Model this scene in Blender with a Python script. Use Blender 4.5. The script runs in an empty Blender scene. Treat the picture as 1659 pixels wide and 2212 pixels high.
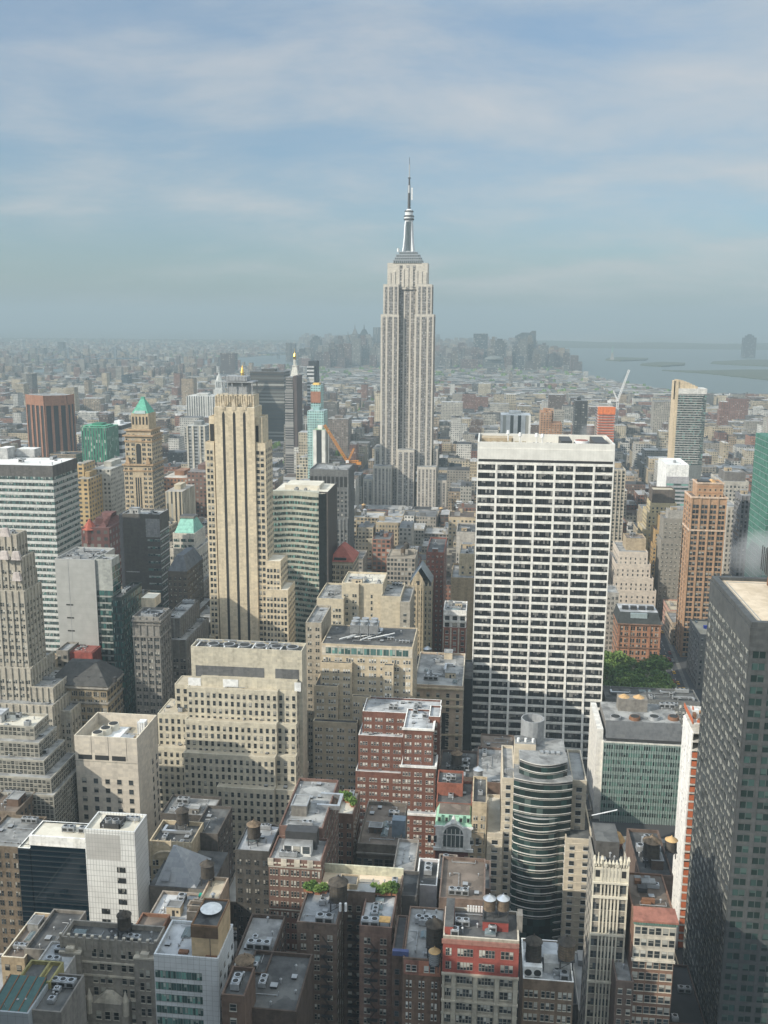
import bpy, math, random
from math import radians, sin, cos, tan, atan2, pi, sqrt, floor
from mathutils import Vector, Matrix

sc = bpy.context.scene
# ------------------------------------------------------------------ camera
CU, CV, FP, CH = 829.5, 1106.0, 2070.0, 247.0       # photo measured on a 1659 x 2212 grid
YAW, PITCH, ROLL = radians(6.2), radians(11.36), radians(0.35)
fw = Vector((-sin(YAW)*cos(PITCH), cos(YAW)*cos(PITCH), -sin(PITCH)))
r0 = Vector((cos(YAW), sin(YAW), 0)); u0 = r0.cross(fw)
rt = r0*cos(ROLL) + u0*sin(ROLL); up = -r0*sin(ROLL) + u0*cos(ROLL)
CAMP = Vector((0, 0, CH))
cd = bpy.data.cameras.new("camera"); cam = bpy.data.objects.new("camera", cd)
sc.collection.objects.link(cam)
cam.matrix_world = Matrix(((rt.x, up.x, -fw.x, 0), (rt.y, up.y, -fw.y, 0), (rt.z, up.z, -fw.z, CH), (0, 0, 0, 1)))
cd.sensor_fit = 'VERTICAL'; cd.sensor_height = 24.0; cd.lens = 24.0*FP/2212.0
cd.clip_start = 1.0; cd.clip_end = 120000.0
sc.camera = cam
# ------------------------------------------------------------------ light
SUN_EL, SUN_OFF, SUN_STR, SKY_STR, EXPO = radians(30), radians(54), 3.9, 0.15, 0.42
sd = bpy.data.lights.new("sun", 'SUN'); sd.energy = SUN_STR; sd.angle = radians(0.5); sd.color = (1.0, 0.935, 0.80)
so = bpy.data.objects.new("sun", sd); sc.collection.objects.link(so)
tosun = Vector((-sin(SUN_OFF)*cos(SUN_EL), -cos(SUN_OFF)*cos(SUN_EL), sin(SUN_EL)))
so.rotation_euler = tosun.to_track_quat('Z', 'Y').to_euler()
W = bpy.data.worlds.new("World"); sc.world = W; W.use_nodes = True
nt = W.node_tree; nt.nodes.clear()
def N(t, typ, **k):
    n = t.nodes.new(typ)
    for a, v in k.items():
        if a.startswith('i_'): n.inputs[int(a[2:])].default_value = v
        else: setattr(n, a, v)
    return n
def ramp(t, pts, fac=None):
    n = t.nodes.new('ShaderNodeValToRGB'); e = n.color_ramp.elements
    while len(e) < len(pts): e.new(0.5)
    for i, (p, c) in enumerate(pts):
        e[i].position = p; e[i].color = (*c, 1) if len(c) == 3 else c
    if fac is not None: t.links.new(fac, n.inputs[0])
    return n
def math_(t, op, a, b=0.0, c=None):
    n = t.nodes.new('ShaderNodeMath'); n.operation = op
    for i, x in enumerate((a, b, c)):
        if x is None: continue
        if isinstance(x, (int, float)): n.inputs[i].default_value = x
        else: t.links.new(x, n.inputs[i])
    return n.outputs[0]
def mix(t, f, a, b, blend='MIX'):
    n = t.nodes.new('ShaderNodeMix'); n.data_type = 'RGBA'; n.blend_type = blend
    for s, x in ((n.inputs[0], f), (n.inputs[6], a), (n.inputs[7], b)):
        if isinstance(x, (int, float)): s.default_value = x
        elif isinstance(x, tuple): s.default_value = (*x, 1) if len(x) == 3 else x
        else: t.links.new(x, s)
    return n.outputs[2]
def build_world():
    t = nt
    sky = N(t, 'ShaderNodeTexSky', sky_type='NISHITA', sun_disc=False)
    sky.sun_elevation = SUN_EL
    sky.sun_rotation = atan2(tosun.x, tosun.y)
    sky.altitude = 250; sky.air_density = 1.0; sky.dust_density = 0.9; sky.ozone_density = 1.2
    tc = N(t, 'ShaderNodeTexCoord')
    sep = N(t, 'ShaderNodeSeparateXYZ'); t.links.new(tc.outputs['Generated'], sep.inputs[0])
    zz = math_(t, 'ADD', math_(t, 'MAXIMUM', sep.outputs[2], 0.0), 0.20)
    px = math_(t, 'DIVIDE', sep.outputs[0], zz); py = math_(t, 'DIVIDE', sep.outputs[1], zz)
    cb = N(t, 'ShaderNodeCombineXYZ'); t.links.new(px, cb.inputs[0]); t.links.new(py, cb.inputs[1])
    mp = N(t, 'ShaderNodeMapping'); mp.inputs['Rotation'].default_value = (0, 0, radians(-14)); mp.inputs['Scale'].default_value = (0.75, 1.0, 1)
    mp.inputs['Location'].default_value = (3.7, 1.9, 0)
    t.links.new(cb.outputs[0], mp.inputs[0])
    n1 = N(t, 'ShaderNodeTexNoise'); n1.inputs['Scale'].default_value = 1.9; n1.inputs['Detail'].default_value = 10; n1.inputs['Roughness'].default_value = 0.62; n1.inputs['Distortion'].default_value = 0.25
    n2 = N(t, 'ShaderNodeTexNoise'); n2.inputs['Scale'].default_value = 0.95; n2.inputs['Detail'].default_value = 4
    t.links.new(mp.outputs[0], n1.inputs[0]); t.links.new(mp.outputs[0], n2.inputs[0])
    s = math_(t, 'ADD', math_(t, 'MULTIPLY', n1.outputs[0], 0.6), math_(t, 'MULTIPLY', n2.outputs[0], 0.55))
    # the cloud veil lies thicker to the west
    s = math_(t, 'ADD', s, math_(t, 'MULTIPLY', sep.outputs[0], 0.34))
    s = math_(t, 'SUBTRACT', s, math_(t, 'MULTIPLY', math_(t, 'LESS_THAN', sep.outputs[2], 0.2), math_(t, 'MULTIPLY', math_(t, 'SUBTRACT', 0.2, sep.outputs[2]), 0.55)))
    cl = ramp(t, [(0.32, (.22, .22, .22)), (0.47, (0.42, 0.42, 0.42)), (0.60, (.78, .78, .78)), (0.76, (1, 1, 1))], s)
    cloudcol = ramp(t, [(0.3, CLOUD_D), (0.7, CLOUD_L)], n1.outputs[0])
    grad = ramp(t, [(0.0, (.36, .44, .53)), (.10, (.46, .55, .65)), (.26, (.60, .69, .78)), (.50, (1, 1, 1))], sep.outputs[2])
    skyc = mix(t, 1.0, mix(t, 1.0, sky.outputs[0], SKY_TINT, 'MULTIPLY'), grad.outputs[0], 'MULTIPLY')
    m = mix(t, math_(t, 'MULTIPLY', cl.outputs[0], 0.85), skyc, cloudcol.outputs[0])
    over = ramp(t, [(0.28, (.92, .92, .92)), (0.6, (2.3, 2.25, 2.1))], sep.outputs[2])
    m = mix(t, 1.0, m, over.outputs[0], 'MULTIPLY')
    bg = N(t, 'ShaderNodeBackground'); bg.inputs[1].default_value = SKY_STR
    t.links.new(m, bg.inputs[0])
    o = N(t, 'ShaderNodeOutputWorld'); t.links.new(bg.outputs[0], o.inputs[0])
CLOUD_D, CLOUD_L, SKY_TINT = (2.35, 2.85, 3.15), (3.6, 3.6, 3.6), (0.92, 0.96, 0.93)
build_world()
sc.view_settings.view_transform = 'Standard'; sc.view_settings.look = 'None'
sc.view_settings.exposure = EXPO; sc.view_settings.gamma = 1.0; sc.view_settings.use_curve_mapping = False
sc.render.engine = 'CYCLES'
cy = sc.cycles
cy.max_bounces = 4; cy.diffuse_bounces = 2; cy.glossy_bounces = 2; cy.transmission_bounces = 2; cy.volume_bounces = 0; cy.transparent_max_bounces = 6
cy.use_denoising = True; cy.caustics_reflective = False; cy.caustics_refractive = False
try: cy.denoiser = 'OPENIMAGEDENOISE'
except Exception: pass
HAZE_D, HAZE_C = 1.6e-4, (0.45, 0.56, 0.615)

# ------------------------------------------------------------------ projection helpers
def ray(u, v): return fw + rt*((u-CU)/FP) - up*((v-CV)/FP)
def P(u, v, Y):
    d = ray(u, v); return CAMP + d*(Y/d.y)
def PZ(u, v, z=0.0):
    d = ray(u, v); t = (z-CH)/d.z; return CAMP + d*t
def proj(p):
    q = Vector(p)-CAMP; w = q.dot(fw)
    if w < 1: return None
    return CU+FP*q.dot(rt)/w, CV-FP*q.dot(up)/w, w

# ------------------------------------------------------------------ materials
MC = {}
def newmat(key):
    m = bpy.data.materials.new(key); m.use_nodes = True
    t = m.node_tree; t.nodes.clear()
    b = N(t, 'ShaderNodeBsdfPrincipled'); o = N(t, 'ShaderNodeOutputMaterial')
    t.links.new(b.outputs[0], o.inputs[0])
    return m, t, b
def wall(rgb, var=0.16, rough=0.9, streak=1.0, spec=0.25, metal=0.0):
    var = min(.5, var*1.45)
    key = ('w', tuple(rgb), var, rough, streak, metal)
    if key in MC: return MC[key]
    m, t, b = newmat('wall_%d' % len(MC))
    g = N(t, 'ShaderNodeNewGeometry')
    mp = N(t, 'ShaderNodeMapping'); mp.inputs['Scale'].default_value = (0.35, 0.35, 0.05)
    t.links.new(g.outputs['Position'], mp.inputs[0])
    n1 = N(t, 'ShaderNodeTexNoise'); n1.inputs['Scale'].default_value = 1.0*streak; n1.inputs['Detail'].default_value = 5; n1.inputs['Roughness'].default_value = .6
    t.links.new(mp.outputs[0], n1.inputs[0])
    n2 = N(t, 'ShaderNodeTexNoise'); n2.inputs['Scale'].default_value = 0.9; n2.inputs['Detail'].default_value = 3
    t.links.new(g.outputs['Position'], n2.inputs[0])
    s = math_(t, 'ADD', math_(t, 'MULTIPLY', n1.outputs[0], .6), math_(t, 'MULTIPLY', n2.outputs[0], .4))
    lo = tuple(c*(1-var*1.5) for c in rgb); hi = tuple(min(.9, c*(1+var)) for c in rgb)
    r = ramp(t, [(0.34, lo), (0.5, rgb), (0.68, hi)], s)
    # blocks of stone or brick laid at different times differ a little from bay to bay
    vm = N(t, 'ShaderNodeVectorMath', operation='DIVIDE'); vm.inputs[1].default_value = (2.3, 2.3, 1.25); t.links.new(g.outputs['Position'], vm.inputs[0])
    vf = N(t, 'ShaderNodeVectorMath', operation='FLOOR'); t.links.new(vm.outputs[0], vf.inputs[0])
    wn = N(t, 'ShaderNodeTexWhiteNoise', noise_dimensions='3D'); t.links.new(vf.outputs[0], wn.inputs[0])
    pr = ramp(t, [(0, (.86, .86, .87)), (.7, (1.0, 1.0, 1.0)), (1, (1.07, 1.06, 1.04))], wn.outputs['Value'])
    t.links.new(mix(t, 1.0, r.outputs[0], pr.outputs[0], 'MULTIPLY'), b.inputs['Base Color'])
    b.inputs['Roughness'].default_value = rough; b.inputs['Specular IOR Level'].default_value = spec; b.inputs['Metallic'].default_value = metal
    MC[key] = m; return m
def panelmat(rgb, joint, w, h, lw=.03, rough=.5):
    key = ('p', rgb, joint, w, h)
    if key in MC: return MC[key]
    m, t, b = newmat('panel_%d' % len(MC))
    uv = N(t, 'ShaderNodeUVMap'); sp = N(t, 'ShaderNodeSeparateXYZ'); t.links.new(uv.outputs[0], sp.inputs[0])
    fx = math_(t, 'FRACT', math_(t, 'DIVIDE', sp.outputs[0], w)); fy = math_(t, 'FRACT', math_(t, 'DIVIDE', sp.outputs[1], h))
    k = math_(t, 'MAXIMUM', math_(t, 'LESS_THAN', fx, lw/w*2.5), math_(t, 'LESS_THAN', fy, lw/h*2.5))
    n2 = N(t, 'ShaderNodeTexNoise'); n2.inputs['Scale'].default_value = 0.25; n2.inputs['Detail'].default_value = 4
    g = N(t, 'ShaderNodeNewGeometry'); t.links.new(g.outputs['Position'], n2.inputs[0])
    r = ramp(t, [(0.35, tuple(c*.86 for c in rgb)), (.65, rgb)], n2.outputs[0])
    t.links.new(mix(t, k, r.outputs[0], joint), b.inputs['Base Color']); b.inputs['Roughness'].default_value = rough
    MC[key] = m; return m
def roofm(a, c, scale=.12, rough=.85):
    key = ('r', a, c, scale)
    if key in MC: return MC[key]
    m, t, b = newmat('roof_%d' % len(MC))
    g = N(t, 'ShaderNodeNewGeometry')
    n1 = N(t, 'ShaderNodeTexNoise'); n1.inputs['Scale'].default_value = scale; n1.inputs['Detail'].default_value = 7; n1.inputs['Roughness'].default_value = .65
    vo = N(t, 'ShaderNodeTexVoronoi', distance='MANHATTAN'); vo.inputs['Scale'].default_value = .16
    t.links.new(g.outputs['Position'], n1.inputs[0]); t.links.new(g.outputs['Position'], vo.inputs[0])
    vb = N(t, 'ShaderNodeRGBToBW'); t.links.new(vo.outputs['Color'], vb.inputs[0])
    s = math_(t, 'ADD', math_(t, 'MULTIPLY', n1.outputs[0], .8), math_(t, 'MULTIPLY', vb.outputs[0], .22))
    r = ramp(t, [(0.36, a), (0.52, tuple((x+y)/2 for x, y in zip(a, c))), (0.64, c)], s)
    t.links.new(r.outputs[0], b.inputs['Base Color']); b.inputs['Roughness'].default_value = rough
    MC[key] = m; return m
def plain(rgb, rough=.6, metal=0., key=None, spec=.4):
    k = ('c', rgb, rough, metal)
    if k in MC: return MC[k]
    m, t, b = newmat('paint_%d' % len(MC))
    g = N(t, 'ShaderNodeNewGeometry')
    n1 = N(t, 'ShaderNodeTexNoise'); n1.inputs['Scale'].default_value = 0.7; n1.inputs['Detail'].default_value = 4
    t.links.new(g.outputs['Position'], n1.inputs[0])
    r = ramp(t, [(0.35, tuple(c*.78 for c in rgb)), (.62, rgb)], n1.outputs[0])
    t.links.new(r.outputs[0], b.inputs['Base Color'])
    b.inputs['Roughness'].default_value = rough; b.inputs['Metallic'].default_value = metal; b.inputs['Specular IOR Level'].default_value = spec
    MC[k] = m; return m
def glass(key, tint=(.022, .026, .028), frame=(.10, .10, .10), blind=(.42, .40, .35), pb=.45, bars=1, sash=True, fw_=.07, rough=.12, pg=.0, gcol=(.10, .22, .19)):
    """one window: pane, sash bar, frame and a blind drawn to its own height"""
    k = ('g', key)
    if k in MC: return MC[k]
    m, t, b = newmat('glass_' + key)
    uv = N(t, 'ShaderNodeUVMap'); sp = N(t, 'ShaderNodeSeparateXYZ'); t.links.new(uv.outputs[0], sp.inputs[0])
    oi = N(t, 'ShaderNodeObjectInfo'); at = N(t, 'ShaderNodeAttribute', attribute_name='rnd')
    seed = math_(t, 'ADD', math_(t, 'MULTIPLY', oi.outputs['Random'], 37.7), math_(t, 'MULTIPLY', at.outputs['Fac'], 91.3))
    xs = math_(t, 'MULTIPLY', sp.outputs[0], float(bars))
    cell = math_(t, 'FLOOR', xs); fx = math_(t, 'FRACT', xs); y = sp.outputs[1]
    sd2 = math_(t, 'ADD', seed, math_(t, 'MULTIPLY', cell, 7.13))
    wn = N(t, 'ShaderNodeTexWhiteNoise', noise_dimensions='1D'); t.links.new(sd2, wn.inputs['W'])
    wc = N(t, 'ShaderNodeSeparateColor'); t.links.new(wn.outputs['Color'], wc.inputs[0])
    has = math_(t, 'LESS_THAN', wc.outputs[0], pb)
    bl = math_(t, 'MULTIPLY', has, math_(t, 'ADD', .12, math_(t, 'MULTIPLY', wc.outputs[1], .75)))
    isb = math_(t, 'GREATER_THAN', y, math_(t, 'SUBTRACT', 1.0, bl))
    isf = math_(t, 'LESS_THAN', math_(t, 'MINIMUM', fx, math_(t, 'SUBTRACT', 1.0, fx)), fw_)
    isf = math_(t, 'MAXIMUM', isf, math_(t, 'LESS_THAN', math_(t, 'MINIMUM', y, math_(t, 'SUBTRACT', 1.0, y)), fw_*.7))
    if sash: isf = math_(t, 'MAXIMUM', isf, math_(t, 'LESS_THAN', math_(t, 'ABSOLUTE', math_(t, 'SUBTRACT', y, .5)), .035))
    bc = mix(t, wc.outputs[2], tuple(c*.55 for c in blind), blind)
    gl = mix(t, math_(t, 'MULTIPLY', math_(t, 'POWER', wc.outputs[2], 3.0), 1.0), tint, tuple(min(1, c*3.2) for c in tint))
    if pg > 0: gl = mix(t, math_(t, 'MULTIPLY', math_(t, 'LESS_THAN', math_(t, 'FRACT', math_(t, 'MULTIPLY', wc.outputs[1], 13.0)), pg), .9), gl, gcol)
    col = mix(t, isb, gl, bc); col = mix(t, isf, col, frame)
    t.links.new(col, b.inputs['Base Color'])
    t.links.new(math_(t, 'ADD', rough, math_(t, 'MULTIPLY', math_(t, 'MAXIMUM', isb, isf), .35)), b.inputs['Roughness'])
    b.inputs['Specular IOR Level'].default_value = .5
    MC[k] = m; return m
def citymat(key='city', wx=(.24, .76), wy=(.30, .80)):
    k = ('city', key)
    if k in MC: return MC[k]
    m, t, b = newmat('facade_' + key)
    uv = N(t, 'ShaderNodeUVMap'); sp = N(t, 'ShaderNodeSeparateXYZ'); t.links.new(uv.outputs[0], sp.inputs[0])
    at = N(t, 'ShaderNodeAttribute', attribute_name='Col')
    fx = math_(t, 'FRACT', sp.outputs[0]); fy = math_(t, 'FRACT', sp.outputs[1])
    def inside(v, a, c): return math_(t, 'MULTIPLY', math_(t, 'GREATER_THAN', v, a), math_(t, 'LESS_THAN', v, c))
    k_ = math_(t, 'MULTIPLY', inside(fx, *wx), inside(fy, *wy))
    cb = N(t, 'ShaderNodeCombineXYZ'); t.links.new(math_(t, 'FLOOR', sp.outputs[0]), cb.inputs[0]); t.links.new(math_(t, 'FLOOR', sp.outputs[1]), cb.inputs[1])
    wn = N(t, 'ShaderNodeTexWhiteNoise', noise_dimensions='3D'); t.links.new(cb.outputs[0], wn.inputs[0])
    gl = ramp(t, [(0, (.02, .023, .026)), (.55, (.05, .055, .055)), (.8, (.12, .12, .11)), (1, (.42, .41, .37))], wn.outputs['Value'])
    g = N(t, 'ShaderNodeNewGeometry'); n1 = N(t, 'ShaderNodeTexNoise'); n1.inputs['Scale'].default_value = .08; n1.inputs['Detail'].default_value = 5
    t.links.new(g.outputs['Position'], n1.inputs[0])
    r = ramp(t, [(.3, (.72, .72, .72)), (.7, (1.12, 1.12, 1.12))], n1.outputs[0])
    wc = mix(t, 1.0, at.outputs['Color'], r.outputs[0], 'MULTIPLY')
    t.links.new(mix(t, k_, wc, gl.outputs[0]), b.inputs['Base Color'])
    t.links.new(math_(t, 'SUBTRACT', .9, math_(t, 'MULTIPLY', k_, .55)), b.inputs['Roughness'])
    MC[k] = m; return m
def colmat(key='cityroof'):
    k = ('col', key)
    if k in MC: return MC[k]
    m, t, b = newmat(key)
    at = N(t, 'ShaderNodeAttribute', attribute_name='Col')
    g = N(t, 'ShaderNodeNewGeometry'); n1 = N(t, 'ShaderNodeTexNoise'); n1.inputs['Scale'].default_value = .11; n1.inputs['Detail'].default_value = 6
    t.links.new(g.outputs['Position'], n1.inputs[0])
    r = ramp(t, [(.32, (.55, .55, .55)), (.7, (1.2, 1.2, 1.2))], n1.outputs[0])
    t.links.new(mix(t, 1.0, at.outputs['Color'], r.outputs[0], 'MULTIPLY'), b.inputs['Base Color']); b.inputs['Roughness'].default_value = .9
    MC[k] = m; return m

# ------------------------------------------------------------------ mesh builder
class MB:
    def __init__(s): s.v = []; s.f = []; s.mi = []; s.uv = []; s.col = []; s.rnd = []; s.mats = []; s.uses = False; s.smooth = False
    def mat(s, m):
        if m not in s.mats: s.mats.append(m)
        return s.mats.index(m)
    def face(s, idx, m, uv=None, col=None, rnd=0.0):
        s.f.append(idx); s.mi.append(s.mat(m))
        s.uv.append(uv if uv else [(0, 0)]*len(idx)); s.col.append(col or (1, 1, 1)); s.rnd.append(rnd)
        if col: s.uses = True
    def poly(s, pts, m, uv=None, col=None, rnd=0.0):
        i = len(s.v); s.v.extend(tuple(p) for p in pts); s.face(list(range(i, i+len(pts))), m, uv, col, rnd)
    def box(s, x0, x1, y0, y1, z0, z1, m, top=None, col=None, tcol=None, us=1., vs=1., bottom=True, uo=0.):
        if x1 < x0: x0, x1 = x1, x0
        if y1 < y0: y0, y1 = y1, y0
        i = len(s.v)
        s.v.extend([(x0, y0, z0), (x1, y0, z0), (x1, y1, z0), (x0, y1, z0), (x0, y0, z1), (x1, y0, z1), (x1, y1, z1), (x0, y1, z1)])
        a, bb, c, d = uo+x0*us, uo+x1*us, uo+y0*us, uo+y1*us; e, f = z0*vs, z1*vs
        if us != 1.:
            a, c = uo, uo; bb = uo+max(1, round((x1-x0)*us)); d = uo+max(1, round((y1-y0)*us)); e = f-max(1, round((z1-z0)*vs)); 
        s.face([i, i+1, i+5, i+4], m, [(a, e), (bb, e), (bb, f), (a, f)], col)
        s.face([i+1, i+2, i+6, i+5], m, [(c, e), (d, e), (d, f), (c, f)], col)
        s.face([i+2, i+3, i+7, i+6], m, [(bb, e), (a, e), (a, f), (bb, f)], col)
        s.face([i+3, i, i+4, i+7], m, [(d, e), (c, e), (c, f), (d, f)], col)
        s.face([i+4, i+5, i+6, i+7], top or m, [(x0, y0), (x1, y0), (x1, y1), (x0, y1)], tcol or col)
        if bottom: s.face([i+3, i+2, i+1, i], m, None, col)
    def frus(s, b, t, z0, z1, m, top=None, col=None):
        """b, t = (x0,x1,y0,y1): a box that tapers"""
        i = len(s.v)
        for (x0, x1, y0, y1), z in ((b, z0), (t, z1)):
            s.v.extend([(x0, y0, z), (x1, y0, z), (x1, y1, z), (x0, y1, z)])
        for k in range(4):
            j = (k+1) % 4; p = s.v[i+k]; q = s.v[i+j]
            L = sqrt((p[0]-q[0])**2+(p[1]-q[1])**2)
            s.face([i+k, i+j, i+4+j, i+4+k], m, [(0, z0), (L, z0), (L, z1), (0, z1)], col)
        s.face([i+4, i+5, i+6, i+7], top or m, [(t[0], t[2]), (t[1], t[2]), (t[1], t[3]), (t[0], t[3])], col); s.face([i+3, i+2, i+1, i], m, None, col)
    def cyl(s, cx, cy_, z0, z1, r0_, r1, m, n=16, cap=True, capm=None, col=None):
        i = len(s.v)
        for k in range(n):
            a = 2*pi*k/n; s.v.append((cx+r0_*cos(a), cy_+r0_*sin(a), z0))
        if r1 > 1e-4:
            for k in range(n):
                a = 2*pi*k/n; s.v.append((cx+r1*cos(a), cy_+r1*sin(a), z1))
            for k in range(n):
                j = (k+1) % n; s.face([i+k, i+j, i+n+j, i+n+k], m, [(k*r0_*2*pi/n, z0), ((k+1)*r0_*2*pi/n, z0), ((k+1)*r0_*2*pi/n, z1), (k*r0_*2*pi/n, z1)], col)
            if cap: s.face([i+n+k for k in range(n)], capm or m, None, col)
        else:
            s.v.append((cx, cy_, z1))
            for k in range(n): s.face([i+k, i+(k+1) % n, i+n], m, None, col)
        if cap: s.face([i+n-1-k for k in range(n)], m, None, col)
    def tube(s, p, q, r, m, n=6):
        p = Vector(p); q = Vector(q); d = (q-p).normalized()
        a = d.orthogonal().normalized(); b = d.cross(a); i = len(s.v)
        for c in (p, q):
            for k in range(n):
                t = 2*pi*k/n; s.v.append(tuple(c+a*(r*cos(t))+b*(r*sin(t))))
        for k in range(n):
            j = (k+1) % n; s.face([i+k, i+j, i+n+j, i+n+k], m)
        s.face([i+k for k in range(n)][::-1], m); s.face([i+n+k for k in range(n)], m)
    def prism(s, pts, z0, z1, m, top=None, col=None, us=1., vs=1.):
        n = len(pts); i = len(s.v)
        for z in (z0, z1): s.v.extend((x, y, z) for x, y in pts)
        acc = 0.
        for k in range(n):
            j = (k+1) % n; L = sqrt((pts[k][0]-pts[j][0])**2+(pts[k][1]-pts[j][1])**2)
            s.face([i+k, i+j, i+n+j, i+n+k], m, [(acc*us, z0*vs), ((acc+L)*us, z0*vs), ((acc+L)*us, z1*vs), (acc*us, z1*vs)], col); acc += L
        s.face([i+n+k for k in range(n)], top or m, [p for p in pts], col); s.face([i+n-1-k for k in range(n)], m, None, col)
    def build(s, name, parent=None, off=Vector((0, 0, 0)), kind=None, label=None):
        me = bpy.data.meshes.new(name)
        ox, oy, oz = off
        me.from_pydata([(x-ox, y-oy, z-oz) for x, y, z in s.v], [], s.f)
        for m in s.mats: me.materials.append(m)
        me.polygons.foreach_set('material_index', s.mi)
        uvl = me.uv_layers.new(name='UVMap'); flat = []
        for u in s.uv:
            for c in u: flat.extend(c)
        uvl.data.foreach_set('uv', flat)
        if s.uses:
            at = me.attributes.new('Col', 'FLOAT_COLOR', 'CORNER'); arr = []
            for c, f in zip(s.col, s.f): arr.extend((c[0], c[1], c[2], 1.0)*len(f))
            at.data.foreach_set('color', arr)
        if any(s.rnd):
            at = me.attributes.new('rnd', 'FLOAT', 'FACE'); at.data.foreach_set('value', s.rnd)
        if s.smooth: me.polygons.foreach_set('use_smooth', [True]*len(s.f))
        me.update()
        return link(name, me, parent, off if parent is None else None, kind, label)
def link(name, me, parent=None, loc=None, kind=None, label=None):
    o = bpy.data.objects.new(name, me); sc.collection.objects.link(o)
    if parent is not None: o.parent = parent
    if loc is not None: o.location = loc
    if kind: o['kind'] = kind
    if label: o['label'] = label
    return o
def root(name, loc, label, cat, group=None, me=None):
    o = bpy.data.objects.new(name, me); sc.collection.objects.link(o); o.location = loc
    o['label'] = label; o['category'] = cat
    if group: o['group'] = group
    return o
def structure(o): o['kind'] = 'structure'; return o

# window unit meshes, shared by every single window object
WU = {}
def winunit(gm, sm):
    k = (gm.name, sm.name if sm else '')
    if k in WU: return WU[k]
    b = MB(); i = len(b.v)
    b.v.extend([(-.5, -1, 0), (.5, -1, 0), (.5, 0, 0), (-.5, 0, 0), (-.5, -1, 1), (.5, -1, 1), (.5, 0, 1), (-.5, 0, 1)])
    b.face([0, 1, 5, 4], gm, [(0, 0), (1, 0), (1, 1), (0, 1)])
    e = sm or gm
    for f in ([1, 2, 6, 5], [3, 0, 4, 7], [4, 5, 6, 7], [3, 2, 1, 0]): b.face(f, e, [(0, 0)]*4)
    if sm: b.box(-.56, .56, -2.6, 0, -.07, 0.0, sm)
    me = bpy.data.meshes.new('window')
    me.from_pydata(b.v, [], b.f)
    for m in b.mats: me.materials.append(m)
    me.polygons.foreach_set('material_index', b.mi)
    uvl = me.uv_layers.new(name='UVMap'); flat = []
    for u in b.uv:
        for c in u: flat.extend(c)
    uvl.data.foreach_set('uv', flat); me.update()
    WU[k] = me; return me
def vis_area(c, n, w, h):
    q = proj(c)
    if not q or q[0] < -60 or q[0] > 1720 or q[1] < -50 or q[1] > 2260: return -1
    d = Vector(c)-CAMP; L = d.length
    return max(0, -d.dot(n)/L)*w*h/(L*L)
NRM = {'N': Vector((0, -1, 0)), 'W': Vector((1, 0, 0)), 'E': Vector((-1, 0, 0))}
ROT = {'N': 0, 'W': pi/2, 'E': -pi/2}
HEROES = []      # (x0,x1,y0,y1, pxl,pxr,vbot,y0)
RNG = random.Random(7)
class B:
    def __init__(s, name, label, anchor, cat='building', nind=100, vbot=2400, group=None):
        s.root = root(name, Vector(anchor), label, cat, group); s.off = Vector(anchor)
        s.parts = {}; s.win = []; s.nind = nind; s.vbot = vbot; s.fp = None; s.z = 0; s.rnd = random.Random(hash(label) & 0xffff if False else sum(map(ord, label)))
        s.px = [9e9, -9e9]; s.extra = []; s.v0 = 0
    def part(s, n):
        if n not in s.parts: s.parts[n] = MB()
        return s.parts[n]
    def single(s, name, mb, parent=None): return mb.build(name, parent or s.root, s.off)
    def foot(s, x0, x1, y0, y1):
        if s.fp is None: s.fp = [x0, x1, y0, y1]
        else: s.fp = [min(s.fp[0], x0), max(s.fp[1], x1), min(s.fp[2], y0), max(s.fp[3], y1)]
    def done(s, winpart='window'):
        for n, mb in s.parts.items():
            if mb.f: mb.build(n, s.root, s.off)
        sc_ = []
        for w in s.win:
            pl, a, c, z, ww, hh, gm, sm, th = w
            p = (a, c, z+hh/2) if pl == 'N' else (c, a, z+hh/2)
            q = proj(p)
            if q and (q[1] > 2290 and pl == 'N'): continue
            ar = vis_area(p, NRM[pl], ww, hh)
            if q and q[1] > s.vbot+6: ar *= .01
            sc_.append((ar, w))
        sc_.sort(key=lambda t: -t[0])
        ind = [w for ar, w in sc_[:s.nind] if ar > 0]; rest = [w for ar, w in sc_[len(ind):]]
        for pl, a, c, z, ww, hh, gm, sm, th in ind:
            o = bpy.data.objects.new(winpart, winunit(gm, sm)); sc.collection.objects.link(o); o.parent = s.root
            o.location = Vector((a, c, z) if pl == 'N' else (c, a, z))-s.off
            o.rotation_euler = (0, 0, ROT[pl]); o.scale = (ww, th, hh)
        if rest:
            mb = MB()
            for pl, a, c, z, ww, hh, gm, sm, th in rest:
                r = s.rnd.random()+.001
                def T(l, d, zz): return (a+l, c-d, zz) if pl == 'N' else ((c+d, a+l, zz) if pl == 'W' else (c-d, a-l, zz))
                i = len(mb.v); h = ww/2
                mb.v.extend([T(-h, th, z), T(h, th, z), T(h, th, z+hh), T(-h, th, z+hh), T(-h, 0, z), T(h, 0, z), T(h, 0, z+hh), T(-h, 0, z+hh)])
                mb.face([i, i+1, i+2, i+3], gm, [(0, 0), (1, 0), (1, 1), (0, 1)], rnd=r)
                e = sm or gm
                mb.face([i+3, i+2, i+6, i+7], e, rnd=r); mb.face([i+1, i+5, i+6, i+2], e, rnd=r); mb.face([i+4, i, i+3, i+7], e, rnd=r)
            mb.build(winpart, s.root, s.off, kind='stuff')
        if s.fp:
            HEROES.append((*s.fp, s.px[0], s.px[1], s.vbot, s.fp[2]))
        return s
def pbox(mb, pl, c, a0, a1, z0, z1, d0, d1, m, **k):
    if pl == 'N': mb.box(a0, a1, c-d1, c-d0, z0, z1, m, **k)
    elif pl == 'W': mb.box(c+d0, c+d1, a0, a1, z0, z1, m, **k)
    else: mb.box(c-d1, c-d0, a0, a1, z0, z1, m, **k)
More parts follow.
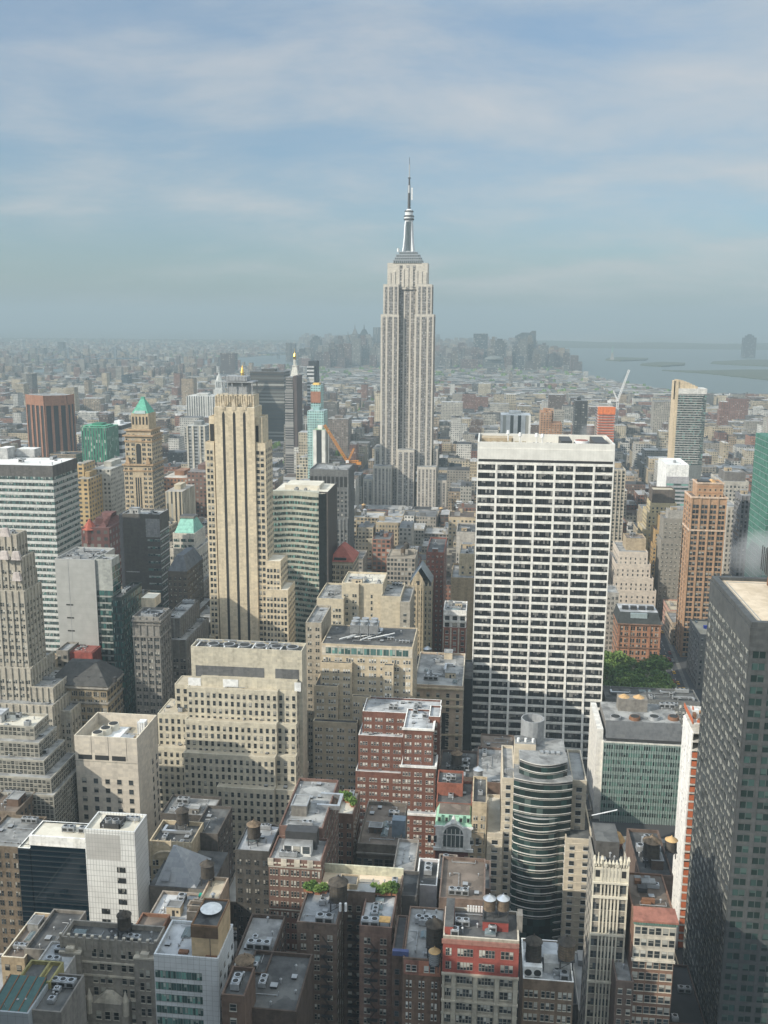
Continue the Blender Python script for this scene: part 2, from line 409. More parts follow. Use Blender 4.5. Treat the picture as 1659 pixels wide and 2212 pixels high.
def S(bw, fh, w=.5, h=.55, g=None, sill=None, **k):
    d = dict(k='p', bw=bw, fh=fh, w=w, h=h, g=g or G['dark'], sill=sill, top=1.5, th=.10); d.update(k); return d
def face(b, pl, a0, a1, z0, z1, c, sp):
    """windows, piers, bands and mullions on one wall"""
    if sp is None or a1-a0 < 1.0: return
    L = a1-a0; m0 = sp.get('mar', 0.); fh = sp['fh']; top = sp['top']
    n = max(1, round((L-2*m0)/sp['bw'])); bw = (L-2*m0)/n
    nf = int((z1-top-z0+.01)/fh)
    k = sp['k']; g = sp['g']; sk = sp.get('skip'); grp = sp.get('n', 1)
    pm = sp.get('pm'); tm = sp.get('tm')
    ztop = z1-top; zlow = ztop-nf*fh
    if k == 's':
        for i in range(n):
            cx = a0+m0+(i+.5)*bw; hw = bw*sp['w']/2
            pbox(b.part('spandrel'), pl, c, cx-hw, cx+hw, zlow, ztop, 0, .05, sp['spm'])
    if k == 'c':
        pbox(b.part('glass_wall'), pl, c, a0+.05, a1-.05, zlow, ztop, 0, .06, g)
        for i in range(n+1):
            x = a0+m0+i*bw; pw = sp.get('mw', .12)
            pbox(b.part('mullion'), pl, c, x-pw/2, x+pw/2, zlow, ztop, .05, sp.get('md', .22), sp['mm'])
        for j in range(nf+1):
            z = ztop-j*fh
            pbox(b.part('spandrel'), pl, c, a0+.06, a1-.06, z-fh*(1-sp['h'])/2 if j else z-fh*(1-sp['h'])/2, z+fh*(1-sp['h'])/2, .05, sp.get('sd', .16), sp['spm'])
        return
    for j in range(nf):
        zb = ztop-(j+1)*fh + fh*(1-sp['h'])*sp.get('zf', .5)
        for i in range(n):
            if sk and sk(i, j, n, nf): continue
            cx = a0+m0+(i+.5)*bw; tw = bw*sp['w']
            if grp == 1: b.win.append((pl, cx, c, zb, tw, fh*sp['h'], g, sp['sill'], sp['th']))
            else:
                gap = sp.get('gap', .25); ow = (tw-gap*(grp-1))/grp
                for q in range(grp): b.win.append((pl, cx-tw/2+ow/2+q*(ow+gap), c, zb, ow, fh*sp['h'], g, sp['sill'], sp['th']))
    if pm:
        pd = sp.get('pd', .45); pw = sp.get('pw', bw*(1-sp['w'])*.6); ev = sp.get('pev', 1)
        for i in range(0, n+1, ev):
            x = a0+m0+i*bw
            xa, xb = max(a0, x-pw/2), min(a1, x+pw/2)
            pbox(b.part('pier'), pl, c, xa, xb, zlow, z1-sp.get('ptop', .3), 0, pd, pm)
    if tm:
        for j in range(0, nf+1, sp.get('tev', 1)):
            z = ztop-j*fh; hh = sp.get('thh', .35)
            if hh > .6: za, zb2 = z-hh/2, z+hh/2
            else: za, zb2 = z-hh/2, z+hh/2
            pbox(b.part('band'), pl, c, a0, a1, za, zb2, 0, sp.get('td', .25), tm)
def tier(b, xl, xr, yt, Yf, Yb, zb, wm, spN=None, spS=None, par=1.1, rm=None, cop=None, hid=False, pth=.45, z=None):
    """one block of a building whose north top edge runs from pixel xl to xr at row yt, Yf metres south of the camera"""
    pc = P((xl+xr)/2, yt, Yf); X0 = P(xl, yt, Yf).x; X1 = P(xr, yt, Yf).x; Z = z or pc.z
    return wtier(b, X0, X1, Z, Yf, Yb, zb, wm, spN, spS, par, rm, cop, hid, pth)
def wtier(b, X0, X1, Z, Yf, Yb, zb, wm, spN=None, spS=None, par=1.1, rm=None, cop=None, hid=False, pth=.45):
    rm = rm or R['gray']; cop = cop or wm
    zr = Z-par
    m = MB(); m.box(X0, X1, Yf, Yb, zb, zr, wm, bottom=False); b.single('wall', m)
    if par > .05:
        pp = MB(); t = pth
        pp.box(X0, X1, Yf, Yf+t, zr, Z, wm, top=cop); pp.box(X0, X1, Yb-t, Yb, zr, Z, wm, top=cop)
        pp.box(X0, X0+t, Yf+t, Yb-t, zr, Z, wm, top=cop); pp.box(X1-t, X1, Yf+t, Yb-t, zr, Z, wm, top=cop)
        b.single('parapet', pp); q = (X0+t, X1-t, Yf+t, Yb-t, zr-.05, zr+.02)
    else: q = (X0+.1, X1-.1, Yf+.1, Yb-.1, zr-.05, zr+.03)
    if q[1] > q[0] and q[3] > q[2]:
        m = MB(); m.box(*q, rm); b.single('roof', m)
    if spN: face(b, 'N', X0, X1, zb, Z, Yf, spN)
    if spS:
        if X1 < 32: face(b, 'W', Yf, Yb, zb, Z, X1, spS)
        if X0 > -32: face(b, 'E', Yf, Yb, zb, Z, X0, spS)
    b.foot(X0, X1, Yf, Yb)
    a = proj((X0, Yf, Z)); c = proj((X1, Yf, Z)); e = proj((X0, Yb, Z)); f = proj((X1, Yb, Z))
    b.px = [min(b.px[0], a[0], e[0]), max(b.px[1], c[0], f[0])]
    b.z = max(b.z, zr); b.last = (X0, X1, Yf, Yb, zr); b.lastZ = Z
    return X0, X1, Z, zr
def onroof(b, name, xl, xr, vt, vb, dep, m, zr, top=None, rim=None, parent=None):
    """a block standing on the roof plane zr, its front foot at row vb and its front top edge at row vt"""
    p = PZ((xl+xr)/2, vb, zr); Y = p.y; X0 = P(xl, vb, Y).x; X1 = P(xr, vb, Y).x; Z = P((xl+xr)/2, vt, Y).z
    mb = MB(); mb.box(X0, X1, Y, Y+dep, zr-.02, Z, m, top=top)
    if rim:
        t = .3
        mb.box(X0-.05, X1+.05, Y-.05, Y+t, Z, Z+.5, rim); mb.box(X0-.05, X1+.05, Y+dep-t, Y+dep+.05, Z, Z+.5, rim)
        mb.box(X0-.05, X0+t, Y+t, Y+dep-t, Z, Z+.5, rim); mb.box(X1-t, X1+.05, Y+t, Y+dep-t, Z, Z+.5, rim)
    o = b.single(name, mb)
    return X0, X1, Y, Z, o
# ------------------------------------------------------------------ palette
C = dict(cream=(.53, .45, .335), lime=(.50, .45, .37), pale=(.60, .56, .49), tan=(.40, .32, .22), buff=(.46, .38, .265), red=(.19, .09, .068), brown=(.135, .092, .07),
         dkbrown=(.085, .064, .052), orange=(.47, .235, .115), white=(.76, .75, .72), gray=(.26, .26, .255), dkgray=(.10, .10, .10), black=(.028, .029, .031), stone=(.30, .275, .24),
         gstone=(.21, .195, .175), rbrick=(.25, .115, .08), pink=(.46, .33, .27), ltgray=(.42, .42, .41), verd=(.22, .45, .36), slate=(.12, .13, .145))
Wm = {k: wall(v) for k, v in C.items()}
R = dict(gray=roofm((.11, .11, .11), (.36, .36, .35)), tar=roofm((.03, .03, .032), (.125, .125, .12)), silver=roofm((.22, .23, .24), (.50, .51, .52)),
         tan=roofm((.36, .31, .23), (.52, .46, .36)), white=roofm((.55, .54, .52), (.78, .77, .75)), brown=roofm((.09, .07, .055), (.20, .16, .13)), pebble=roofm((.52, .42, .30), (.66, .55, .42), .3), cream=roofm((.48, .44, .36), (.66, .62, .53)))
SL = dict(lime=wall((.52, .47, .39)), white=wall((.72, .71, .68)), dark=plain((.05, .05, .05)), stone=wall((.36, .33, .28)), brown=wall((.12, .085, .065)), cream=wall((.60, .54, .43)))
G = {}
G['dark'] = glass('dark', pb=.35)
G['sash'] = glass('sash', frame=(.26, .25, .22), pb=.55, blind=(.52, .50, .44))
G['white'] = glass('white', frame=(.5, .5, .48), blind=(.68, .66, .60), pb=.72)
G['black'] = glass('black', tint=(.012, .013, .014), frame=(.02, .02, .02), pb=.25, blind=(.2, .19, .17), sash=False)
G['grace'] = glass('grace', tint=(.016, .018, .020), frame=(.04, .04, .04), pb=.38, blind=(.23, .225, .21), bars=9, sash=False, fw_=.05, rough=.08)
G['green'] = glass('green', tint=(.045, .085, .080), frame=(.12, .15, .14), pb=.3, blind=(.40, .46, .42), bars=2, sash=False, rough=.1, pg=.2, gcol=(.18, .36, .31))
G['ribbon'] = glass('ribbon', tint=(.035, .050, .050), frame=(.16, .18, .17), pb=.35, blind=(.42, .45, .41), bars=5, sash=False, fw_=.06, pg=.2, gcol=(.10, .2, .18))
G['ribdark'] = glass('ribdark', tint=(.018, .02, .022), frame=(.045, .045, .045), pb=.25, blind=(.22, .22, .2), bars=6, sash=False, fw_=.05)
G['teal'] = glass('teal', tint=(.02, .036, .036), frame=(.04, .06, .06), pb=.25, blind=(.22, .28, .26), bars=3, sash=False, pg=.3, gcol=(.06, .15, .14))
G['curtain'] = glass('curtain', tint=(.03, .05, .055), frame=(.05, .07, .07), pb=0., bars=1, sash=False, fw_=.0, rough=.06)
G['blue'] = plain((.008, .022, .032), rough=.05, spec=.8)
MET = dict(steel=plain((.42, .43, .44), .38, .7), galv=plain((.36, .37, .38), .5, .3), dark=plain((.06, .06, .062), .6, .2), white=plain((.74, .74, .73), .5), rust=plain((.20, .10, .055), .8), gold=plain((.83, .52, .10), .3, 1.0),
           alu=plain((.62, .63, .64), .33, .75), orange=plain((.58, .25, .06), .6), copper=wall((.22, .47, .37), .2, .7), fan=plain((.03, .03, .03), .7), yellow=plain((.75, .45, .04), .4), wood=wall((.17, .125, .085), .3, .9, 3.0), dkwood=wall((.07, .06, .05), .3, .9, 3.0))
# ------------------------------------------------------------------ roof pieces
def me_of(mb, name):
    o = mb.build(name, None, Vector((0, 0, 0))); me = o.data; bpy.data.objects.remove(o); return me
def mk_air(n):
    b = MB(); L = 2.2*n
    b.box(-L/2, L/2, -1.1, 1.1, .35, 1.9, MET['galv'])
    for sx in (-L/2+.2, L/2-.2):
        for sy in (-.9, .9): b.box(sx-.08, sx+.08, sy-.08, sy+.08, 0, .35, MET['dark'])
    for i in range(n):
        x = -L/2+1.1+2.2*i
        b.cyl(x, 0, 1.9, 2.15, .9, .9, MET['alu'], 14); b.cyl(x, 0, 2.15, 2.17, .72, .72, MET['fan'], 14)
        b.box(x-.8, x+.8, -1.13, -1.1, .6, 1.6, MET['fan'])
    return me_of(b, 'air_unit')
AIR = [mk_air(1), mk_air(2), mk_air(3)]
def mk_vent():
    b = MB(); b.cyl(0, 0, 0, 1.3, .22, .22, MET['galv'], 8); b.cyl(0, 0, 1.3, 1.6, .42, .12, MET['galv'], 8); return me_of(b, 'vent_pipe')
VENT = mk_vent()
def mk_sky():
    b = MB(); b.box(-1.2, 1.2, -2, 2, 0, .5, MET['galv']); b.frus((-1.2, 1.2, -2, 2), (-.1, .1, -1.9, 1.9), .5, 1.1, plain((.16, .2, .21), .15)); return me_of(b, 'skylight')
SKYL = mk_sky()
def mk_duct():
    b = MB(); b.box(-5, 5, -.5, .5, .5, 1.4, MET['alu']); b.box(4, 5, -3.5, -.5, .5, 1.4, MET['alu'])
    for x in (-4, 0, 4): b.box(x-.1, x+.1, -.4, .4, 0, .5, MET['dark'])
    b.box(-5.6, -5, -.8, .8, 0, 1.9, MET['galv']); return me_of(b, 'duct')
DUCT = mk_duct()
def mk_pipe():
    b = MB(); b.tube((-5, 0, .4), (5, 0, .4), .13, MET['galv']); b.tube((5, 0, .4), (5, 2.4, .4), .13, MET['galv'])
    for x in (-4, -1.3, 1.3, 4): b.box(x-.1, x+.1, -.2, .2, 0, .3, MET['wood'])
    b.tube((-5, 0, .4), (-5, 0, 1.5), .13, MET['galv']); return me_of(b, 'roof_pipe')
PIPE = mk_pipe()
def mk_hatch():
    b = MB(); b.box(-.8, .8, -.9, .9, 0, .7, MET['dark']); b.box(-.9, .9, -1, 1, .7, .82, MET['galv']); return me_of(b, 'roof_hatch')
HATCH = mk_hatch()
def mk_bulk(wm, rm):
    b = MB(); b.box(-2.6, 2.6, -2, 2, 0, 3.2, wm, top=rm); b.box(-2.75, 2.75, -2.15, -1.85, 3.2, 3.4, MET['galv']); b.box(-2.75, 2.75, 1.85, 2.15, 3.2, 3.4, MET['galv'])
    b.box(-2.75, -2.45, -1.85, 1.85, 3.2, 3.4, MET['galv']); b.box(2.45, 2.75, -1.85, 1.85, 3.2, 3.4, MET['galv'])
    b.box(-.5, .5, -2.06, -2.0, 0, 2.1, MET['dark']); b.box(1.1, 1.9, -2.05, -2.0, 1.2, 2.1, MET['fan']); return me_of(b, 'bulkhead')
BULK = {}
def bulk(k):
    if k not in BULK: BULK[k] = mk_bulk(Wm[k], R['gray'] if k not in ('white', 'ltgray') else R['silver'])
    return BULK[k]
def put(b, name, me, x, y, z, rz=0., s=(1, 1, 1)):
    o = bpy.data.objects.new(name, me); sc.collection.objects.link(o); o.parent = b.root
    o.location = Vector((x, y, z))-b.off; o.rotation_euler = (0, 0, rz); o.scale = s; return o
def clutter(b, x0, x1, y0, y1, z, n, seed=1, kinds='abvvdsb', bw='tan', smax=1.3):
    """roof machinery, spread without overlaps"""
    r = random.Random(seed*91+n); done = []
    for i in range(n):
        k = kinds[i % len(kinds)]
        hw, hd = dict(a=(3, 1.3), b=(3, 2.4), v=(.5, .5), d=(5.8, 3.6), s=(1.4, 2.2), t=(2, 2), p=(5, 1.2), h=(.9, 1))[k]
        for _ in range(14):
            s = r.uniform(.75, smax); rz = r.choice((0, pi/2, pi)); w, d = (hw, hd) if rz != pi/2 else (hd, hw); w *= s; d *= s
            if x1-x0 < 2*w+1.2 or y1-y0 < 2*d+1.2: continue
            x = r.uniform(x0+w+.6, x1-w-.6); y = r.uniform(y0+d+.6, y1-d-.6)
            if any(abs(x-a) < w+c and abs(y-bb) < d+e for a, bb, c, e in done): continue
            done.append((x, y, w+.2, d+.2)); S3 = (s, s, s*r.uniform(.8, 1.15))
            if k == 'a': put(b, 'air_unit', AIR[r.randrange(3)], x, y, z, rz, S3)
            elif k == 'b': put(b, 'bulkhead', bulk(bw), x, y, z, 0 if rz != pi/2 else rz, S3)
            elif k == 'v': put(b, 'vent_pipe', VENT, x, y, z, 0, S3)
            elif k == 'd': put(b, 'duct', DUCT, x, y, z, rz, S3)
            elif k == 'p': put(b, 'roof_pipe', PIPE, x, y, z, rz, (s, s, 1))
            elif k == 'h': put(b, 'roof_hatch', HATCH, x, y, z, rz, S3)
            elif k == 's': put(b, 'skylight', SKYL, x, y, z, rz, S3)
            break
def clut(b, n, seed=1, **k):
    x0, x1, y0, y1, zr = b.last; clutter(b, x0+.6, x1-.6, y0+.6, y1-.6, zr+.02, n, seed, **k)
# water tanks: things of their own
TK = {}
def mk_tank(kind):
    tm = {'wood': MET['wood'], 'dark': MET['dkwood'], 'steel': MET['galv']}[kind[0]]; cm = {'dark': MET['dkwood'], 'tan': wall((.50, .33, .16)), 'silver': MET['alu'], 'wood': MET['wood']}[kind[1]]
    t = MB(); t.smooth = False
    t.cyl(0, 0, 2.6, 6.6, 2.05, 1.95, tm, 20)
    for z in (3.0, 3.7, 4.4, 5.1, 5.8, 6.3): t.cyl(0, 0, z, z+.09, 2.10, 2.10, MET['dark'], 20, cap=False)
    c = MB(); c.cyl(0, 0, 6.6, 8.1, 2.3, 0, cm, 20); c.cyl(0, 0, 8.0, 8.3, .2, .2, cm, 8)
    l = MB(); l.box(-.14, .14, -.14, .14, 0, 2.4, MET['dark'])
    p = MB(); p.box(-2, 2, -2, 2, 2.4, 2.6, MET['dark'])
    for s in (-1.5, 1.5):
        p.tube((-1.5, s, .2), (1.5, s, 2.3), .06, MET['dark'], 4); p.tube((s, -1.5, 2.3), (s, 1.5, .2), .06, MET['dark'], 4)
    return [me_of(m, n) for m, n in ((t, 'tank'), (c, 'conical_roof'), (l, 'leg'), (p, 'platform'))]
def tank_at(x, y, z, s, label, kind=('wood', 'dark'), group=None, hs=1.0, leg=1.0):
    if kind not in TK: TK[kind] = mk_tank(kind)
    T = TK[kind]; o = root('water_tank', (x, y, z), label, 'water tank', group or 'water tanks on the rooftops'); o.scale = (s, s, s*hs)
    for n, me in (('tank', T[0]), ('conical_roof', T[1]), ('platform', T[3])): link(n, me, o, Vector((0, 0, 0)))
    for a in (-1.5, 1.5):
        for c in (-1.5, 1.5): link('leg', T[2], o, Vector((a, c, 0)))
    return o
def tank(u, vb, zr, s, label, kind=('wood', 'dark'), **k):
    p = PZ(u, vb, zr); return tank_at(p.x, p.y, zr-.03, s, label, kind, **k)
# ------------------------------------------------------------------ the tall landmark towers
SILV = plain((.72, .73, .74), .4, 0.)
def spire_tower():
    Y = 1268.
    a = P(879, 1099, Y); wm = Wm['lime2']; spm = Wm['esbsp']
    b = B('skyscraper', 'tallest tower in view, pale limestone with dark window strips, stepped crown, silver mast and antenna', (a.x, Y, 0), nind=100, vbot=1102)
    g = glass('spire', tint=(.05, .052, .055), frame=(.25, .24, .22), pb=.6, blind=(.55, .53, .5))
    def strips(xl, xr, Yf, z0, z1, groups):
        """groups of window strips between limestone piers, pixel edges given at the shaft's own depth"""
        for (p0, p1, n) in groups:
            xa, xb = xl+(xr-xl)*p0, xl+(xr-xl)*p1; w = (xb-xa)/n
            b.part('spandrel').box(xa, xb, Yf-.12, Yf, z0, z1-3.0, spm, bottom=False)
            for i in range(n):
                cx = xa+(i+.5)*w
                if i: b.part('mullion').box(xa+i*w-.13, xa+i*w+.13, Yf-.4, Yf, z0, z1-3, MET['galv'], bottom=False)
                z = z1-3.2-3.75
                while z > z0: b.win.append(('N', cx, Yf-.12, z+1.0, w*.62, 2.0, g, None, .06)); z -= 3.75
    def mass(xl, xr, yt, Yf, Yb, zb, groups, side=True):
        X0 = P(xl, yt, Yf).x; X1 = P(xr, yt, Yf).x; Z = P((xl+xr)/2, yt, Yf).z
        b.part('wall').box(X0, X1, Yf, Yb, zb, Z, wm, bottom=False); b.part('roof').box(X0+.5, X1-.5, Yf+.5, Yb-.5, Z-.1, Z+.15, R['gray'])
        if groups: strips(X0, X1, Yf, zb, Z, groups)
        if side:
            nn = 5; w = (Yb-Yf)/nn
            for i in range(nn):
                for pl, c in (('W', X1),):
                    pbox(b.part('spandrel'), pl, c, Yf+i*w+w*.2, Yf+i*w+w*.8, zb, Z-3, 0, .1, spm)
        b.foot(X0, X1, Yf, Yb); return X0, X1, Z
    s3 = [(.10, .27, 2), (.37, .64, 3), (.74, .92, 2)]
    zl = mass(805.5, 846, 1007, Y-14, Y+30, 0, [(.09, .22, 1), (.31, .42, 1), (.50, .62, 1), (.70, .80, 1), (.88, .95, 1)])[2]
    mass(901, 942, 1009, Y-14, Y+30, 0, [(.07, .18, 1), (.27, .38, 1), (.47, .58, 1), (.66, .77, 1), (.86, .95, 1)])
    mass(859, 895, 972, Y-10, Y+20, 0, [(.05, .28, 2), (.38, .62, 2), (.72, .95, 2)])
    mass(846, 859, 1007, Y-3, Y+20, 0, [(.2, .8, 2)])
    mass(784, 805, 1035, Y-8, Y+34, 0, [(.12, .4, 1), (.6, .88, 1)]); mass(943, 964.6, 1038, Y-8, Y+34, 0, [(.12, .4, 1), (.6, .88, 1)])
    mass(808.5, 822, 966, Y+4, Y+36, 0, [(.25, .8, 2)]); mass(937, 945.5, 970, Y+4, Y+36, 0, [(.25, .8, 1)])
    mass(822.5, 861.5, 679, Y, Y+40, zl-8, s3); mass(895.5, 937, 679, Y, Y+40, zl-8, s3)
    mass(828, 861, 614, Y+2, Y+38, zl, s3); mass(900, 933, 614, Y+2, Y+38, zl, s3)
    mass(861, 900, 600, Y+7, Y+36, zl-20, [(.04, .28, 2), (.37, .62, 2), (.70, .95, 2)], False)
    X0, X1, Z = mass(837, 924, 568, Y+5, Y+34, P(879, 625, Y).z, [(.30, .38, 1), (.47, .55, 1), (.63, .71, 1)], False)
    for i in range(9):
        x = X0+(X1-X0)*(i+.5)/9; b.part('pier').box(x-1.6, x+1.6, Y+4.2, Y+5, Z-30, Z-6-abs(i-4)*1.5, wm)
    # crown of set-back metal decks
    cx = (X0+X1)/2; cyy = Y+19
    def hw(px): return abs(P(879+px, 550, Y+5).x-P(879, 550, Y+5).x)
    for px, v0, v1, d in ((31, 569, 561, 14), (28, 561, 555, 12.5), (25, 555, 549, 11), (19, 549, 543, 9.5)):
        z0, z1 = P(879, v0, Y+5).z, P(879, v1, Y+5).z; w = hw(px)
        b.part('crown').box(cx-w, cx+w, cyy-d, cyy+d, z0-.2, z1-1.0, MET['galv']); b.part('crown').box(cx-w-.5, cx+w+.5, cyy-d-.5, cyy+d+.5, z1-1.0, z1, MET['alu'])
        n = 14
        for i in range(n): b.part('crown_window').box(cx-w+(i+.3)*2*w/n, cx-w+(i+.75)*2*w/n, cyy-d-.12, cyy-d, z0+.6, z1-1.5, G['curtain'])
    # mast: octagon core with four flared wings
    zA, zB, zC = P(882, 543, Y+10).z, P(882, 474, Y+10).z, P(882, 452, Y+10).z
    m = MB(); m.cyl(cx, cyy, zA, zB, 5.6, 5.2, SILV, 16); b.single('mast_core', m)
    for k in range(4):
        m = MB(); ang = k*pi/2+pi/4
        c, s = cos(ang), sin(ang)
        prof = [(4.6, zA), (10.2, zA), (8.8, zA+8), (7.6, zA+18), (6.6, zA+34), (6.0, zB-2), (4.6, zB-2)]
        for side in (-1.1, 1.1): m.poly([(cx+c*r_-s*side, cyy+s*r_+c*side, z) for r_, z in prof], SILV)
        for q in range(len(prof)-1):
            (ra, za), (rb, zb2) = prof[q], prof[q+1]
            m.poly([(cx+c*ra-s*-1.1, cyy+s*ra+c*-1.1, za), (cx+c*ra-s*1.1, cyy+s*ra+c*1.1, za), (cx+c*rb-s*1.1, cyy+s*rb+c*1.1, zb2), (cx+c*rb+s*1.1, cyy+s*rb-c*1.1, zb2)], SILV)
        b.single('mast_wing', m)
    for k in range(3):
        m = MB(); x = cx+(k-1)*1.9; m.box(x-.5, x+.5, cyy-6.1, cyy-5.0, zA+1, zB-2, G['curtain']); b.single('mast_window', m)
    for v0, v1, ra, rb, mt in ((474, 471, 6.8, 6.8, 'dark'), (471, 467, 6.2, 6.2, 'alu'), (467, 464, 7.0, 6.2, 'dark'), (464, 456, 5.2, 5.2, 'alu'), (456, 453.5, 6.1, 5.4, 'dark'), (453.5, 450, 4.6, 2.4, 'alu')):
        m = MB(); m.cyl(cx, cyy, P(882, v0, Y+10).z, P(882, v1, Y+10).z, ra, rb, SILV if mt == 'alu' else MET[mt], 20); b.single('mast_gallery', m)
    prev = 450
    for v1, ra, mt in ((415, 1.9, 'dark'), (398, 1.55, 'galv'), (383, 1.2, 'dark'), (381, 2.0, 'dark'), (353, .75, 'galv'), (337, .35, 'dark')):
        m = MB(); m.cyl(cx, cyy, P(883, prev, Y+10).z-.2, P(883, v1, Y+10).z, ra, ra*.85, MET[mt], 8)
        if ra > 1.1 and mt != 'dark' or v1 == 415:
            z0, z1 = P(883, prev, Y+10).z, P(883, v1, Y+10).z
            for q in range(6): m.box(cx-ra-.7, cx+ra+.7, cyy-.2, cyy+.2, z0+(z1-z0)*(q+.5)/6, z0+(z1-z0)*(q+.5)/6+.5, MET['galv'])
        b.single('antenna', m); prev = v1
    m = MB(); z0 = P(883, 430, Y+10).z; m.box(cx+2.6, cx+4.4, cyy-.6, cyy+.6, z0, z0+15, MET['white']); b.single('antenna_panel', m)
    m = MB(); m.cyl(cx-13, cyy-6, zA-.5, zA+4, 1.5, 1.5, MET['white'], 10); b.single('radome', m)
    b.v0 = 340; b.px = [784, 965]
    b.done()
Wm['lime2'] = wall((.53, .485, .42), .06); Wm['esbsp'] = wall((.25, .225, .205), .15)
spire_tower()

def white_slab():
    Y0, Y1 = 528., 570.
    b = B('office_tower', 'broad white slab tower of wide dark window bays between white piers, blank white top', (25, Y0, 0), nind=100, vbot=1690)
    Wm['grace'] = panelmat((.68, .66, .61), (.46, .45, .42), 1.55, 30., .02, .55)
    wm = Wm['grace']; wb = wall((.72, .70, .65), .10, .6)
    X0 = P(1032, 954, Y0).x; X1 = P(1329, 960, Y0).x; Z = P(1180, 957, Y0).z
    b.part('wall').box(X0, X1, Y0, Y1, 0, Z-6, wm); t = .9
    pp = b.part('parapet'); pp.box(X0, X1, Y0, Y0+t, Z-6, Z, wm); pp.box(X0, X1, Y1-t, Y1, Z-6, Z, wm); pp.box(X0, X0+t, Y0+t, Y1-t, Z-6, Z, wm); pp.box(X1-t, X1, Y0+t, Y1-t, Z-6, Z, wm)
    b.part('roof').box(X0+t, X1-t, Y0+t, Y1-t, Z-6.2, Z-5.9, R['tan'])
    n = 7; bw = (X1-X0)/n; zt = P(1180, 994, Y0).z
    fh = (P(1190, 1005, Y0).z-P(1180, 1600, Y0).z)/34.6
    pd = .5
    for i in range(n+1):
        x = X0+i*bw
        xa, xb = max(X0, x-.62), min(X1, x+.62)
        m = MB()
        # the face flares out towards the street
        prev = None
        for z in (zt, 110, 85, 65, 48, 34, 22, 12, 0):
            d = pd+ (max(0, 60-z)/60)**2*9
            if prev: 
                za, da = prev
                m.poly([(xa, Y0-da, za), (xb, Y0-da, za), (xb, Y0-d, z), (xa, Y0-d, z)], wb)
                m.poly([(xa, Y0, za), (xa, Y0-da, za), (xa, Y0-d, z), (xa, Y0, z)], wb); m.poly([(xb, Y0, za), (xb, Y0-da, za), (xb, Y0-d, z), (xb, Y0, z)], wb)
            prev = (z, d)
        m.poly([(xa, Y0, zt), (xb, Y0, zt), (xb, Y0-pd, zt), (xa, Y0-pd, zt)], wb)
        b.single('pier', m)
    z = zt; j = 0
    b.part('fascia').box(X0, X1, Y0-pd, Y0-.02, zt, Z-3.5, wm)
    b.part('slot').box(X0+.8, X1-.8, Y0-.6, Y0-.02, zt-1.4, zt-.05, MET['fan'])
    z = P(1180, 1005.5, Y0).z
    b.part('band').box(X0, X1, Y0-.55, Y0, z, zt-1.4, wb)
    while z > 2:
        d = (max(0, 60-z)/60)**2*9
        for i in range(n):
            xa, xb = X0+i*bw+.62, X0+(i+1)*bw-.62
            b.win.append(('N', (xa+xb)/2, Y0-d-.02, z-fh+1.5, xb-xa, fh-1.52, G['grace'], None, .12))
        b.part('band').box(X0+.1, X1-.1, Y0-d-.36, Y0, z-fh, z-fh+1.48, wb); z -= fh
    for pl, c in (('W', X1), ('E', X0)):
        zz = P(1180, 1005.5, Y0).z
        while zz > 4:
            for i in range(4): b.win.append((pl, Y0+5+i*9.5+2, c, zz-fh+1.55, 8.2, fh-1.6, G['grace'], None, .1))
            zz -= fh
    b.foot(X0, X1, Y0-10, Y1); b.px = [1005, 1330]; b.z = Z-5.9
    zr = Z-5.9
    m = MB()
    for i in range(5):
        x = X0+8+i*4.2; m.box(x, x+2.2, Y0+12, Y0+18, zr, zr+4.5, wall((.34, .29, .2)))
    b.single('screen_wall', m)
    def blk(x0, x1, y0, y1, h, mt, nm):
        m = MB(); m.box(x0, x1, y0, y1, zr-.02, zr+h, mt); b.single(nm, m)
    blk(X0+2, X0+20, Y0+24, Y0+36, 5.2, Wm['tan'], 'bulkhead'); blk(X0+46, X0+52, Y0+8, Y0+30, 6.2, MET['dark'], 'louver'); blk(X0+64, X0+71, Y0+5, Y0+34, 6., MET['dark'], 'louver')
    m = MB(); m.cyl(X0+58, Y0+18, zr, zr+5.5, 5.0, 4.2, MET['white'], 22); m.cyl(X0+58, Y0+18, zr+5.5, zr+5.8, 3.6, 3.6, plain((.3, .12, .09)), 22); b.single('cooling_fan', m)
    for i, (x, y, h) in enumerate(((17, 22, 10), (24, 30, 8), (33, 20, 9), (36, 16, 9))):
        m = MB(); m.cyl(X0+x, Y0+y, zr, zr+h-2, .35, .35, MET['white'], 8); m.cyl(X0+x, Y0+y, zr+h-2, zr+h, 1.1, .8, MET['white'], 12); b.single('dish_antenna', m)
    clutter(b, X0+22, X0+45, Y0+4, Y1-6, zr, 6, 3, 'avdav'); b.done()
white_slab()

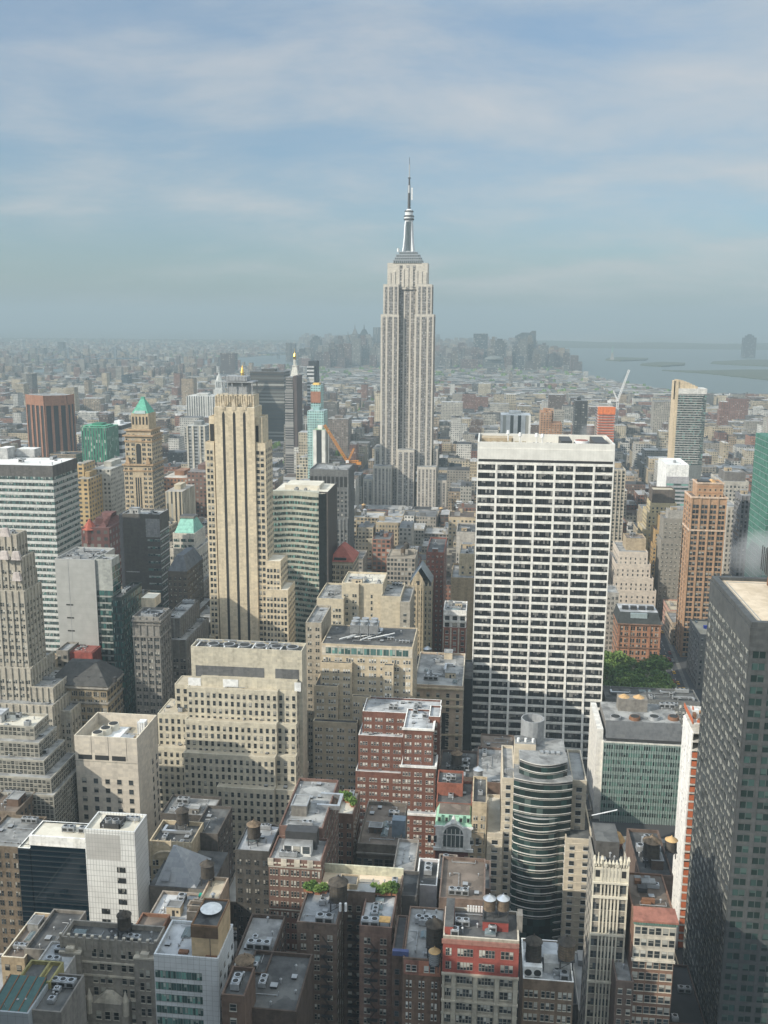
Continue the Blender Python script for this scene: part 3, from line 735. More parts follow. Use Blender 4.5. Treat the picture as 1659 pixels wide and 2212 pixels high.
def dark_slab():
    Y0, Y1 = 281., 334.
    X0 = P(1624, 1344, Y0).x; Z = P(1624, 1344, Y0).z; X1 = X0+62
    b = B('office_tower', 'dark grey granite tower with slanting rows of windows and a pale gravel roof', (X0, Y0, 0), nind=100, vbot=2300)
    wm = wall((.075, .079, .08), .14, .6); wd = wall((.026, .029, .03), .14, .6)
    zr = Z-1.6
    b.part('wall').box(X0, X1, Y0, Y1, 0, zr, wd, bottom=False)
    pp = b.part('parapet'); t = 2.0
    pp.box(X0, X1, Y0, Y0+t, zr, Z, wm); pp.box(X0, X1, Y1-t, Y1, zr, Z, wm); pp.box(X0, X0+t, Y0+t, Y1-t, zr, Z, wm); pp.box(X1-t, X1, Y0+t, Y1-t, zr, Z, wm)
    b.part('roof').box(X0+t, X1-t, Y0+t, Y1-t, zr-.1, zr+.5, R['pebble'])
    g = MB(); g.box(X0+4.0, X0+4.25, Y0+4, Y1-4, zr+.5, zr+.62, MET['galv']); g.box(X0+4, X1-4, Y1-4.25, Y1-4, zr+.5, zr+.62, MET['galv']); b.single('gutter', g)
    m = MB(); m.box(X0+17, X1-2, Y0-4+6, Y1-12+9, zr+3.5, zr+13, wall((.085, .09, .088), .1)); 
    for i in range(26): m.box(X0+16.8, X0+17, Y0+2+i*2.1, Y0+2.5+i*2.1, zr+4, zr+12.5, MET['dark'])
    b.single('plant_room', m)
    for i in range(6):
        m = MB(); m.box(X0+17, X0+18, Y0+6+i*8, Y0+7+i*8, zr+.4, zr+3.6, MET['rust']); b.single('plant_room_leg', m)
    for i in range(5):
        m = MB(); x, y = X0+24+(i % 2)*7, Y0+10+i*9; m.cyl(x, y, zr+13, zr+14.8, 3., 2.7, MET['galv'], 18); m.cyl(x, y, zr+14.8, zr+15, 2.3, 2.3, MET['fan'], 18); b.single('cooling_fan', m)
    fh = 3.72; n = 11; bw = (Y1-Y0)/n; top = 7.2; nf = int((zr-top)/fh)
    glE = glass('slabE', tint=(.02, .025, .026), frame=(.13, .135, .13), pb=.85, blind=(.34, .335, .30), bars=3, sash=False, fw_=.05, rough=.1)
    glN = glass('slabN', tint=(.014, .026, .024), frame=(.07, .08, .078), pb=.3, blind=(.06, .10, .09), bars=2, sash=False, fw_=.06, rough=.1)
    b.part('fascia').box(X0-.35, X0-.02, Y0-.35, Y1, zr-top, zr, wm); b.part('fascia').box(X0-.02, X1, Y0-.35, Y0-.02, zr-top, zr, wm)
    for j in range(nf):
        z = zr-top-(j+1)*fh
        b.part('band').box(X0-.18, X0, Y0, Y1, z, z+1.2, wm); b.part('band').box(X0, X1, Y0-.26, Y0, z, z+1.35, wm)
        for i in range(n): b.win.append(('E', Y0+(i+.5)*bw, X0-.02, z+1.4, bw-.9, fh-1.45, glE, None, .1))
        for i in range(12):
            if j < 6 and False: continue
            b.win.append(('N', X0+(i+.5)*5.15+.3, Y0-.02, z+1.4, 3.9, fh-1.45, glN, None, .1))
    for i in range(n+1):
        y = Y0+i*bw; m = MB(); m.box(X0-.22, X0, max(Y0-.22, y-.45), min(Y1, y+.45), 0, zr-top, wm); b.single('pier', m)
    for i in range(1, 13):
        x = X0+.3+i*5.15; m = MB(); m.box(x-.62, x+.62, Y0-.3, Y0, 0, zr-top, wm); b.single('pier', m)
    m = MB(); m.box(X0+.06, X0+1.0, Y0-.3, Y0, 0, zr-top, wm); b.single('pier', m)
    b.foot(X0, X1, Y0, Y1); b.px = [1450, 1700]; b.done()
dark_slab()

def cream_tower():
    Y = 548.
    Wm['five'] = wall((.56, .475, .345), .11)
    wm = Wm['five']
    b = B('office_tower', 'tall cream tower with three long dark vertical strips and scaffolded tank on top', (P(520, 900, Y).x, Y, 0), nind=100, vbot=1415)
    sw = S(4.4, 3.72, .80, .60, G['dark'], SL['cream'], n=2, gap=.6, top=4.0, mar=.5)
    sside = S(4.2, 3.72, .62, .55, G['dark'], SL['cream'], n=2, gap=.5, top=3)
    # shaft
    X0 = P(462, 880, Y).x; X1 = P(549, 880, Y).x; Z = P(505, 880, Y).z
    b.part('wall').box(X0, X1, Y, Y+19, 0, Z, wm, bottom=False); b.part('roof').box(X0+.4, X1-.4, Y+.4, Y+18.6, Z-.05, Z+.1, R['cream'])
    for u0, u1 in ((479.6, 485.2), (502.6, 508.2), (524.6, 530.2)):
        xa, xb = P(u0, 893, Y).x, P(u1, 893, Y).x; z1 = P(505, 895, Y).z
        m = MB(); m.box(xa, xb, Y-.06, Y, 20, z1, MET['fan']); m.poly([(xa, Y-.06, z1), (xb, Y-.06, z1), ((xa+xb)/2, Y-.06, z1+2.0)], MET['fan'])
        b.single('dark_strip', m)
        m = MB(); xm = (xa+xb)/2; m.box(xm-1.1, xm+1.1, Y-.3, Y, z1+2.5, Z+1, Wm['cream']); m.frus((xm-1.1, xm+1.1, Y-.3, Y+1), (xm-.1, xm+.1, Y-.1, Y+.3), Z+1, Z+5, Wm['cream']); b.single('finial', m)
    # crown with ribs
    xa, xb = P(466, 851, Y+3).x, P(547, 851, Y+3).x; zc = P(505, 850, Y+3).z
    b.part('crown').box(xa, xb, Y+3, Y+17, Z, zc-1, wm); 
    n = 16
    for i in range(n+1):
        x = xa+(xb-xa)*i/n; b.part('crown').box(x-.35, x+.35, Y+2.5, Y+3, Z, zc-(.2 if i % 2 else 1.3), Wm['cream'])
    b.part('crown_roof').box(xa+.3, xb-.3, Y+3.3, Y+16.7, zc-1, zc-.8, R['tan'])
    # upper machinery
    zr = zc-.9; xc = P(516, 830, Y+10).x
    z2 = P(516, 826, Y+8).z; m = MB()
    for dx in (-9, -3, 3, 9):
        for dy in (6, 18): m.box(xc+dx-.25, xc+dx+.25, Y+dy-.25, Y+dy+.25, zr, z2, MET['galv'])
    m.box(xc-9.6, xc+9.6, Y+5.4, Y+18.6, z2, z2+.6, MET['galv']); b.single('steel_frame', m)
    m = MB(); m.box(xc-6, xc+6, Y+8, Y+15, zr, z2, MET['galv']); b.single('bulkhead', m)
    z3 = P(516, 813, Y+8).z; m = MB(); m.box(xc-7.4, xc+5.5, Y+7, Y+17, z2+.9, z3, MET['galv']); 
    for i in range(7): m.box(xc-7.5+i*2.0, xc-7.3+i*2.0, Y+6.8, Y+7, z2+1, z3+.3, MET['galv'])
    b.single('tank_screen', m)
    # wings
    zz = Z
    def wing(xl, xr, yt, Yf, Yb, sp, spS=None, zb=0): return tier(b, xl, xr, yt, Yf, Yb, zb, wm, sp, spS, .9, R['cream'], Wm['cream'])
    for xl, xr, yt in ((451, 462, 899), (549, 566, 901)):
        wing(xl, xr, yt, Y+2.5, Y+18, None)
        xm = P((xl+xr)/2 if xl < 500 else 553, yt, Y+2).x; za, zb_ = P(460, 953, Y+2).z, P(460, yt+17, Y+2).z
        m = MB(); m.box(xm-1.2, xm+1.2, Y+2.35, Y+2.5, za, zb_, MET['fan']); b.single('dark_strip', m)
    wing(442.5, 462, 955, Y+1, Y+20, sw); wing(549.2, 573, 957, Y+1, Y+19, sw, sside)
    wing(573.3, 606, 1212, Y-3, Y+17, sw, sside)
    X0b, X1b, *_ = wing(573.3, 622, 1274, Y-7, Y+14, sw, sside)
    wing(438, 462, 1375, Y-3, Y+20, sw)
    b.v0 = 800; b.px = [438, 640]; b.done()
cream_tower()

def banded_hotel():
    Y = 352.
    b = B('hotel_tower', 'curved tower of dark glass bands and white rims between beige wings, grey drum on top', (P(1170, 1700, Y).x, Y, 0), nind=100, vbot=2050)
    wm = wall((.56, .49, .385), .07); rim = wall((.66, .64, .60), .06); gl = G['teal2']
    sw = S(7.2, 3.35, .24, .52, G['dark'], SL['white'], top=2.2)
    sw2 = dict(sw, bw=5.0, w=.38, h=.56)
    rb = wall((.36, .31, .24))
    dd = dict(tm=SL['cream'], tev=1, thh=.25, td=.14)
    A = tier(b, 1085, 1112, 1681, Y, Y+30, 0, wm, dict(sw2, **dd), None, 1.2, R['gray'])
    tier(b, 1052, 1086, 1800, Y-2, Y+30, 0, wm, dict(sw2, **dd), None, 1.2, R['cream'])
    tier(b, 1236, 1268, 1686, Y+4, Y+32, 0, wm, dict(sw2, **dd), dict(sw2), 1.2, R['gray'])
    tier(b, 1222, 1281, 1812, Y-5, Y+26, 0, wm, dict(sw2, **dd), dict(sw2), 1.2, R['tar'])
    def arcpts(xl, xr, Yf, bulge, n=18):
        xa, xb = xl, xr; return [(xa+(xb-xa)*i/n, Yf-bulge*(1-((2*i/n)-1)**2)) for i in range(n+1)]
    def curved(xl, xr, yt, Yf, Yb, zb, bulge, fh, name):
        X0 = P(xl, yt, Yf).x; X1 = P(xr, yt, Yf).x; Z = P((xl+xr)/2, yt, Yf-bulge).z
        pts = arcpts(X0, X1, Yf, bulge); full = pts+[(X1, Yb), (X0, Yb)]
        b.part('roof').prism([(x, y+.6) for x, y in pts]+[(X1-.6, Yb-.6), (X0+.6, Yb-.6)], Z-1.3, Z-1.2, R['gray'])
        m = MB(); m.prism(full, zb, Z-1.3, gl, top=R['gray'], us=.42, vs=1.); b.single('glass_wall', m)
        z = Z; k = 0
        while z > zb+1:
            m = MB(); out = [(x, y-.55) for x, y in pts]
            hs = .30
            m.prism([(x, y-.17) for x, y in pts]+[(X1+.02, Yf+.3), (X1+.02, Yf+8), (X0-.02, Yf+8), (X0-.02, Yf+.3)], z-hs, z, rim, top=None if k else R['gray'])
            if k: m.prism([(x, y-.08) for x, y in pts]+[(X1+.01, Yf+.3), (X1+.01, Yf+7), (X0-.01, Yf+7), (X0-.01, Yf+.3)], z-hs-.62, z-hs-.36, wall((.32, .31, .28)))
            b.single('floor_rim', m); z -= fh; k += 1
        b.foot(X0, X1, Yf-bulge, Yb); return X0, X1, Z
    X0, X1, Z = curved(1110, 1237, 1690, Y-1, Y+24, 0, 2.9, 3.35, 'a')
    a, c, Z2 = curved(1122, 1226, 1652, Y+3, Y+26, Z-1.3, 4.4, 3.35, 'b')
    m = MB(); m.prism(arcpts(P(1108, 1830, Y-4).x, P(1212, 1830, Y-4).x, Y-2.2, 3.0)+[(P(1212, 1830, Y).x, Y+5), (P(1108, 1830, Y).x, Y+5)], 0, P(1170, 1782, Y-9).z, gl, top=R['gray'], us=.42); b.single('lower_bay', m)
    z = P(1170, 1782, Y-9).z; z = Z-round((Z-z)/3.35)*3.35; pts = arcpts(P(1107, 1830, Y-4).x, P(1213, 1830, Y-4).x, Y-2.3, 3.2)
    while z > 12:
        m = MB(); m.prism(pts+[(pts[-1][0], Y), (pts[0][0], Y)], z-.30, z, rim)
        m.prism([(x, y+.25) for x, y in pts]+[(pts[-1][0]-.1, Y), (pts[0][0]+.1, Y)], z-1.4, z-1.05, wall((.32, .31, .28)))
        b.single('floor_rim', m); z -= 3.35
    # beige block and drum
    for xl, xr, vt, ya, yb in ((1112, 1158, 1606, 13, 21), (1190, 1212, 1628, 15, 20)):
        m = MB(); z1 = P(xl, vt, Y+ya).z; m.box(P(xl, vt, Y+ya).x, P(xr, vt, Y+ya).x, Y+ya, Y+yb, Z-2, z1, wm, top=R['gray'])
        for q in range(3): x = P(xl+8+q*(xr-xl-14)/2, vt, Y+ya).x; m.cyl(x, Y+ya+2, z1, z1+1.6, .55, .55, MET['white'], 10)
        b.single('bulkhead', m)
    zt, zb = P(1150, 1551, Y+24).z, P(1150, 1611, Y+24).z
    xc = P(1150, 1580, Y+24).x; rr = (P(1176, 1580, Y+24).x-P(1125, 1580, Y+24).x)/2
    m = MB(); n = 16; Z0 = zb-9
    for k in range(n):
        a0, a1 = 2*pi*k/n, 2*pi*(k+1)/n
        q = [(xc+rr*cos(t), Y+24+rr*sin(t)) for t in (a0, a1)]; i_ = [(xc+(rr-.5)*cos(t), Y+24+(rr-.5)*sin(t)) for t in (a0, a1)]
        m.poly([(*q[0], Z0), (*q[1], Z0), (*q[1], zt), (*q[0], zt)], MET['galv']); m.poly([(*i_[0], zt-3), (*i_[1], zt-3), (*i_[1], zt), (*i_[0], zt)], MET['galv'])
        m.poly([(*q[0], zt), (*q[1], zt), (*i_[1], zt), (*i_[0], zt)], MET['alu'])
    m.cyl(xc, Y+24, zt-3.2, zt-3, rr-.5, rr-.5, R['gray'], 16); b.single('drum', m)
    m = MB(); m.cyl(xc-1, Y+23.5, zt-3, zt-1.6, 1.6, 1.6, MET['dark'], 10); b.single('fan', m)
    for i in range(4):
        m = MB(); x = c-4-i*2.2; m.box(x, x+1.4, Y+8, Y+10, Z2-1.3, Z2+.8, MET['alu']); b.single('air_unit', m)
    for i in range(5):
        m = MB(); p = PZ(1092+i*4, 1672, A[3]); m.cyl(p.x, p.y, A[3], A[3]+2.2, .5, .5, MET['galv'], 8); b.single('vent_pipe', m)
    b.px = [1048, 1283]; b.done()
G['teal2'] = None
def bandglass():
    m, t, bb = newmat('band_glass')
    uv = N(t, 'ShaderNodeUVMap'); sp = N(t, 'ShaderNodeSeparateXYZ'); t.links.new(uv.outputs[0], sp.inputs[0])
    f = math_(t, 'FLOOR', math_(t, 'MULTIPLY', sp.outputs[0], 1.0)); z = math_(t, 'FLOOR', math_(t, 'DIVIDE', sp.outputs[1], 3.35))
    cb = N(t, 'ShaderNodeCombineXYZ'); t.links.new(f, cb.inputs[0]); t.links.new(z, cb.inputs[1])
    wn = N(t, 'ShaderNodeTexWhiteNoise', noise_dimensions='3D'); t.links.new(cb.outputs[0], wn.inputs[0])
    r = ramp(t, [(0, (.014, .02, .02)), (.6, (.022, .038, .036)), (.85, (.03, .065, .06)), (1, (.10, .13, .12))], wn.outputs['Value'])
    t.links.new(r.outputs[0], bb.inputs['Base Color']); bb.inputs['Roughness'].default_value = .1; return m
G['teal2'] = bandglass()
banded_hotel()

def green_office():
    Y = 452.
    b = B('office_building', 'green glass office with grey slanted louvre screen and two domed tanks on its roof', (P(1390, 1700, Y).x, Y, 0), nind=100, vbot=1830)
    wm = wall((.62, .60, .54), .1)
    gg = S(5.6, 3.95, .97, .60, G['greenrow'], None, top=.6, mar=.5)
    X0, X1, Z, zr = tier(b, 1303, 1477, 1606, Y, Y+34, 0, wm, None, None, .2, R['gray'])
    b.part('spandrel').box(X0+.3, X1, Y-.08, Y, 0, Z-.6, plain((.24, .31, .285), .35), bottom=False)
    gg['th'] = .16
    face(b, 'N', X0, X1, 0, Z, Y, gg)
    n = 32
    for i in range(n+1):
        x = X0+.3+(X1-X0-.3)*i/n; b.part('mullion').box(x-.09, x+.09, Y-.42, Y-.08, 0, Z-.4, plain((.36, .42, .40), .4), bottom=False)
    # white flank wall
    m = MB(); xw = P(1289, 1600, Y+2).x; m.box(xw, X0, Y+2, Y+36, 0, P(1300, 1575, Y+2).z, wall((.66, .64, .60), .1)); b.single('flank_wall', m); b.foot(xw, X1, Y, Y+40)
    # sloping louvres
    z2 = P(1390, 1557, Y+7).z; z1 = P(1390, 1598, Y+1).z
    m = MB(); xl, xr = P(1309, 1595, Y+1).x, P(1474, 1595, Y+1).x; lm = wall((.15, .155, .16), .1)
    m.poly([(xl, Y+1, z1), (xr, Y+1, z1), (xr, Y+5.5, z2), (xl, Y+5.5, z2)], lm); m.poly([(xl, Y+1, z1), (xl, Y+5.5, z2), (xl, Y+5.5, z1)], lm); m.poly([(xr, Y+1, z1), (xr, Y+5.5, z2), (xr, Y+5.5, z1)], lm)
    for i in range(64):
        x = xl+(xr-xl)*i/64; m.tube((x, Y+.9, z1), (x, Y+5.4, z2), .12, lm, 4)
    b.single('louvre_screen', m)
    b.part('plenum').box(xl+.3, xr-.3, Y+1.2, Y+5, Z, z1, MET['dark'])
    m = MB(); m.box(xl, xr, Y+5.55, Y+31, zr, z2-.6, wall((.2, .19, .18)), top=R['gray']); b.single('plant_room', m); zq = z2-.6
    for i in range(4):
        p = PZ(1322+i*42+8, 1556, zq); m = MB(); m.cyl(p.x, p.y+1.5, zq, zq+1.6, 2.9, 2.6, MET['rust'] if i % 2 else MET['galv'], 18); m.cyl(p.x, p.y+1.5, zq+1.6, zq+1.7, 2.2, 2.2, MET['fan'], 18); b.single('cooling_fan', m)
    x0, x1, yy, zt, _ = onroof(b, 'tank_house', 1335, 1398, 1511, 1537, 7, Wm['gstone'], zq)
    for u in (1350, 1382):
        m = MB(); x = P(u, 1511, yy).x; m.cyl(x, yy+3.4, zt, zt+1.4, 2.9, .5, wall((.52, .34, .17)), 18); b.single('tank_dome', m)
    p = PZ(1440, 1530, zq); clutter(b, p.x-9, p.x+8, p.y-6, p.y+6, zq, 6, 5, 'advavv')
    b.px = [1289, 1480]; b.done()
G['greenrow'] = glass('greenrow', tint=(.014, .024, .023), frame=(.16, .22, .20), pb=.35, blind=(.13, .22, .19), bars=5, sash=False, fw_=.07, pg=.35, gcol=(.11, .23, .19))
green_office()

def netted_tower():
    Y = 353.; X0 = 80.5
    b = B('construction_site', 'unfinished concrete tower with white side wall and orange safety nets on each floor', (X0, Y, 0), 'construction site', nind=0, vbot=1960)
    wm = wall((.76, .74, .71), .1); Z = P(1493, 1594, Y).z+6; Yb = Y+17.
    b.part('wall').box(X0, X0+.5, Y, Yb, 0, Z-4, wm)
    z = Z; nm = plain((.52, .15, .065), .8); k = 0; r = random.Random(4)
    b.part('core').box(X0+4.5, X0+20, Y+4, Yb, 0, Z-3, Wm['ltgray'])
    while z > 4:
        m = MB(); m.box(X0+.5, X0+20, Y-.4, Yb, z-.55, z, wall((.60, .57, .52), .15)); b.single('floor_slab', m)
        if k > 2:
            m = MB(); m.box(X0+.6, X0+20, Y-.3, Y-.2, z-3.3, z-.75+r.uniform(-.5, .1), nm); b.single('safety_net', m)
        z -= 3.55; k += 1
    for i in range(16):
        m = MB(); x, y = X0+1+r.random()*13, Y+r.random()*14; h = r.uniform(.5, 2.6); m.box(x, x+r.uniform(.3, 2.5), y, y+r.uniform(.3, 3), Z, Z+h, r.choice([nm, MET['rust'], MET['white'], MET['orange'], Wm['pink']])); b.single('building_material', m)
    m = MB(); m.box(X0-.02, X0+.2, Y, Yb, Z-.5, Z+1.3, nm); b.single('guard_net', m)
    for i in range(10): 
        m = MB(); m.tube((X0+i*1.5+1, Y+1, Z), (X0+i*1.5+1, Y+1, Z+3.4), .08, MET['rust'], 4); b.single('rebar_post', m)
    # grime and wear openings on the white wall
    for i in range(60):
        zz = r.uniform(8, Z-8); y = Y+r.uniform(1, 15); b.part('wall_patch').box(X0-.03, X0, y, y+r.uniform(.2, .5), zz, zz+r.uniform(.3, .9), Wm['gray'])
    b.foot(X0, X0+20, Y, Yb); b.px = [1450, 1512]; b.done()
netted_tower()
# ------------------------------------------------------------------ foreground and middle blocks
def hero(name, label, anchor, tiers, vbot, nind=100, roof='gray', cl=4, seed=1, bw='tan', cat='building', kinds='abvvdsb', extra=None, clt=0):
    """tiers: (xl,xr,yt,Yf,Yb,zb,wall,specN,specS,kw); zb 'n' = the next tier's roof"""
    u, v, Y = anchor; p = P(u, v, Y)
    b = B(name, label, (p.x, Y, 0), cat, nind, vbot)
    zs = []
    for t in tiers:
        xl, xr, yt, Yf, Yb = t[:5]; zs.append(P((xl+xr)/2, yt, Yf).z)
    b.tiers = []
    for i, t in enumerate(tiers):
        xl, xr, yt, Yf, Yb, zb, wm, sN, sS = t[:9]; kw = dict(t[9]) if len(t) > 9 else {}
        if zb == 'n': zb = zs[i+1]-kw.get('npar', 1.1)
        kw.pop('npar', None); kw.setdefault('rm', R[roof])
        if isinstance(kw['rm'], str): kw['rm'] = R[kw['rm']]
        b.tiers.append(tier(b, xl, xr, yt, Yf, Yb, zb, wm, sN, sS, **kw)); b.lasts = getattr(b, 'lasts', [])+[b.last]
    if cl:
        b.last = b.lasts[clt]; clut(b, cl, seed, bw=bw, kinds=kinds)
    if extra: extra(b)
    for k, (x0, x1, y0, y1, zr) in enumerate(b.lasts):
        if y0 < 640 and x1-x0 > 7 and y1-y0 > 7: clutter(b, x0+.6, x1-.6, y0+.6, y1-.6, zr+.02, min(12, 3+int((x1-x0)*(y1-y0)/60)), seed+50+k, kinds='vhpvavhp', smax=1.0)
    b.done(); return b
Wt = lambda r, **k: wall(r, **k)
sS, dS = SL['stone'], SL['lime']
# --- bottom edge ------------------------------------------------------------------
def gothic_extra(b):
    X0, X1, Y, Yb, zr = b.lasts[0]; wm = Wm['stone']
    # buttress piers with pinnacle caps along the parapet
    n = 12
    for i in range(n+1):
        x = X0+(X1-X0)*i/n; m = MB(); m.box(x-.3, x+.3, Y-.25, Y+.3, zr-2.2, zr+2.3, wm); m.box(x-.4, x+.4, Y-.35, Y+.4, zr+2.3, zr+2.7, SL['lime']); b.single('buttress', m)
    for j, dz in enumerate((5.6, 9.8, 17.0)):
        m = MB(); m.box(X0, X1, Y-.45, Y, zr-dz-.25, zr-dz+.25, SL['lime']); b.single('string_course', m)
    for xc in (X0+3.0, X1-3.0):
        m = MB(); m.box(xc-3, xc+3, Y-1.4, Y-.02, 0, zr-2.6, wm); m.box(xc-3.2, xc+3.2, Y-1.6, Y+.2, zr-2.6, zr-2.1, SL['lime']); b.single('corner_bay', m)
        m = MB(); m.box(xc-1.2, xc+1.2, Y-1.5, Y, zr-2.1, zr-.9, SL['lime']); b.single('gablet', m)
        for q in range(5):
            for s_ in (-.9, .9): b.win.append(('N', xc+s_, Y-1.42, zr-8.3-q*4.1, 1.25, 2.5, G['sash'], dS, .1))
    xm = (X0+X1)/2
    m = MB(); m.box(xm-6, xm+6, Y-3, Y-.02, 0, zr-16.5, wm); m.frus((xm-4, xm+4, Y-2.9, Y-.4), (xm-1, xm+1, Y-2.2, Y-.6), zr-16.5, zr-13.8, SL['lime']); b.single('entrance_bay', m)
    for s_ in (-5.3, 5.3):
        m = MB(); m.cyl(xm+s_, Y-2.6, zr-20, zr-15.5, .9, .9, SL['lime'], 8); m.cyl(xm+s_, Y-2.6, zr-15.5, zr-12, .95, 0, SL['lime'], 8); b.single('turret', m)
    for q in range(4):
        for s_ in (-2.6, 0, 2.6): b.win.append(('N', xm+s_, Y-3.02, zr-21.5-q*4.1, 1.6, 2.6, G['sash'], dS, .1))
    for s_ in (-1, 1):
        xa = xm+s_*((X1-X0)/4+2); m = MB(); m.box(xa-7.5, xa+7.5, Y-2.2, Y-.02, 0, zr-25.5, wm); m.box(xa-7.7, xa+7.7, Y-2.4, Y, zr-25.5, zr-25, SL['lime']); b.single('lower_step', m)
        for i in range(4):
            for q in range(2): b.win.append(('N', xa-5.4+i*3.6, Y-2.22, zr-30-q*4.1, 1.5, 2.5, G['sash'], dS, .1))
gb = hero('loft_building', 'grey stone loft with gothic arched corner bays, buttresses and a black roof', (235, 2030, 232), [
    (132, 336, 2031, 232, 240, 0, Wm['stone'], S(2.2, 4.1, .66, .64, G['sash'], dS, top=2.2, skip=lambda i, j, n, nf: i % 4 == 3 or i < 2 or i > n-3), None, dict(rm='tar', par=1.6))], 2300, seed=3, cl=3, roof='tar', bw='stone', kinds='vas', extra=gothic_extra)
tank(270, 2018, gb.lasts[0][4], .95, 'dark wooden water tank on the black roof of the grey gothic loft', ('dark', 'dark'))
def white_off_extra(b):
    X0, X1, Y, Yb, zr = b.lasts[0]
    o = onroof(b, 'penthouse', 415, 472, 2003, 2068, 12, wall((.50, .375, .235), .1), zr, R['tar'], rim=wall((.20, .12, .07)))
    m = MB(); m.box(o[0]-.1, o[1]+.1, o[2]-.12, o[2], o[3]-3.2, o[3]+.02, wall((.13, .09, .06))); b.single('penthouse_band', m)
    m = MB(); xc, yc = (o[0]+o[1])/2, o[2]+6.5; m.cyl(xc, yc, o[3], o[3]+1.2, .6, .6, MET['dark'], 8); m.cyl(xc, yc, o[3]+1.2, o[3]+2.3, 2.9, .1, MET['white'], 20); b.single('roof_dish', m)
    m = MB(); m.tube((o[1]-2, o[2]-.6, zr), (o[1]-2, o[2]-.6, zr+6), .1, MET['dark']); m.box(o[1]-3.4, o[1]-.4, o[2]-1.4, o[2]-.1, zr, zr+.8, MET['rust']); b.single('vent_pipe', m)
    m = MB(); m.box(X0+6, X0+8.6, Y+2, Y+3.4, zr, zr+.6, MET['rust']); b.single('roof_hatch', m)
wo = hero('office_building', 'white panelled office with green glass ribbons and a tan rooftop block under a white dish', (400, 2070, 218), [
    (332, 471, 2066, 218, 233, 0, panelmat((.62, .64, .65), (.3, .3, .3), 1.6, 1.5), dict(S(1.42, 3.55, .94, .62, G['green'], None, top=4.0, mar=.2), skip=lambda i, j, n, nf: i > n-4), S(4, 3.5, .3, .4, G['dark'], None, top=4), dict(rm='silver', par=1.0))], 2300, cl=3, seed=8, kinds='vsv', extra=white_off_extra)
hero('brick_building', 'small brown brick shed roofed block at the foot of the white panelled office', (500, 2140, 205), [
    (478, 528, 2150, 205, 216, 0, Wm['brown'], S(6, 4, .3, .5, G['sash'], sS, top=1.4), None, dict(rm='tar')),
    (505, 640, 2180, 212, 235, 0, Wm['dkbrown'], None, None, dict(rm='tar'))], 2300, cl=2, roof='tar', nind=20, seed=2, kinds='va')
lo = hero('brick_building', 'low dark grey-roofed block between the tan rooftop block and the dormered brick tower', (545, 2060, 226), [
    (494, 574, 2100, 226, 252, 0, Wm['dkbrown'], S(3.2, 3.6, .45, .5, G['dark'], None), S(3.2, 3.6, .45, .5, G['dark'], None), dict(rm='gray'))], 2230, cl=5, seed=12, kinds='avsad', bw='dkbrown', nind=40)
tank(530, 2128, P(545, 2160, 212).z-1, 1.15, 'brown wooden water tank with a flat rusty top by the low dark roofs', ('wood', 'wood'))
# bottom left jumble
yb = hero('brick_building', 'yellow stucco rooftop building with dark roof beside the gothic loft', (70, 2120, 205), [
    (78, 108, 2120, 207, 215, 0, wall((.29, .26, .12), .2), S(8, 5, .2, .3, G['dark'], None), None, dict(rm='tar')),
    (24, 79, 2135, 205, 216, 0, wall((.29, .26, .12), .2), S(12, 5, .12, .3, G['dark'], None), None, dict(rm='tar'))], 2230, cl=1, nind=20, seed=5, kinds='a')
hero('brick_building', 'low building with a long white roof left of the gothic loft', (100, 2090, 222), [
    (62, 134, 2105, 222, 236, 0, wall((.45, .43, .4)), S(5, 4, .3, .4, G['dark'], None), None, dict(rm='silver', par=.6))], 2230, cl=3, nind=20, seed=15, kinds='vva')
hero('brick_building', 'tan low block with a curved cream cornice at the left edge of the jumbled roofs', (30, 2080, 236), [
    (2, 52, 2068, 240, 262, 0, Wm['tan'], S(3, 4, .4, .5, G['dark'], None), S(3, 4, .4, .5, G['dark'], None), dict(rm='brown', cop=SL['cream'])),
    (52, 126, 2052, 242, 262, 0, Wm['gstone'], None, None, dict(rm='tar'))], 2200, cl=4, nind=30, seed=6, kinds='bavs', bw='gray')
def glassroof(b):
    X0, X1, Y, Yb, zr = b.lasts[0]; m = MB(); gm = plain((.045, .11, .10), .3)
    m.poly([(X0+.5, Y+.5, zr+.3), (X1-.5, Y+.5, zr+.3), (X1-.5, Yb-.5, zr+2.2), (X0+.5, Yb-.5, zr+2.2)], gm); m.poly([(X0+.5, Yb-.5, zr), (X1-.5, Yb-.5, zr), (X1-.5, Yb-.5, zr+2.2), (X0+.5, Yb-.5, zr+2.2)], gm); m.poly([(X1-.5, Y+.5, zr), (X1-.5, Yb-.5, zr), (X1-.5, Yb-.5, zr+2.2), (X1-.5, Y+.5, zr+.3)], gm)
    for i in range(5):
        x = X0+.6+(X1-X0-1.2)*i/4; m.tube((x, Y+.5, zr+.4), (x, Yb-.5, zr+2.3), .16, MET['rust'], 4)
    b.single('glass_roof', m)
hero('office_building', 'low grey block with a green glazed roof in the lower left corner', (25, 2180, 196), [(-30, 60, 2186, 196, 208, 0, panelmat((.36, .39, .41), (.2, .2, .2), 2, 3), None, None, dict(rm='tar', par=.8))], 2300, cl=0, extra=glassroof)
hero('brick_building', 'low dark block carrying grey machine boxes beside the green glazed roof', (95, 2180, 198), [(60, 131, 2184, 198, 212, 0, Wm['gstone'], None, None, dict(rm='tar'))], 2300, cl=6, seed=31, kinds='aadava', nind=10)
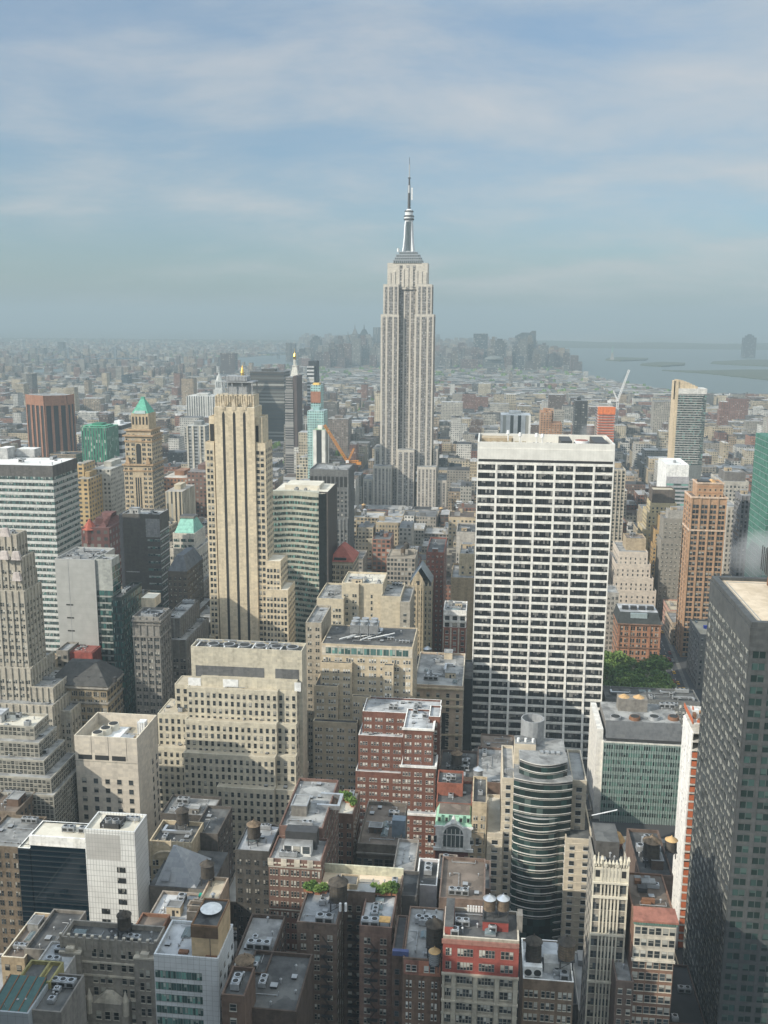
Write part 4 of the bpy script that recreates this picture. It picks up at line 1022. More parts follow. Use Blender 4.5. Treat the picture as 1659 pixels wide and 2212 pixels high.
# --- brown courtyard loft ----------------------------------------------------------
def court_extra(b):
    rl, rr_, rb = b.lasts[0], b.lasts[1], b.lasts[2]
    zr = rb[4]; wm = Wm['tan']
    # garden terrace behind
    x0, x1, y0, y1, _ = rb
    m = MB(); m.box(x0+.6, x1-.6, y1-6.5, y1-.6, zr, zr+.3, R['pebble']); b.single('terrace', m)
    m = MB(); m.box(x0-.02, x1+.02, y1-.5, y1+.1, zr, zr+3.2, wall((.52, .50, .38))); b.single('terrace_wall', m)
    o = onroof(b, 'bulkhead', 732, 771, 1913, 1938, 5.5, Wm['tan'], zr, R['tar'], rim=Wm['tan'])
    m = MB(); m.box(rl[1]-3, rr_[0]+3, 263.5, 268, 0, rl[4]+3.8, wmB, top=R['gray']); b.single('court_wall', m)
    for j in range(16):
        for q in (.3, .7): b.win.append(('N', rl[1]+(rr_[0]-rl[1])*q, 263.5, rl[4]-3-j*3.35, 1.3, 1.9, G['sash'], sS, .1))
    for u in (735, 747):
        p = PZ(u, 1968, zr+2); m = MB(); m.cyl(p.x, p.y, zr+2, zr+4.6, .4, .4, MET['white'], 8); b.single('vent_pipe', m)
    x0, x1, y0, y1, z = rl
    put(b, 'air_unit', AIR[1], x1-4, y0+2.5, z+.05, 0, (1.2,)*3)
    x0, x1, y0, y1, z = rr_
    put(b, 'air_unit', AIR[1], x0+3, y0+2, z+.05, 0, (1.2,)*3)
    for i in range(3): put(b, 'skylight', SKYL, x0+4, y0+7+i*4, z+.05, pi/2, (.9,)*3)
    m = MB(); m.box(x1-4, x1-.6, y0+1.2, y0+4, z+2.0, z+2.3, wall((.62, .38, .15))); 
    for a in (x1-3.8, x1-.9): m.box(a, a+.15, y0+1.5, y0+1.65, z, z+2, MET['dark'])
    b.single('awning', m)
    b.zr = zr
wmB = wall((.155, .115, .092), .2); wmC = wall((.19, .125, .10), .2)
sB = S(4.6, 3.35, .40, .56, G['sash'], sS, n=2, gap=.2, top=3.0)
cb_ = hero('loft_building', 'brown brick loft with a deep light court, rooftop garden and dark water tank', (750, 2000, 250), [
    (641, 727, 1994, 250, 268, 0, wmB, dict(sB, skip=lambda i, j, n, nf: i == n-1 and False), sB, dict(rm='silver', par=1.3)),
    (776, 846, 2002, 250, 268, 0, wmC, sB, sB, dict(rm='silver', par=1.3)),
    (662, 866, 1917, 268, 277, 0, wmB, None, sB, dict(rm='gray', par=1.0))], 2300, cl=0, extra=court_extra)
# (the court's own walls are part of the loft: its two side walls and the back wall carry windows)
def fire_escape(x, y, z0, z1, label, w=3.2, group='iron fire escapes on brick walls'):
    o = root('fire_escape', (x, y, z0), label, 'fire escape', group); z = 0; k = 0
    while z < z1-z0:
        m = MB(); m.box(-w/2, w/2, -1.1, 0, z, z+.08, MET['dark']); 
        for i in range(9): m.box(-w/2+i*w/8-.03, -w/2+i*w/8+.03, -1.1, -1.05, z, z+1.0, MET['dark'])
        m.box(-w/2, w/2, -1.12, -1.05, z+1.0, z+1.06, MET['dark']); m.build('balcony', o)
        m = MB(); s = 1 if k % 2 else -1; m.tube((-s*w*.35, -.8, z), (s*w*.35, -.8, z+3.3), .07, MET['dark'], 4); m.tube((-s*w*.35, -.4, z), (s*w*.35, -.4, z+3.3), .07, MET['dark'], 4)
        for i in range(7): t = i/7; m.tube((-s*w*.35+s*w*.7*t, -.8, z+3.3*t), (-s*w*.35+s*w*.7*t, -.4, z+3.3*t), .05, MET['dark'], 4)
        m.build('ladder', o); z += 3.35; k += 1
    return o
_l, _r = cb_.lasts[0], cb_.lasts[1]
zc = _l[4]-2
fire_escape(_l[1]-3, 249.9, 18, zc-2, 'dark iron fire escape on the left wing of the brown courtyard loft')
fire_escape(_r[0]+4, 249.9, 18, zc-2, 'dark iron fire escape on the right wing of the brown courtyard loft')
fire_escape((_l[1]+_r[0])/2, 263.4, 18, zc-2, 'dark iron fire escape inside the light court of the brown loft', 4.2)
tank(731, 1962, cb_.lasts[2][4]-.5, 1.35, 'large black water tank in the middle of the courtyard loft roof', ('dark', 'dark'))
# --- dormered tall brick ------------------------------------------------------------
def dorm_extra(b):
    X0, X1, Y, Yb, zr = b.lasts[0]
    o = onroof(b, 'dormer', 612, 671, 1828, 1849, 4.5, wall((.70, .69, .66), .06), zr, R['gray'])
    for i in range(3):
        x = o[0]+(o[1]-o[0])*(i+.5)/3; b.win.append(('N', x, o[2], zr+.9, 2.3, 2.6, G['dark'], SL['white'], .1))
    m = MB(); m.box(o[0]-.2, o[1]+1.2, o[2]+4.2, o[2]+8.5, zr, o[3]+2.6, MET['dark']); b.single('machine_house', m)
    x0, x1, y0, y1, z2 = b.lasts[1]
    m = MB()
    for (a, c, d, e) in ((x0+10, x0+18, y0+14, y0+15), (x0+17, x0+18, y0+15, y0+22), (x0+10, x0+18, y0+22, y0+23)): m.box(a, c, d, e, z2, z2+1.6, MET['alu'])
    b.single('duct', m)
    put(b, 'bulkhead', bulk('gstone'), x0+5, y0+12, z2, pi/2, (1.4, 1.3, 1.2))
    for i in range(12):
        m = MB(); x = X0+(X1-X0)*(i+.5)/12; m.box(x-.9, x+.9, Y-.25, Y, zr-1.4, zr+1.0, SL['lime']) if i % 3 == 0 else m.box(x-.5, x+.5, Y-.2, Y, zr-.8, zr-.3, SL['lime']); b.single('cornice_block', m)
sD = S(3.15, 3.75, .74, .52, G['sash'], SL['lime'], n=3, gap=.3, top=2.6, tm=SL['stone'], tev=4)
sD2 = S(3.4, 3.75, .5, .5, G['dark'], SL['stone'], n=2, gap=.3, top=3)
wmD = wall((.165, .10, .08), .16)
db = hero('brick_building', 'tall red-brown brick building with a white dormer of three windows on its roof', (640, 1858, 270), [
    (580, 694, 1858, 270, 284, 0, wmD, sD, sD2, dict(rm='gray', par=.8)),
    (603, 697, 1786, 284.1, 318, 0, wmD, S(4, 4, .5, .5, G['dark'], SL['lime'], top=2.5), sD2, dict(rm='gray', par=1.0)),
    ], 2100, cl=0, extra=dorm_extra)
gd = hero('brick_building', 'brick wing with a planted roof terrace behind the dormered brick building', (750, 1757, 330), [
    (727, 763, 1758, 326, 345, 0, wall((.18, .11, .08)), sD2, sD2, dict(rm='cream', par=1.2))], 1980, cl=2, seed=2, nind=60, kinds='av')
dk = hero('brick_building', 'dark narrow building with white roof boxes left of the dormered brick building', (545, 1836, 290), [
    (507, 582, 1838, 288, 306, 0, wall((.072, .068, .062), .2), S(2.9, 3.6, .5, .55, G['dark'], None, n=2, top=2.5), None, dict(rm='silver', par=.7))], 2110, cl=4, seed=6, kinds='sava', nind=100)
tank(549, 1822, dk.lasts[0][4], 1.1, 'brown water tank beside white boxes on the dark narrow building', ('dark', 'wood'))
# --- left foreground -----------------------------------------------------------------
sG = S(1.9, 1.9, .84, .84, G['sash'], None, top=.9, mar=.3)
wg = wall((.34, .32, .275), .12)
def gw(nf): return dict(S(1.75, 1.86, .80, .80, G['sash2'], None, top=.5, mar=.2, th=.08))
G['sash2'] = glass('sash2', tint=(.035, .036, .034), frame=(.27, .26, .225), blind=(.30, .28, .24), pb=.3, fw_=.06)
hero('stepped_building', 'stepped grey office of five terraced tiers gridded with small square windows', (60, 1570, 340), [
    (-75, 73, 1566, 343, 356, 'n', wg, gw(1), gw(1), dict(rm='cream', npar=.2)),
    (-75, 83, 1601, 340, 356.5, 'n', wg, gw(1), gw(1), dict(par=.2, npar=.2)),
    (-75, 94, 1639, 337, 357, 'n', wg, gw(1), gw(1), dict(par=.2, npar=.2)),
    (-75, 109, 1677, 334, 357.5, 'n', wg, gw(1), gw(1), dict(par=.2, npar=.2)),
    (-75, 115, 1713, 332, 358, 0, wg, gw(1), gw(1), dict(par=.2))], 1790, cl=3, seed=9, kinds='bav', bw='ltgray')
def fanroof(b):
    X0, X1, Y, Yb, zr = b.lasts[0]
    m = MB(); m.box(X0+4, X0+16, Y+4, Y+19, zr, zr+1.6, MET['white']); b.single('plant_deck', m)
    for i in range(3):
        m = MB(); x, y = X0+7+i*1.6, Y+7+i*4.6; m.cyl(x, y, zr+1.6, zr+4.2, 2.6, 2.2, R['cream'], 18); m.cyl(x, y, zr+4.2, zr+4.3, 1.9, 1.9, MET['fan'], 18); b.single('cooling_fan', m)
    m = MB(); m.box(X0+17.5, X0+23, Y+3, Y+8, zr, zr+3.4, Wm['tan'], top=MET['galv']); b.single('bulkhead', m)
    m = MB(); m.box(X1-5, X1-2, Y+14, Y+18, zr+1, zr+6, MET['white'])
    for i in range(4): m.box(X1-5+i, X1-4.8+i, Y+13.8, Y+14, zr, zr+7, MET['white'])
    b.single('louvred_unit', m); put(b, 'air_unit', AIR[1], X1-4, Y+6, zr, pi/2)
wc_ = wall((.53, .475, .40), .08)
def cslot(b):
    fanroof(b); X0, X1, Y, Yb, zr = b.lasts[0]; Z = b.lastZ
    for i in range(3):
        m = MB(); x = X0+(X1-X0)*(.16+.27*i); m.box(x-2.9, x+2.9, Y-.08, Y+.02, Z-10.2, Z-8.2, MET['fan']); b.single('vent_slot', m)
    for f in (.27, .54, .83):
        m = MB(); m.box(X0+(X1-X0)*f-.06, X0+(X1-X0)*f+.06, Y-.04, Y, Z-10, Z, MET['dark']); b.single('wall_joint', m)
    m = MB(); m.box(X0, X1+.06, Y-.06, Y, Z-11.2, Z-10.8, SL['stone']); b.single('string_course', m)
hero('cream_building', 'cream stone block with few windows and a sunken roof holding three round cooling fans', (228, 1593, 350), [
    (160, 295, 1592, 350, 374, 0, wc_, dict(S(5.0, 4.1, .38, .52, G['dark'], SL['stone'], top=17.5, mar=.8), skip=lambda i, j, n, nf: i == n-1 and False), dict(S(4.4, 4.1, .3, .6, G['dark'], None, top=16), skip=lambda i, j, n, nf: i < 3), dict(par=5.5, rm='tan', cop=SL['cream']))], 1790, cl=0, extra=cslot)
def white_panel_extra(b):
    X0, X1, Y, Yb, zr = b.lasts[0]
    m = MB(); x0, x1, y0, y1 = X0+4.5, X0+11.5, Y+2.6, Y+8.4
    for (a, c, d, e) in ((x0, x1, y0, y0+.4), (x0, x1, y1-.4, y1), (x0, x0+.4, y0, y1), (x1-.4, x1, y0, y1)): m.box(a, c, d, e, zr, zr+1.8, MET['dark'])
    b.single('plant_screen', m)
    for i in range(2):
        m = MB(); x, y = x0+2+i*2.7, y0+2.4; m.cyl(x, y, zr, zr+2.3, 1.15, 1.15, MET['galv'], 16); m.cyl(x, y, zr+2.3, zr+2.35, .9, .9, MET['fan'], 16); b.single('cooling_fan', m)
    Z = b.lastZ; r = random.Random(3)
    m = MB(); m.box(X0+.4, X0+12.5, Y-.03, Y, Z-11, Z-1.6, panelmat((.46, .45, .43), (.25, .25, .25), 1.05, 1.6)); b.single('grey_panel', m)
    for j in range(8):
        zz = Z-13.5-j*4.05
        b.win.append(('N', X1-5.3, Y, zz-2, 3.0, 2.0, G['ribdark'], None, .08))
        if j >= 4: b.win.append(('N', X1-11.6, Y, zz-2, 3.0, 2.0, G['ribdark'], None, .08))
hero('white_building', 'white panelled slab with a column of dark windows and two round vents on its roof', (236, 1794, 285), [
    (182, 290, 1794, 285, 297, 0, panelmat((.70, .70, .68), (.30, .30, .30), 1.05, 2.05, .05, .4), None, None, dict(par=.9, rm='cream'))], 2030, cl=0, extra=white_panel_extra)
def blue_glass():
    b = B('glass_building', 'dark blue mirrored glass wing with a white roof edge beside the white panelled slab', (P(125, 1815, 288).x, 288, 0), nind=0, vbot=2020)
    m, t, bs = newmat('blue_curtain')
    uv = N(t, 'ShaderNodeUVMap'); sp = N(t, 'ShaderNodeSeparateXYZ'); t.links.new(uv.outputs[0], sp.inputs[0])
    fy = math_(t, 'LESS_THAN', math_(t, 'FRACT', math_(t, 'DIVIDE', sp.outputs[1], 2.0)), .07)
    t.links.new(mix(t, fy, (.004, .012, .02), (.03, .05, .055)), bs.inputs['Base Color']); bs.inputs['Roughness'].default_value = .04
    X0, X1, Z, zr = tier(b, 64, 184, 1808, 288, 298, 0, m, None, None, .5, R['cream'], Wm['white'])
    tier(b, 38, 64, 1832, 288, 300, 0, m, None, None, .5, R['cream'], Wm['white'])
    f = MB(); f.box(X0-.1, X1, 287.7, 288, Z-3.6, Z+.02, Wm['white']); b.single('white_fascia', f)
    for i in range(2): put(b, 'air_unit', AIR[1], X0+12+i*6, 293, zr, 0)
    for i in range(38):
        f = MB(); z = Z-3.6-2.0*i
        if z < 3: break
        f.box(P(38, 1832, 288).x, X1, 287.9, 288, z-.07, z+.07, MET['dark']); b.single('mullion', f)
    b.done()
blue_glass()
def pediment(b):
    X0, X1, Y, Yb, zr = b.lasts[0]; m = MB(); xm = X0+(X1-X0)*.42; R0 = (X1-X0)*.36; n = 14
    for i in range(n):
        a0, a1 = pi*i/n, pi*(i+1)/n
        for ra, rb, d in ((R0, R0-.8, .7), (R0-.8, 0.05, .35)):
            m.poly([(xm+ra*cos(a0), Y-d, zr-5.2+ra*.55*sin(a0)), (xm+ra*cos(a1), Y-d, zr-5.2+ra*.55*sin(a1)), (xm+rb*cos(a1), Y-d, zr-5.2+rb*.55*sin(a1)), (xm+rb*cos(a0), Y-d, zr-5.2+rb*.55*sin(a0))], Wm['cream'] if d > .5 else Wm['buff'])
        m.poly([(xm+R0*cos(a0), Y-.7, zr-5.2+R0*.55*sin(a0)), (xm+R0*cos(a1), Y-.7, zr-5.2+R0*.55*sin(a1)), (xm+R0*cos(a1), Y+.4, zr-5.2+R0*.55*sin(a1)), (xm+R0*cos(a0), Y+.4, zr-5.2+R0*.55*sin(a0))], Wm['cream'])
    b.single('pediment', m)
    for i in range(7):
        m = MB(); x = X0+.8+(X1-X0-1.6)*i/6; m.cyl(x, Y+.2, zr-.2, zr+2.2, .45, .15, Wm['cream'], 8); b.single('finial', m)
pb_ = hero('stone_building', 'ornate tan stone building with an arched pediment and white roof pipes', (370, 1815, 312), [
    (323, 414, 1818, 312, 327, 0, Wm['buff'], S(3.6, 3.7, .55, .62, G['sash'], dS, top=7, n=2), None, dict(rm='tar', par=1.6)),
    ], 1960, cl=6, seed=17, kinds='davdva', nind=60, extra=pediment)
tank(395, 1790, pb_.lasts[0][4], 1.15, 'dark water tank on the roof behind the grey metal pyramid', ('dark', 'dark'))
hero('brick_building', 'dark brown brick block with grey roof behind the tan ornate building', (400, 1755, 345), [
    (346, 455, 1760, 343, 359, 0, wall((.085, .075, .066), .2), S(3.6, 3.7, .4, .5, G['dark'], None), S(3.6, 3.7, .4, .5, G['dark'], None), dict(rm='gray')),
    (414, 470, 1800, 322, 343, 0, wall((.10, .088, .078), .2), None, S(3.4, 3.7, .45, .55, G['dark'], None), dict(rm='tar'))], 1850, cl=6, seed=21, kinds='baadav', bw='gstone', nind=60)
def pyramid():
    Y = 296.; zb = P(375, 1915, Y).z; zt = P(375, 1828, Y+9).z
    b = B('metal_roof', 'grey metal pyramid roof behind the white panelled slab', (P(380, 1915, Y).x, Y, 0), 'roof', 0, 1925)
    xa, xb = P(335, 1913, Y).x, P(424, 1913, Y).x; xm = P(376, 1830, Y+9).x
    pm = wall((.30, .315, .335), .06, .45)
    m = MB(); m.frus((xa, xb, Y, Y+19), (xm-.5, xm+.5, Y+9, Y+10), zb, zt, pm); b.parts['pyramid'] = m
    m = MB(); m.poly([(xm-2.6, Y-.1, zb+2), (xm+.8, Y-.1, zb+2), (xm+.5, Y+8.3, zt-3.5), (xm-.3, Y+8.3, zt-3.5)], wall((.22, .23, .245), .05)); b.parts['seam_strip'] = m
    m = MB(); m.box(xa-2, xb+5, Y-.5, Y+24, 0, zb, Wm['gstone'], top=R['tar']); b.parts['wall'] = m
    b.foot(xa-2, xb+5, Y, Y+24); b.px = [330, 430]; b.done(); return zb
zpy = pyramid()
def tb_extra(b):
    x0, x1, y0, y1, zr = b.lasts[0]
    m = MB(); m.box(x0-1.2, x0+.4, y0+3, y0+4.6, b.lasts[1][4]+.2, zr+.5, wall((.02, .28, .20))); b.single('green_hoist', m)
    put(b, 'vent_pipe', VENT, x1-2, y0+2, zr, 0, (2, 2, 1.6))
tb = hero('tan_building', 'tan stucco rooftop blocks carrying a dark water tank, above the white panelled office', (440, 1930, 256), [
    (430, 470, 1945, 262, 275, 0, wall((.42, .335, .255)), None, None, dict(rm='tan')),
    (404, 458, 1958, 259, 262, 0, wall((.44, .35, .265)), None, None, dict(rm='tar')),
    (403, 484, 1972, 257, 264, 0, wall((.40, .32, .25)), None, None, dict(rm='gray'))], 2010, cl=0, nind=0, extra=tb_extra)
tank(449, 1908, tb.lasts[0][4], 1.05, 'dark water tank high on the tan stucco rooftop block', ('dark', 'dark'))
hero('stone_building', 'low block with grey metal roofs and a cream penthouse below the metal pyramid', (350, 1990, 268), [
    (318, 404, 1985, 266, 281, 0, wall((.30, .26, .22)), None, None, dict(rm='silver')),
    (291, 352, 2002, 259, 266, 0, wall((.22, .12, .08)), None, None, dict(rm='brown'))], 2030, cl=8, seed=33, kinds='bdasvadv', bw='cream', nind=0)
hero('stone_building', 'old brown stone block with a stepped tan cornice at the left picture edge', (25, 1790, 300), [
    (-40, 34, 1752, 318, 345, 0, wall((.19, .15, .115), .2), S(3, 3.8, .45, .55, G['dark'], None), S(3, 3.8, .45, .55, G['dark'], None), dict(rm='brown')),
    (-50, 41, 1828, 296, 318, 0, wall((.17, .135, .10), .2), S(3, 3.8, .5, .58, G['dark'], sS, n=2), S(3, 3.8, .5, .58, G['dark'], sS), dict(rm='gray'))], 2060, cl=5, seed=4, kinds='bavba', bw='brown')
# --- big stepped limestone block ------------------------------------------------------
wL = wall((.50, .455, .36), .12); sL = S(2.8, 3.72, .47, .62, G['dark'], SL['cream'], top=1.5, th=.1)
sLs = S(3.9, 3.72, .40, .56, G['dark'], None, top=1.9)
def step_extra(b):
    X0, X1, Y, Yb, zr = b.lasts[0]; Z = b.lastZ
    Zt = P(530, 1427, 404).z
    m = MB(); m.box(X0+2, X0+(X1-X0)*.66, Y-.12, Y-.02, Zt-8.5, Zt-3.2, wall((.13, .13, .13))); m.box(X0+(X1-X0)*.76, X1-1.5, Y-.12, Y-.02, Zt-8.5, Zt-3.2, wall((.13, .13, .13))); b.single('louvre', m)
    for i in range(6):
        x = X0+9+i*7.4; 
        if x > X1-3: break
        m = MB(); m.cyl(x, Y+5.5, zr, zr+1.5, 2.5, 2.9, MET['galv'], 18); m.cyl(x, Y+5.5, zr+1.5, zr+1.6, 2.2, 2.2, MET['fan'], 18); b.single('cooling_fan', m)
    for i in range(7):
        m = MB(); x = X0+2+i*6.5; m.box(x, x+.5, Y+1, Y+10, zr+1.0, zr+1.5, MET['white']); m.box(x-2, x+4, Y+7.2+i % 3, Y+7.6+i % 3, zr+1.5, zr+2.2, MET['alu']); b.single('pipe_rack', m)
    for xl, xr in ((407, 434), (482, 515), (636, 650)):
        x0, x1 = P(xl, 1478, 402).x, P(xr, 1478, 402).x; z = P(450, 1484, 402).z
        m = MB(); m.box(x0, x1, 402-.15, 402-.02, z, z+4.2, MET['white']); b.single('panel', m)
kw0 = dict(par=.3, npar=.3, rm='tan')
sLr = dict(sL)
stp = hero('stepped_building', 'broad stepped limestone office of many small dark windows with rooftop fans and dark louvres', (530, 1500, 398), [
    (412, 652, 1401, 404.0, 415.0, 0, wL, None, None, dict(par=1.6, rm='tar')),
    (434, 642, 1466, 402.0, 404.0, 0, wL, None, None, dict(par=.2, rm='tan')),
    (404, 599, 1489, 399.0, 419.0, 0, wL, sL, None, kw0), (599.2, 641, 1493, 401.0, 419.0, 0, wL, sL, sLs, kw0),
    (399, 597, 1560, 395.0, 419.0, 0, wL, sL, None, kw0), (597.2, 640, 1564, 398.0, 419.0, 0, wL, sL, sLs, kw0),
    (396, 594, 1631, 391.0, 419.0, 0, wL, sL, None, kw0), (594.2, 639, 1634, 394.5, 419.0, 0, wL, sL, sLs, kw0),
    (468, 592, 1703, 387.0, 419.0, 0, wL, sL, None, kw0), (592.2, 640, 1707, 389.0, 419.0, 0, wL, sL, sLs, kw0),
    (377, 407, 1478, 408.0, 419.0, 0, wL, sL, None, kw0), (340, 405, 1543, 403.0, 421.0, 0, wL, sL, None, kw0), (338, 402, 1615, 399.0, 421.0, 0, wL, sL, None, kw0)], 1860, cl=0, extra=step_extra)
# --- centre: tall red brick -----------------------------------------------------------
wR = wall((.165, .078, .058), .15); sR = S(5.0, 3.55, .66, .50, G['white'], SL['lime'], n=3, gap=.35, top=2.2); sRs = S(4.4, 3.55, .5, .5, G['white'], SL['lime'], n=2, gap=.3, top=2.2)
top4 = dict(par=.9, rm='silver', cop=Wm['white'])
def red_extra(b):
    X0, X1, Y, Yb, zr = b.lasts[0]
    put(b, 'air_unit', AIR[1], X0+14, Y+6, zr); put(b, 'air_unit', AIR[0], X0+26, Y+10, zr, pi/2)
    x0, x1, y0, y1, z = b.lasts[2]
    put(b, 'air_unit', AIR[0], x0+4, y1-3, z); put(b, 'vent_pipe', VENT, x1-3, y0+3, z)
    for t in (2, 3, 4):
        xa, xb, ya, yb, zz = b.lasts[t]; m = MB(); m.box(xa-.5, xb+.5, ya-.55, ya-.02, zz+.2, zz+1.2, Wm['white']); m.box(xb+.02, xb+.5, ya, yb, zz+.2, zz+1.2, Wm['white']); b.single('white_cornice', m)
rd = hero('brick_building', 'tall red brick building with a stepped front tower and white roof edges', (870, 1600, 400), [
    (783, 950, 1540, 418, 436, 0, wR, sR, sRs, top4),
    (926, 951, 1548, 405, 418, 0, wR, sRs, sRs, top4),
    (871, 936, 1574, 396, 418, 0, wR, sR, sRs, top4),
    (866, 941, 1655, 393, 418, 0, wR, sR, sRs, top4),
    (863, 942, 1758, 389, 418, 0, wR, sR, sRs, top4),
    (774, 870, 1590, 414, 436, 0, wR, sR, None, dict(par=.6, rm='silver', cop=Wm['white'])),
    (768, 870, 1668, 411, 436, 0, wR, sR, None, dict(par=.6, rm='silver', cop=Wm['white']))], 1880, cl=0, extra=red_extra)
def arch_extra(b):
    X0, X1, Y, Yb, zr = b.lasts[0]
    for i in range(4):
        x = X0+(X1-X0)*(i+.5)/4; m = MB(); m.box(x-1.9, x+1.9, Y-.06, Y-.02, zr-21, zr-12.5, MET['fan']); 
        pts = [(x+1.9*cos(pi*k/10), Y-.06, zr-12.5+1.9*sin(pi*k/10)) for k in range(11)]; m.poly(pts, MET['fan']); b.single('arched_window', m)
    for dz in (2.2, 9.4, 22):
        m = MB(); m.box(X0-.3, X1+.3, Y-.7, Y, zr-dz-.3, zr-dz+.3, Wm['gstone']); b.single('cornice', m)
    for i in range(4):
        x = X0+(X1-X0)*(i+.5)/4; 
        for s_ in (-1.2, 1.2): b.win.append(('N', x+s_, Y-.02, zr-7.6, 1.7, 3.2, G['dark'], None, .1))
    for i in range(4): put(b, 'skylight', SKYL, X0+9+(i % 2)*6, Y+10+(i//2)*6, zr, 0, (1.1,)*3)
    m = MB(); m.box(X0+12, X0+17, Y+8, Y+12, zr, zr+7, plain((.16, .2, .24), .5)); b.single('blue_grey_shed', m)
hero('stone_building', 'dark stone club building with four tall arched windows beside the red brick tower', (815, 1822, 322), [
    (772, 864, 1824, 320, 352, 0, wall((.155, .135, .115), .2), None, None, dict(rm='brown', par=1.5))], 1900, cl=3, seed=3, kinds='avb', bw='dkbrown', extra=arch_extra)
def mans_extra(b):
    X0, X1, Y, Yb, zr = b.lasts[0]; Z = zr
    gm = wall((.32, .52, .38), .1, .7); m = MB()
    z1 = P(980, 1760, Y+4).z
    m.frus((X0-.3, X1+.3, Y-.3, Yb), (X0+1, X1-1, Y+3, Yb-1), Z, z1, gm, top=R['brown']); m.box(X0-.6, X1+.6, Y-.7, Y-.3, Z-.4, Z+.4, Wm['white']); m.box(X0+.8, X1-.8, Y+2.7, Y+3.4, z1-.2, z1+.4, gm); b.single('mansard_roof', m)
    for i in (0, 1, 3, 4):
        x = X0+(X1-X0)*(i+.5)/5; m = MB(); m.box(x-.8, x+.8, Y+.2, Y+2.2, Z+1.8, Z+4, gm); m.box(x-.5, x+.5, Y+.15, Y+.2, Z+2, Z+3.6, MET['fan']); b.single('dormer', m)
    wm = SL['white']; xm = (X0+X1)/2; m = MB()
    m.box(X0, X1, Y-.5, Y-.02, Z-9, Z-.4, wm); b.single('white_storey', m)
    m = MB(); n = 12
    for i in range(n):
        a0, a1 = pi*i/n, pi*(i+1)/n
        for ra, rb, d, mt in ((4.9, 3.9, 1.3, wm), (3.9, .05, .9, plain((.10, .12, .12), .2))):
            m.poly([(xm+ra*cos(a0), Y-d, Z-3+ra*sin(a0)), (xm+ra*cos(a1), Y-d, Z-3+ra*sin(a1)), (xm+rb*cos(a1), Y-d, Z-3+rb*sin(a1)), (xm+rb*cos(a0), Y-d, Z-3+rb*sin(a0))], mt)
        m.poly([(xm+4.9*cos(a0), Y-1.3, Z-3+4.9*sin(a0)), (xm+4.9*cos(a1), Y-1.3, Z-3+4.9*sin(a1)), (xm+4.9*cos(a1), Y+2, Z-3+4.9*sin(a1)), (xm+4.9*cos(a0), Y+2, Z-3+4.9*sin(a0))], wm)
    m.box(xm-3.9, xm-.05, Y-.9, Y-.5, Z-8.4, Z-3, plain((.10, .12, .12), .2)); m.box(xm+.05, xm+3.9, Y-.9, Y-.5, Z-8.4, Z-3, plain((.10, .12, .12), .2))
    for q in (-2.6, -.8, .8, 2.6): m.box(xm+q-.14, xm+q+.14, Y-1.05, Y-.9, Z-8.4, Z-.6, wm)
    m.box(xm-3.9, xm+3.9, Y-1.05, Y-.9, Z-3.2, Z-2.8, wm)
    for s_ in (-4.4, 4.4): m.box(xm+s_-.4, xm+s_+.4, Y-1.3, Y-.5, Z-9, Z-3+(2 if abs(s_) < 3 else 0), wm)
    m.cyl(xm, Y-.9, Z+2.4, Z+5.2, 1.3, .3, wm, 10); b.single('arched_window', m)
    for s_ in (-9.5, -7.2, 7.2, 9.5): b.win.append(('N', xm+s_, Y-.5, Z-7, 1.2, 3, G['dark'], SL['white'], .1))
    m = MB(); m.box(X0-.8, X1+.8, Y-1.2, Y-.02, Z-10.2, Z-9, SL['white']); b.single('balcony', m)
    for i in range(3):
        x = X0+(X1-X0)*(.14+.36*i)
        for j in range(8):
            b.win.append(('N', x, Y, Z-15-j*3.7, 1.5, 2.3, G['sash'], SL['white'], .1))
            m = MB(); m.box(x-1.5, x+1.5, Y-.3, Y-.02, Z-16-j*3.7, Z-15.5-j*3.7, SL['lime']); b.single('window_trim', m)
hero('hotel', 'small ornate hotel with a pale green mansard roof and a white arched top window', (980, 1790, 350), [
    (941, 1019, 1785, 349.5, 363.5, 0, wall((.17, .075, .07), .15), None, None, dict(par=.1, rm='brown'))], 1890, cl=0, extra=mans_extra)
hero('brick_building', 'red brick block with a dark arched loggia behind the green mansard hotel', (982, 1700, 366), [
    (944, 1000, 1692, 372, 384, 0, wall((.26, .10, .068)), S(5, 4, .28, .45, G['dark'], sS, top=6), None, dict(rm='tar')),
    (942, 1020, 1735, 364, 384, 0, wall((.24, .10, .07)), S(6, 4, .5, .5, G['dark'], sS, top=2), None, dict(rm='tar'))], 1760, cl=4, seed=7, kinds='avda', nind=20)
hero('stone_building', 'tan stone building with a rounded gable beside the green mansard hotel', (1050, 1735, 352), [
    (1020, 1052, 1733, 350, 372, 0, Wm['buff'], S(3.3, 3.5, .55, .55, G['sash'], dS, top=5, n=2), None, dict(rm='tar')),
    (1012, 1045, 1800, 349.4, 350, 0, Wm['tan'], S(3, 3.5, .5, .55, G['sash'], dS, top=2), None, dict(rm='brown'))], 1900, cl=3, seed=23, kinds='vav', nind=60)
hl = hero('brick_building', 'windowless dark brown hall with a curved roof in front of the white slab tower', (1075, 1635, 428), [
    (1038, 1112, 1632, 428, 452, 0, wall((.15, .11, .085), .1), None, None, dict(rm='brown', par=.8)),
    (1052, 1104, 1615, 440, 452, 0, wall((.16, .115, .09), .1), None, None, dict(rm='tan', par=1.2))], 1700, cl=2, seed=2, nind=0, kinds='va')
rw = hero('brick_building', 'row of low dark roofs with water tanks behind the green mansard hotel', (1000, 1700, 400), [
    (948, 1030, 1678, 398, 425, 0, wall((.12, .09, .075)), S(3, 3.6, .4, .5, G['dark'], None), None, dict(rm='tar')),
    (1030, 1088, 1690, 385, 420, 0, wall((.16, .11, .085)), None, None, dict(rm='gray'))], 1760, cl=6, seed=5, kinds='avdasv', nind=20)
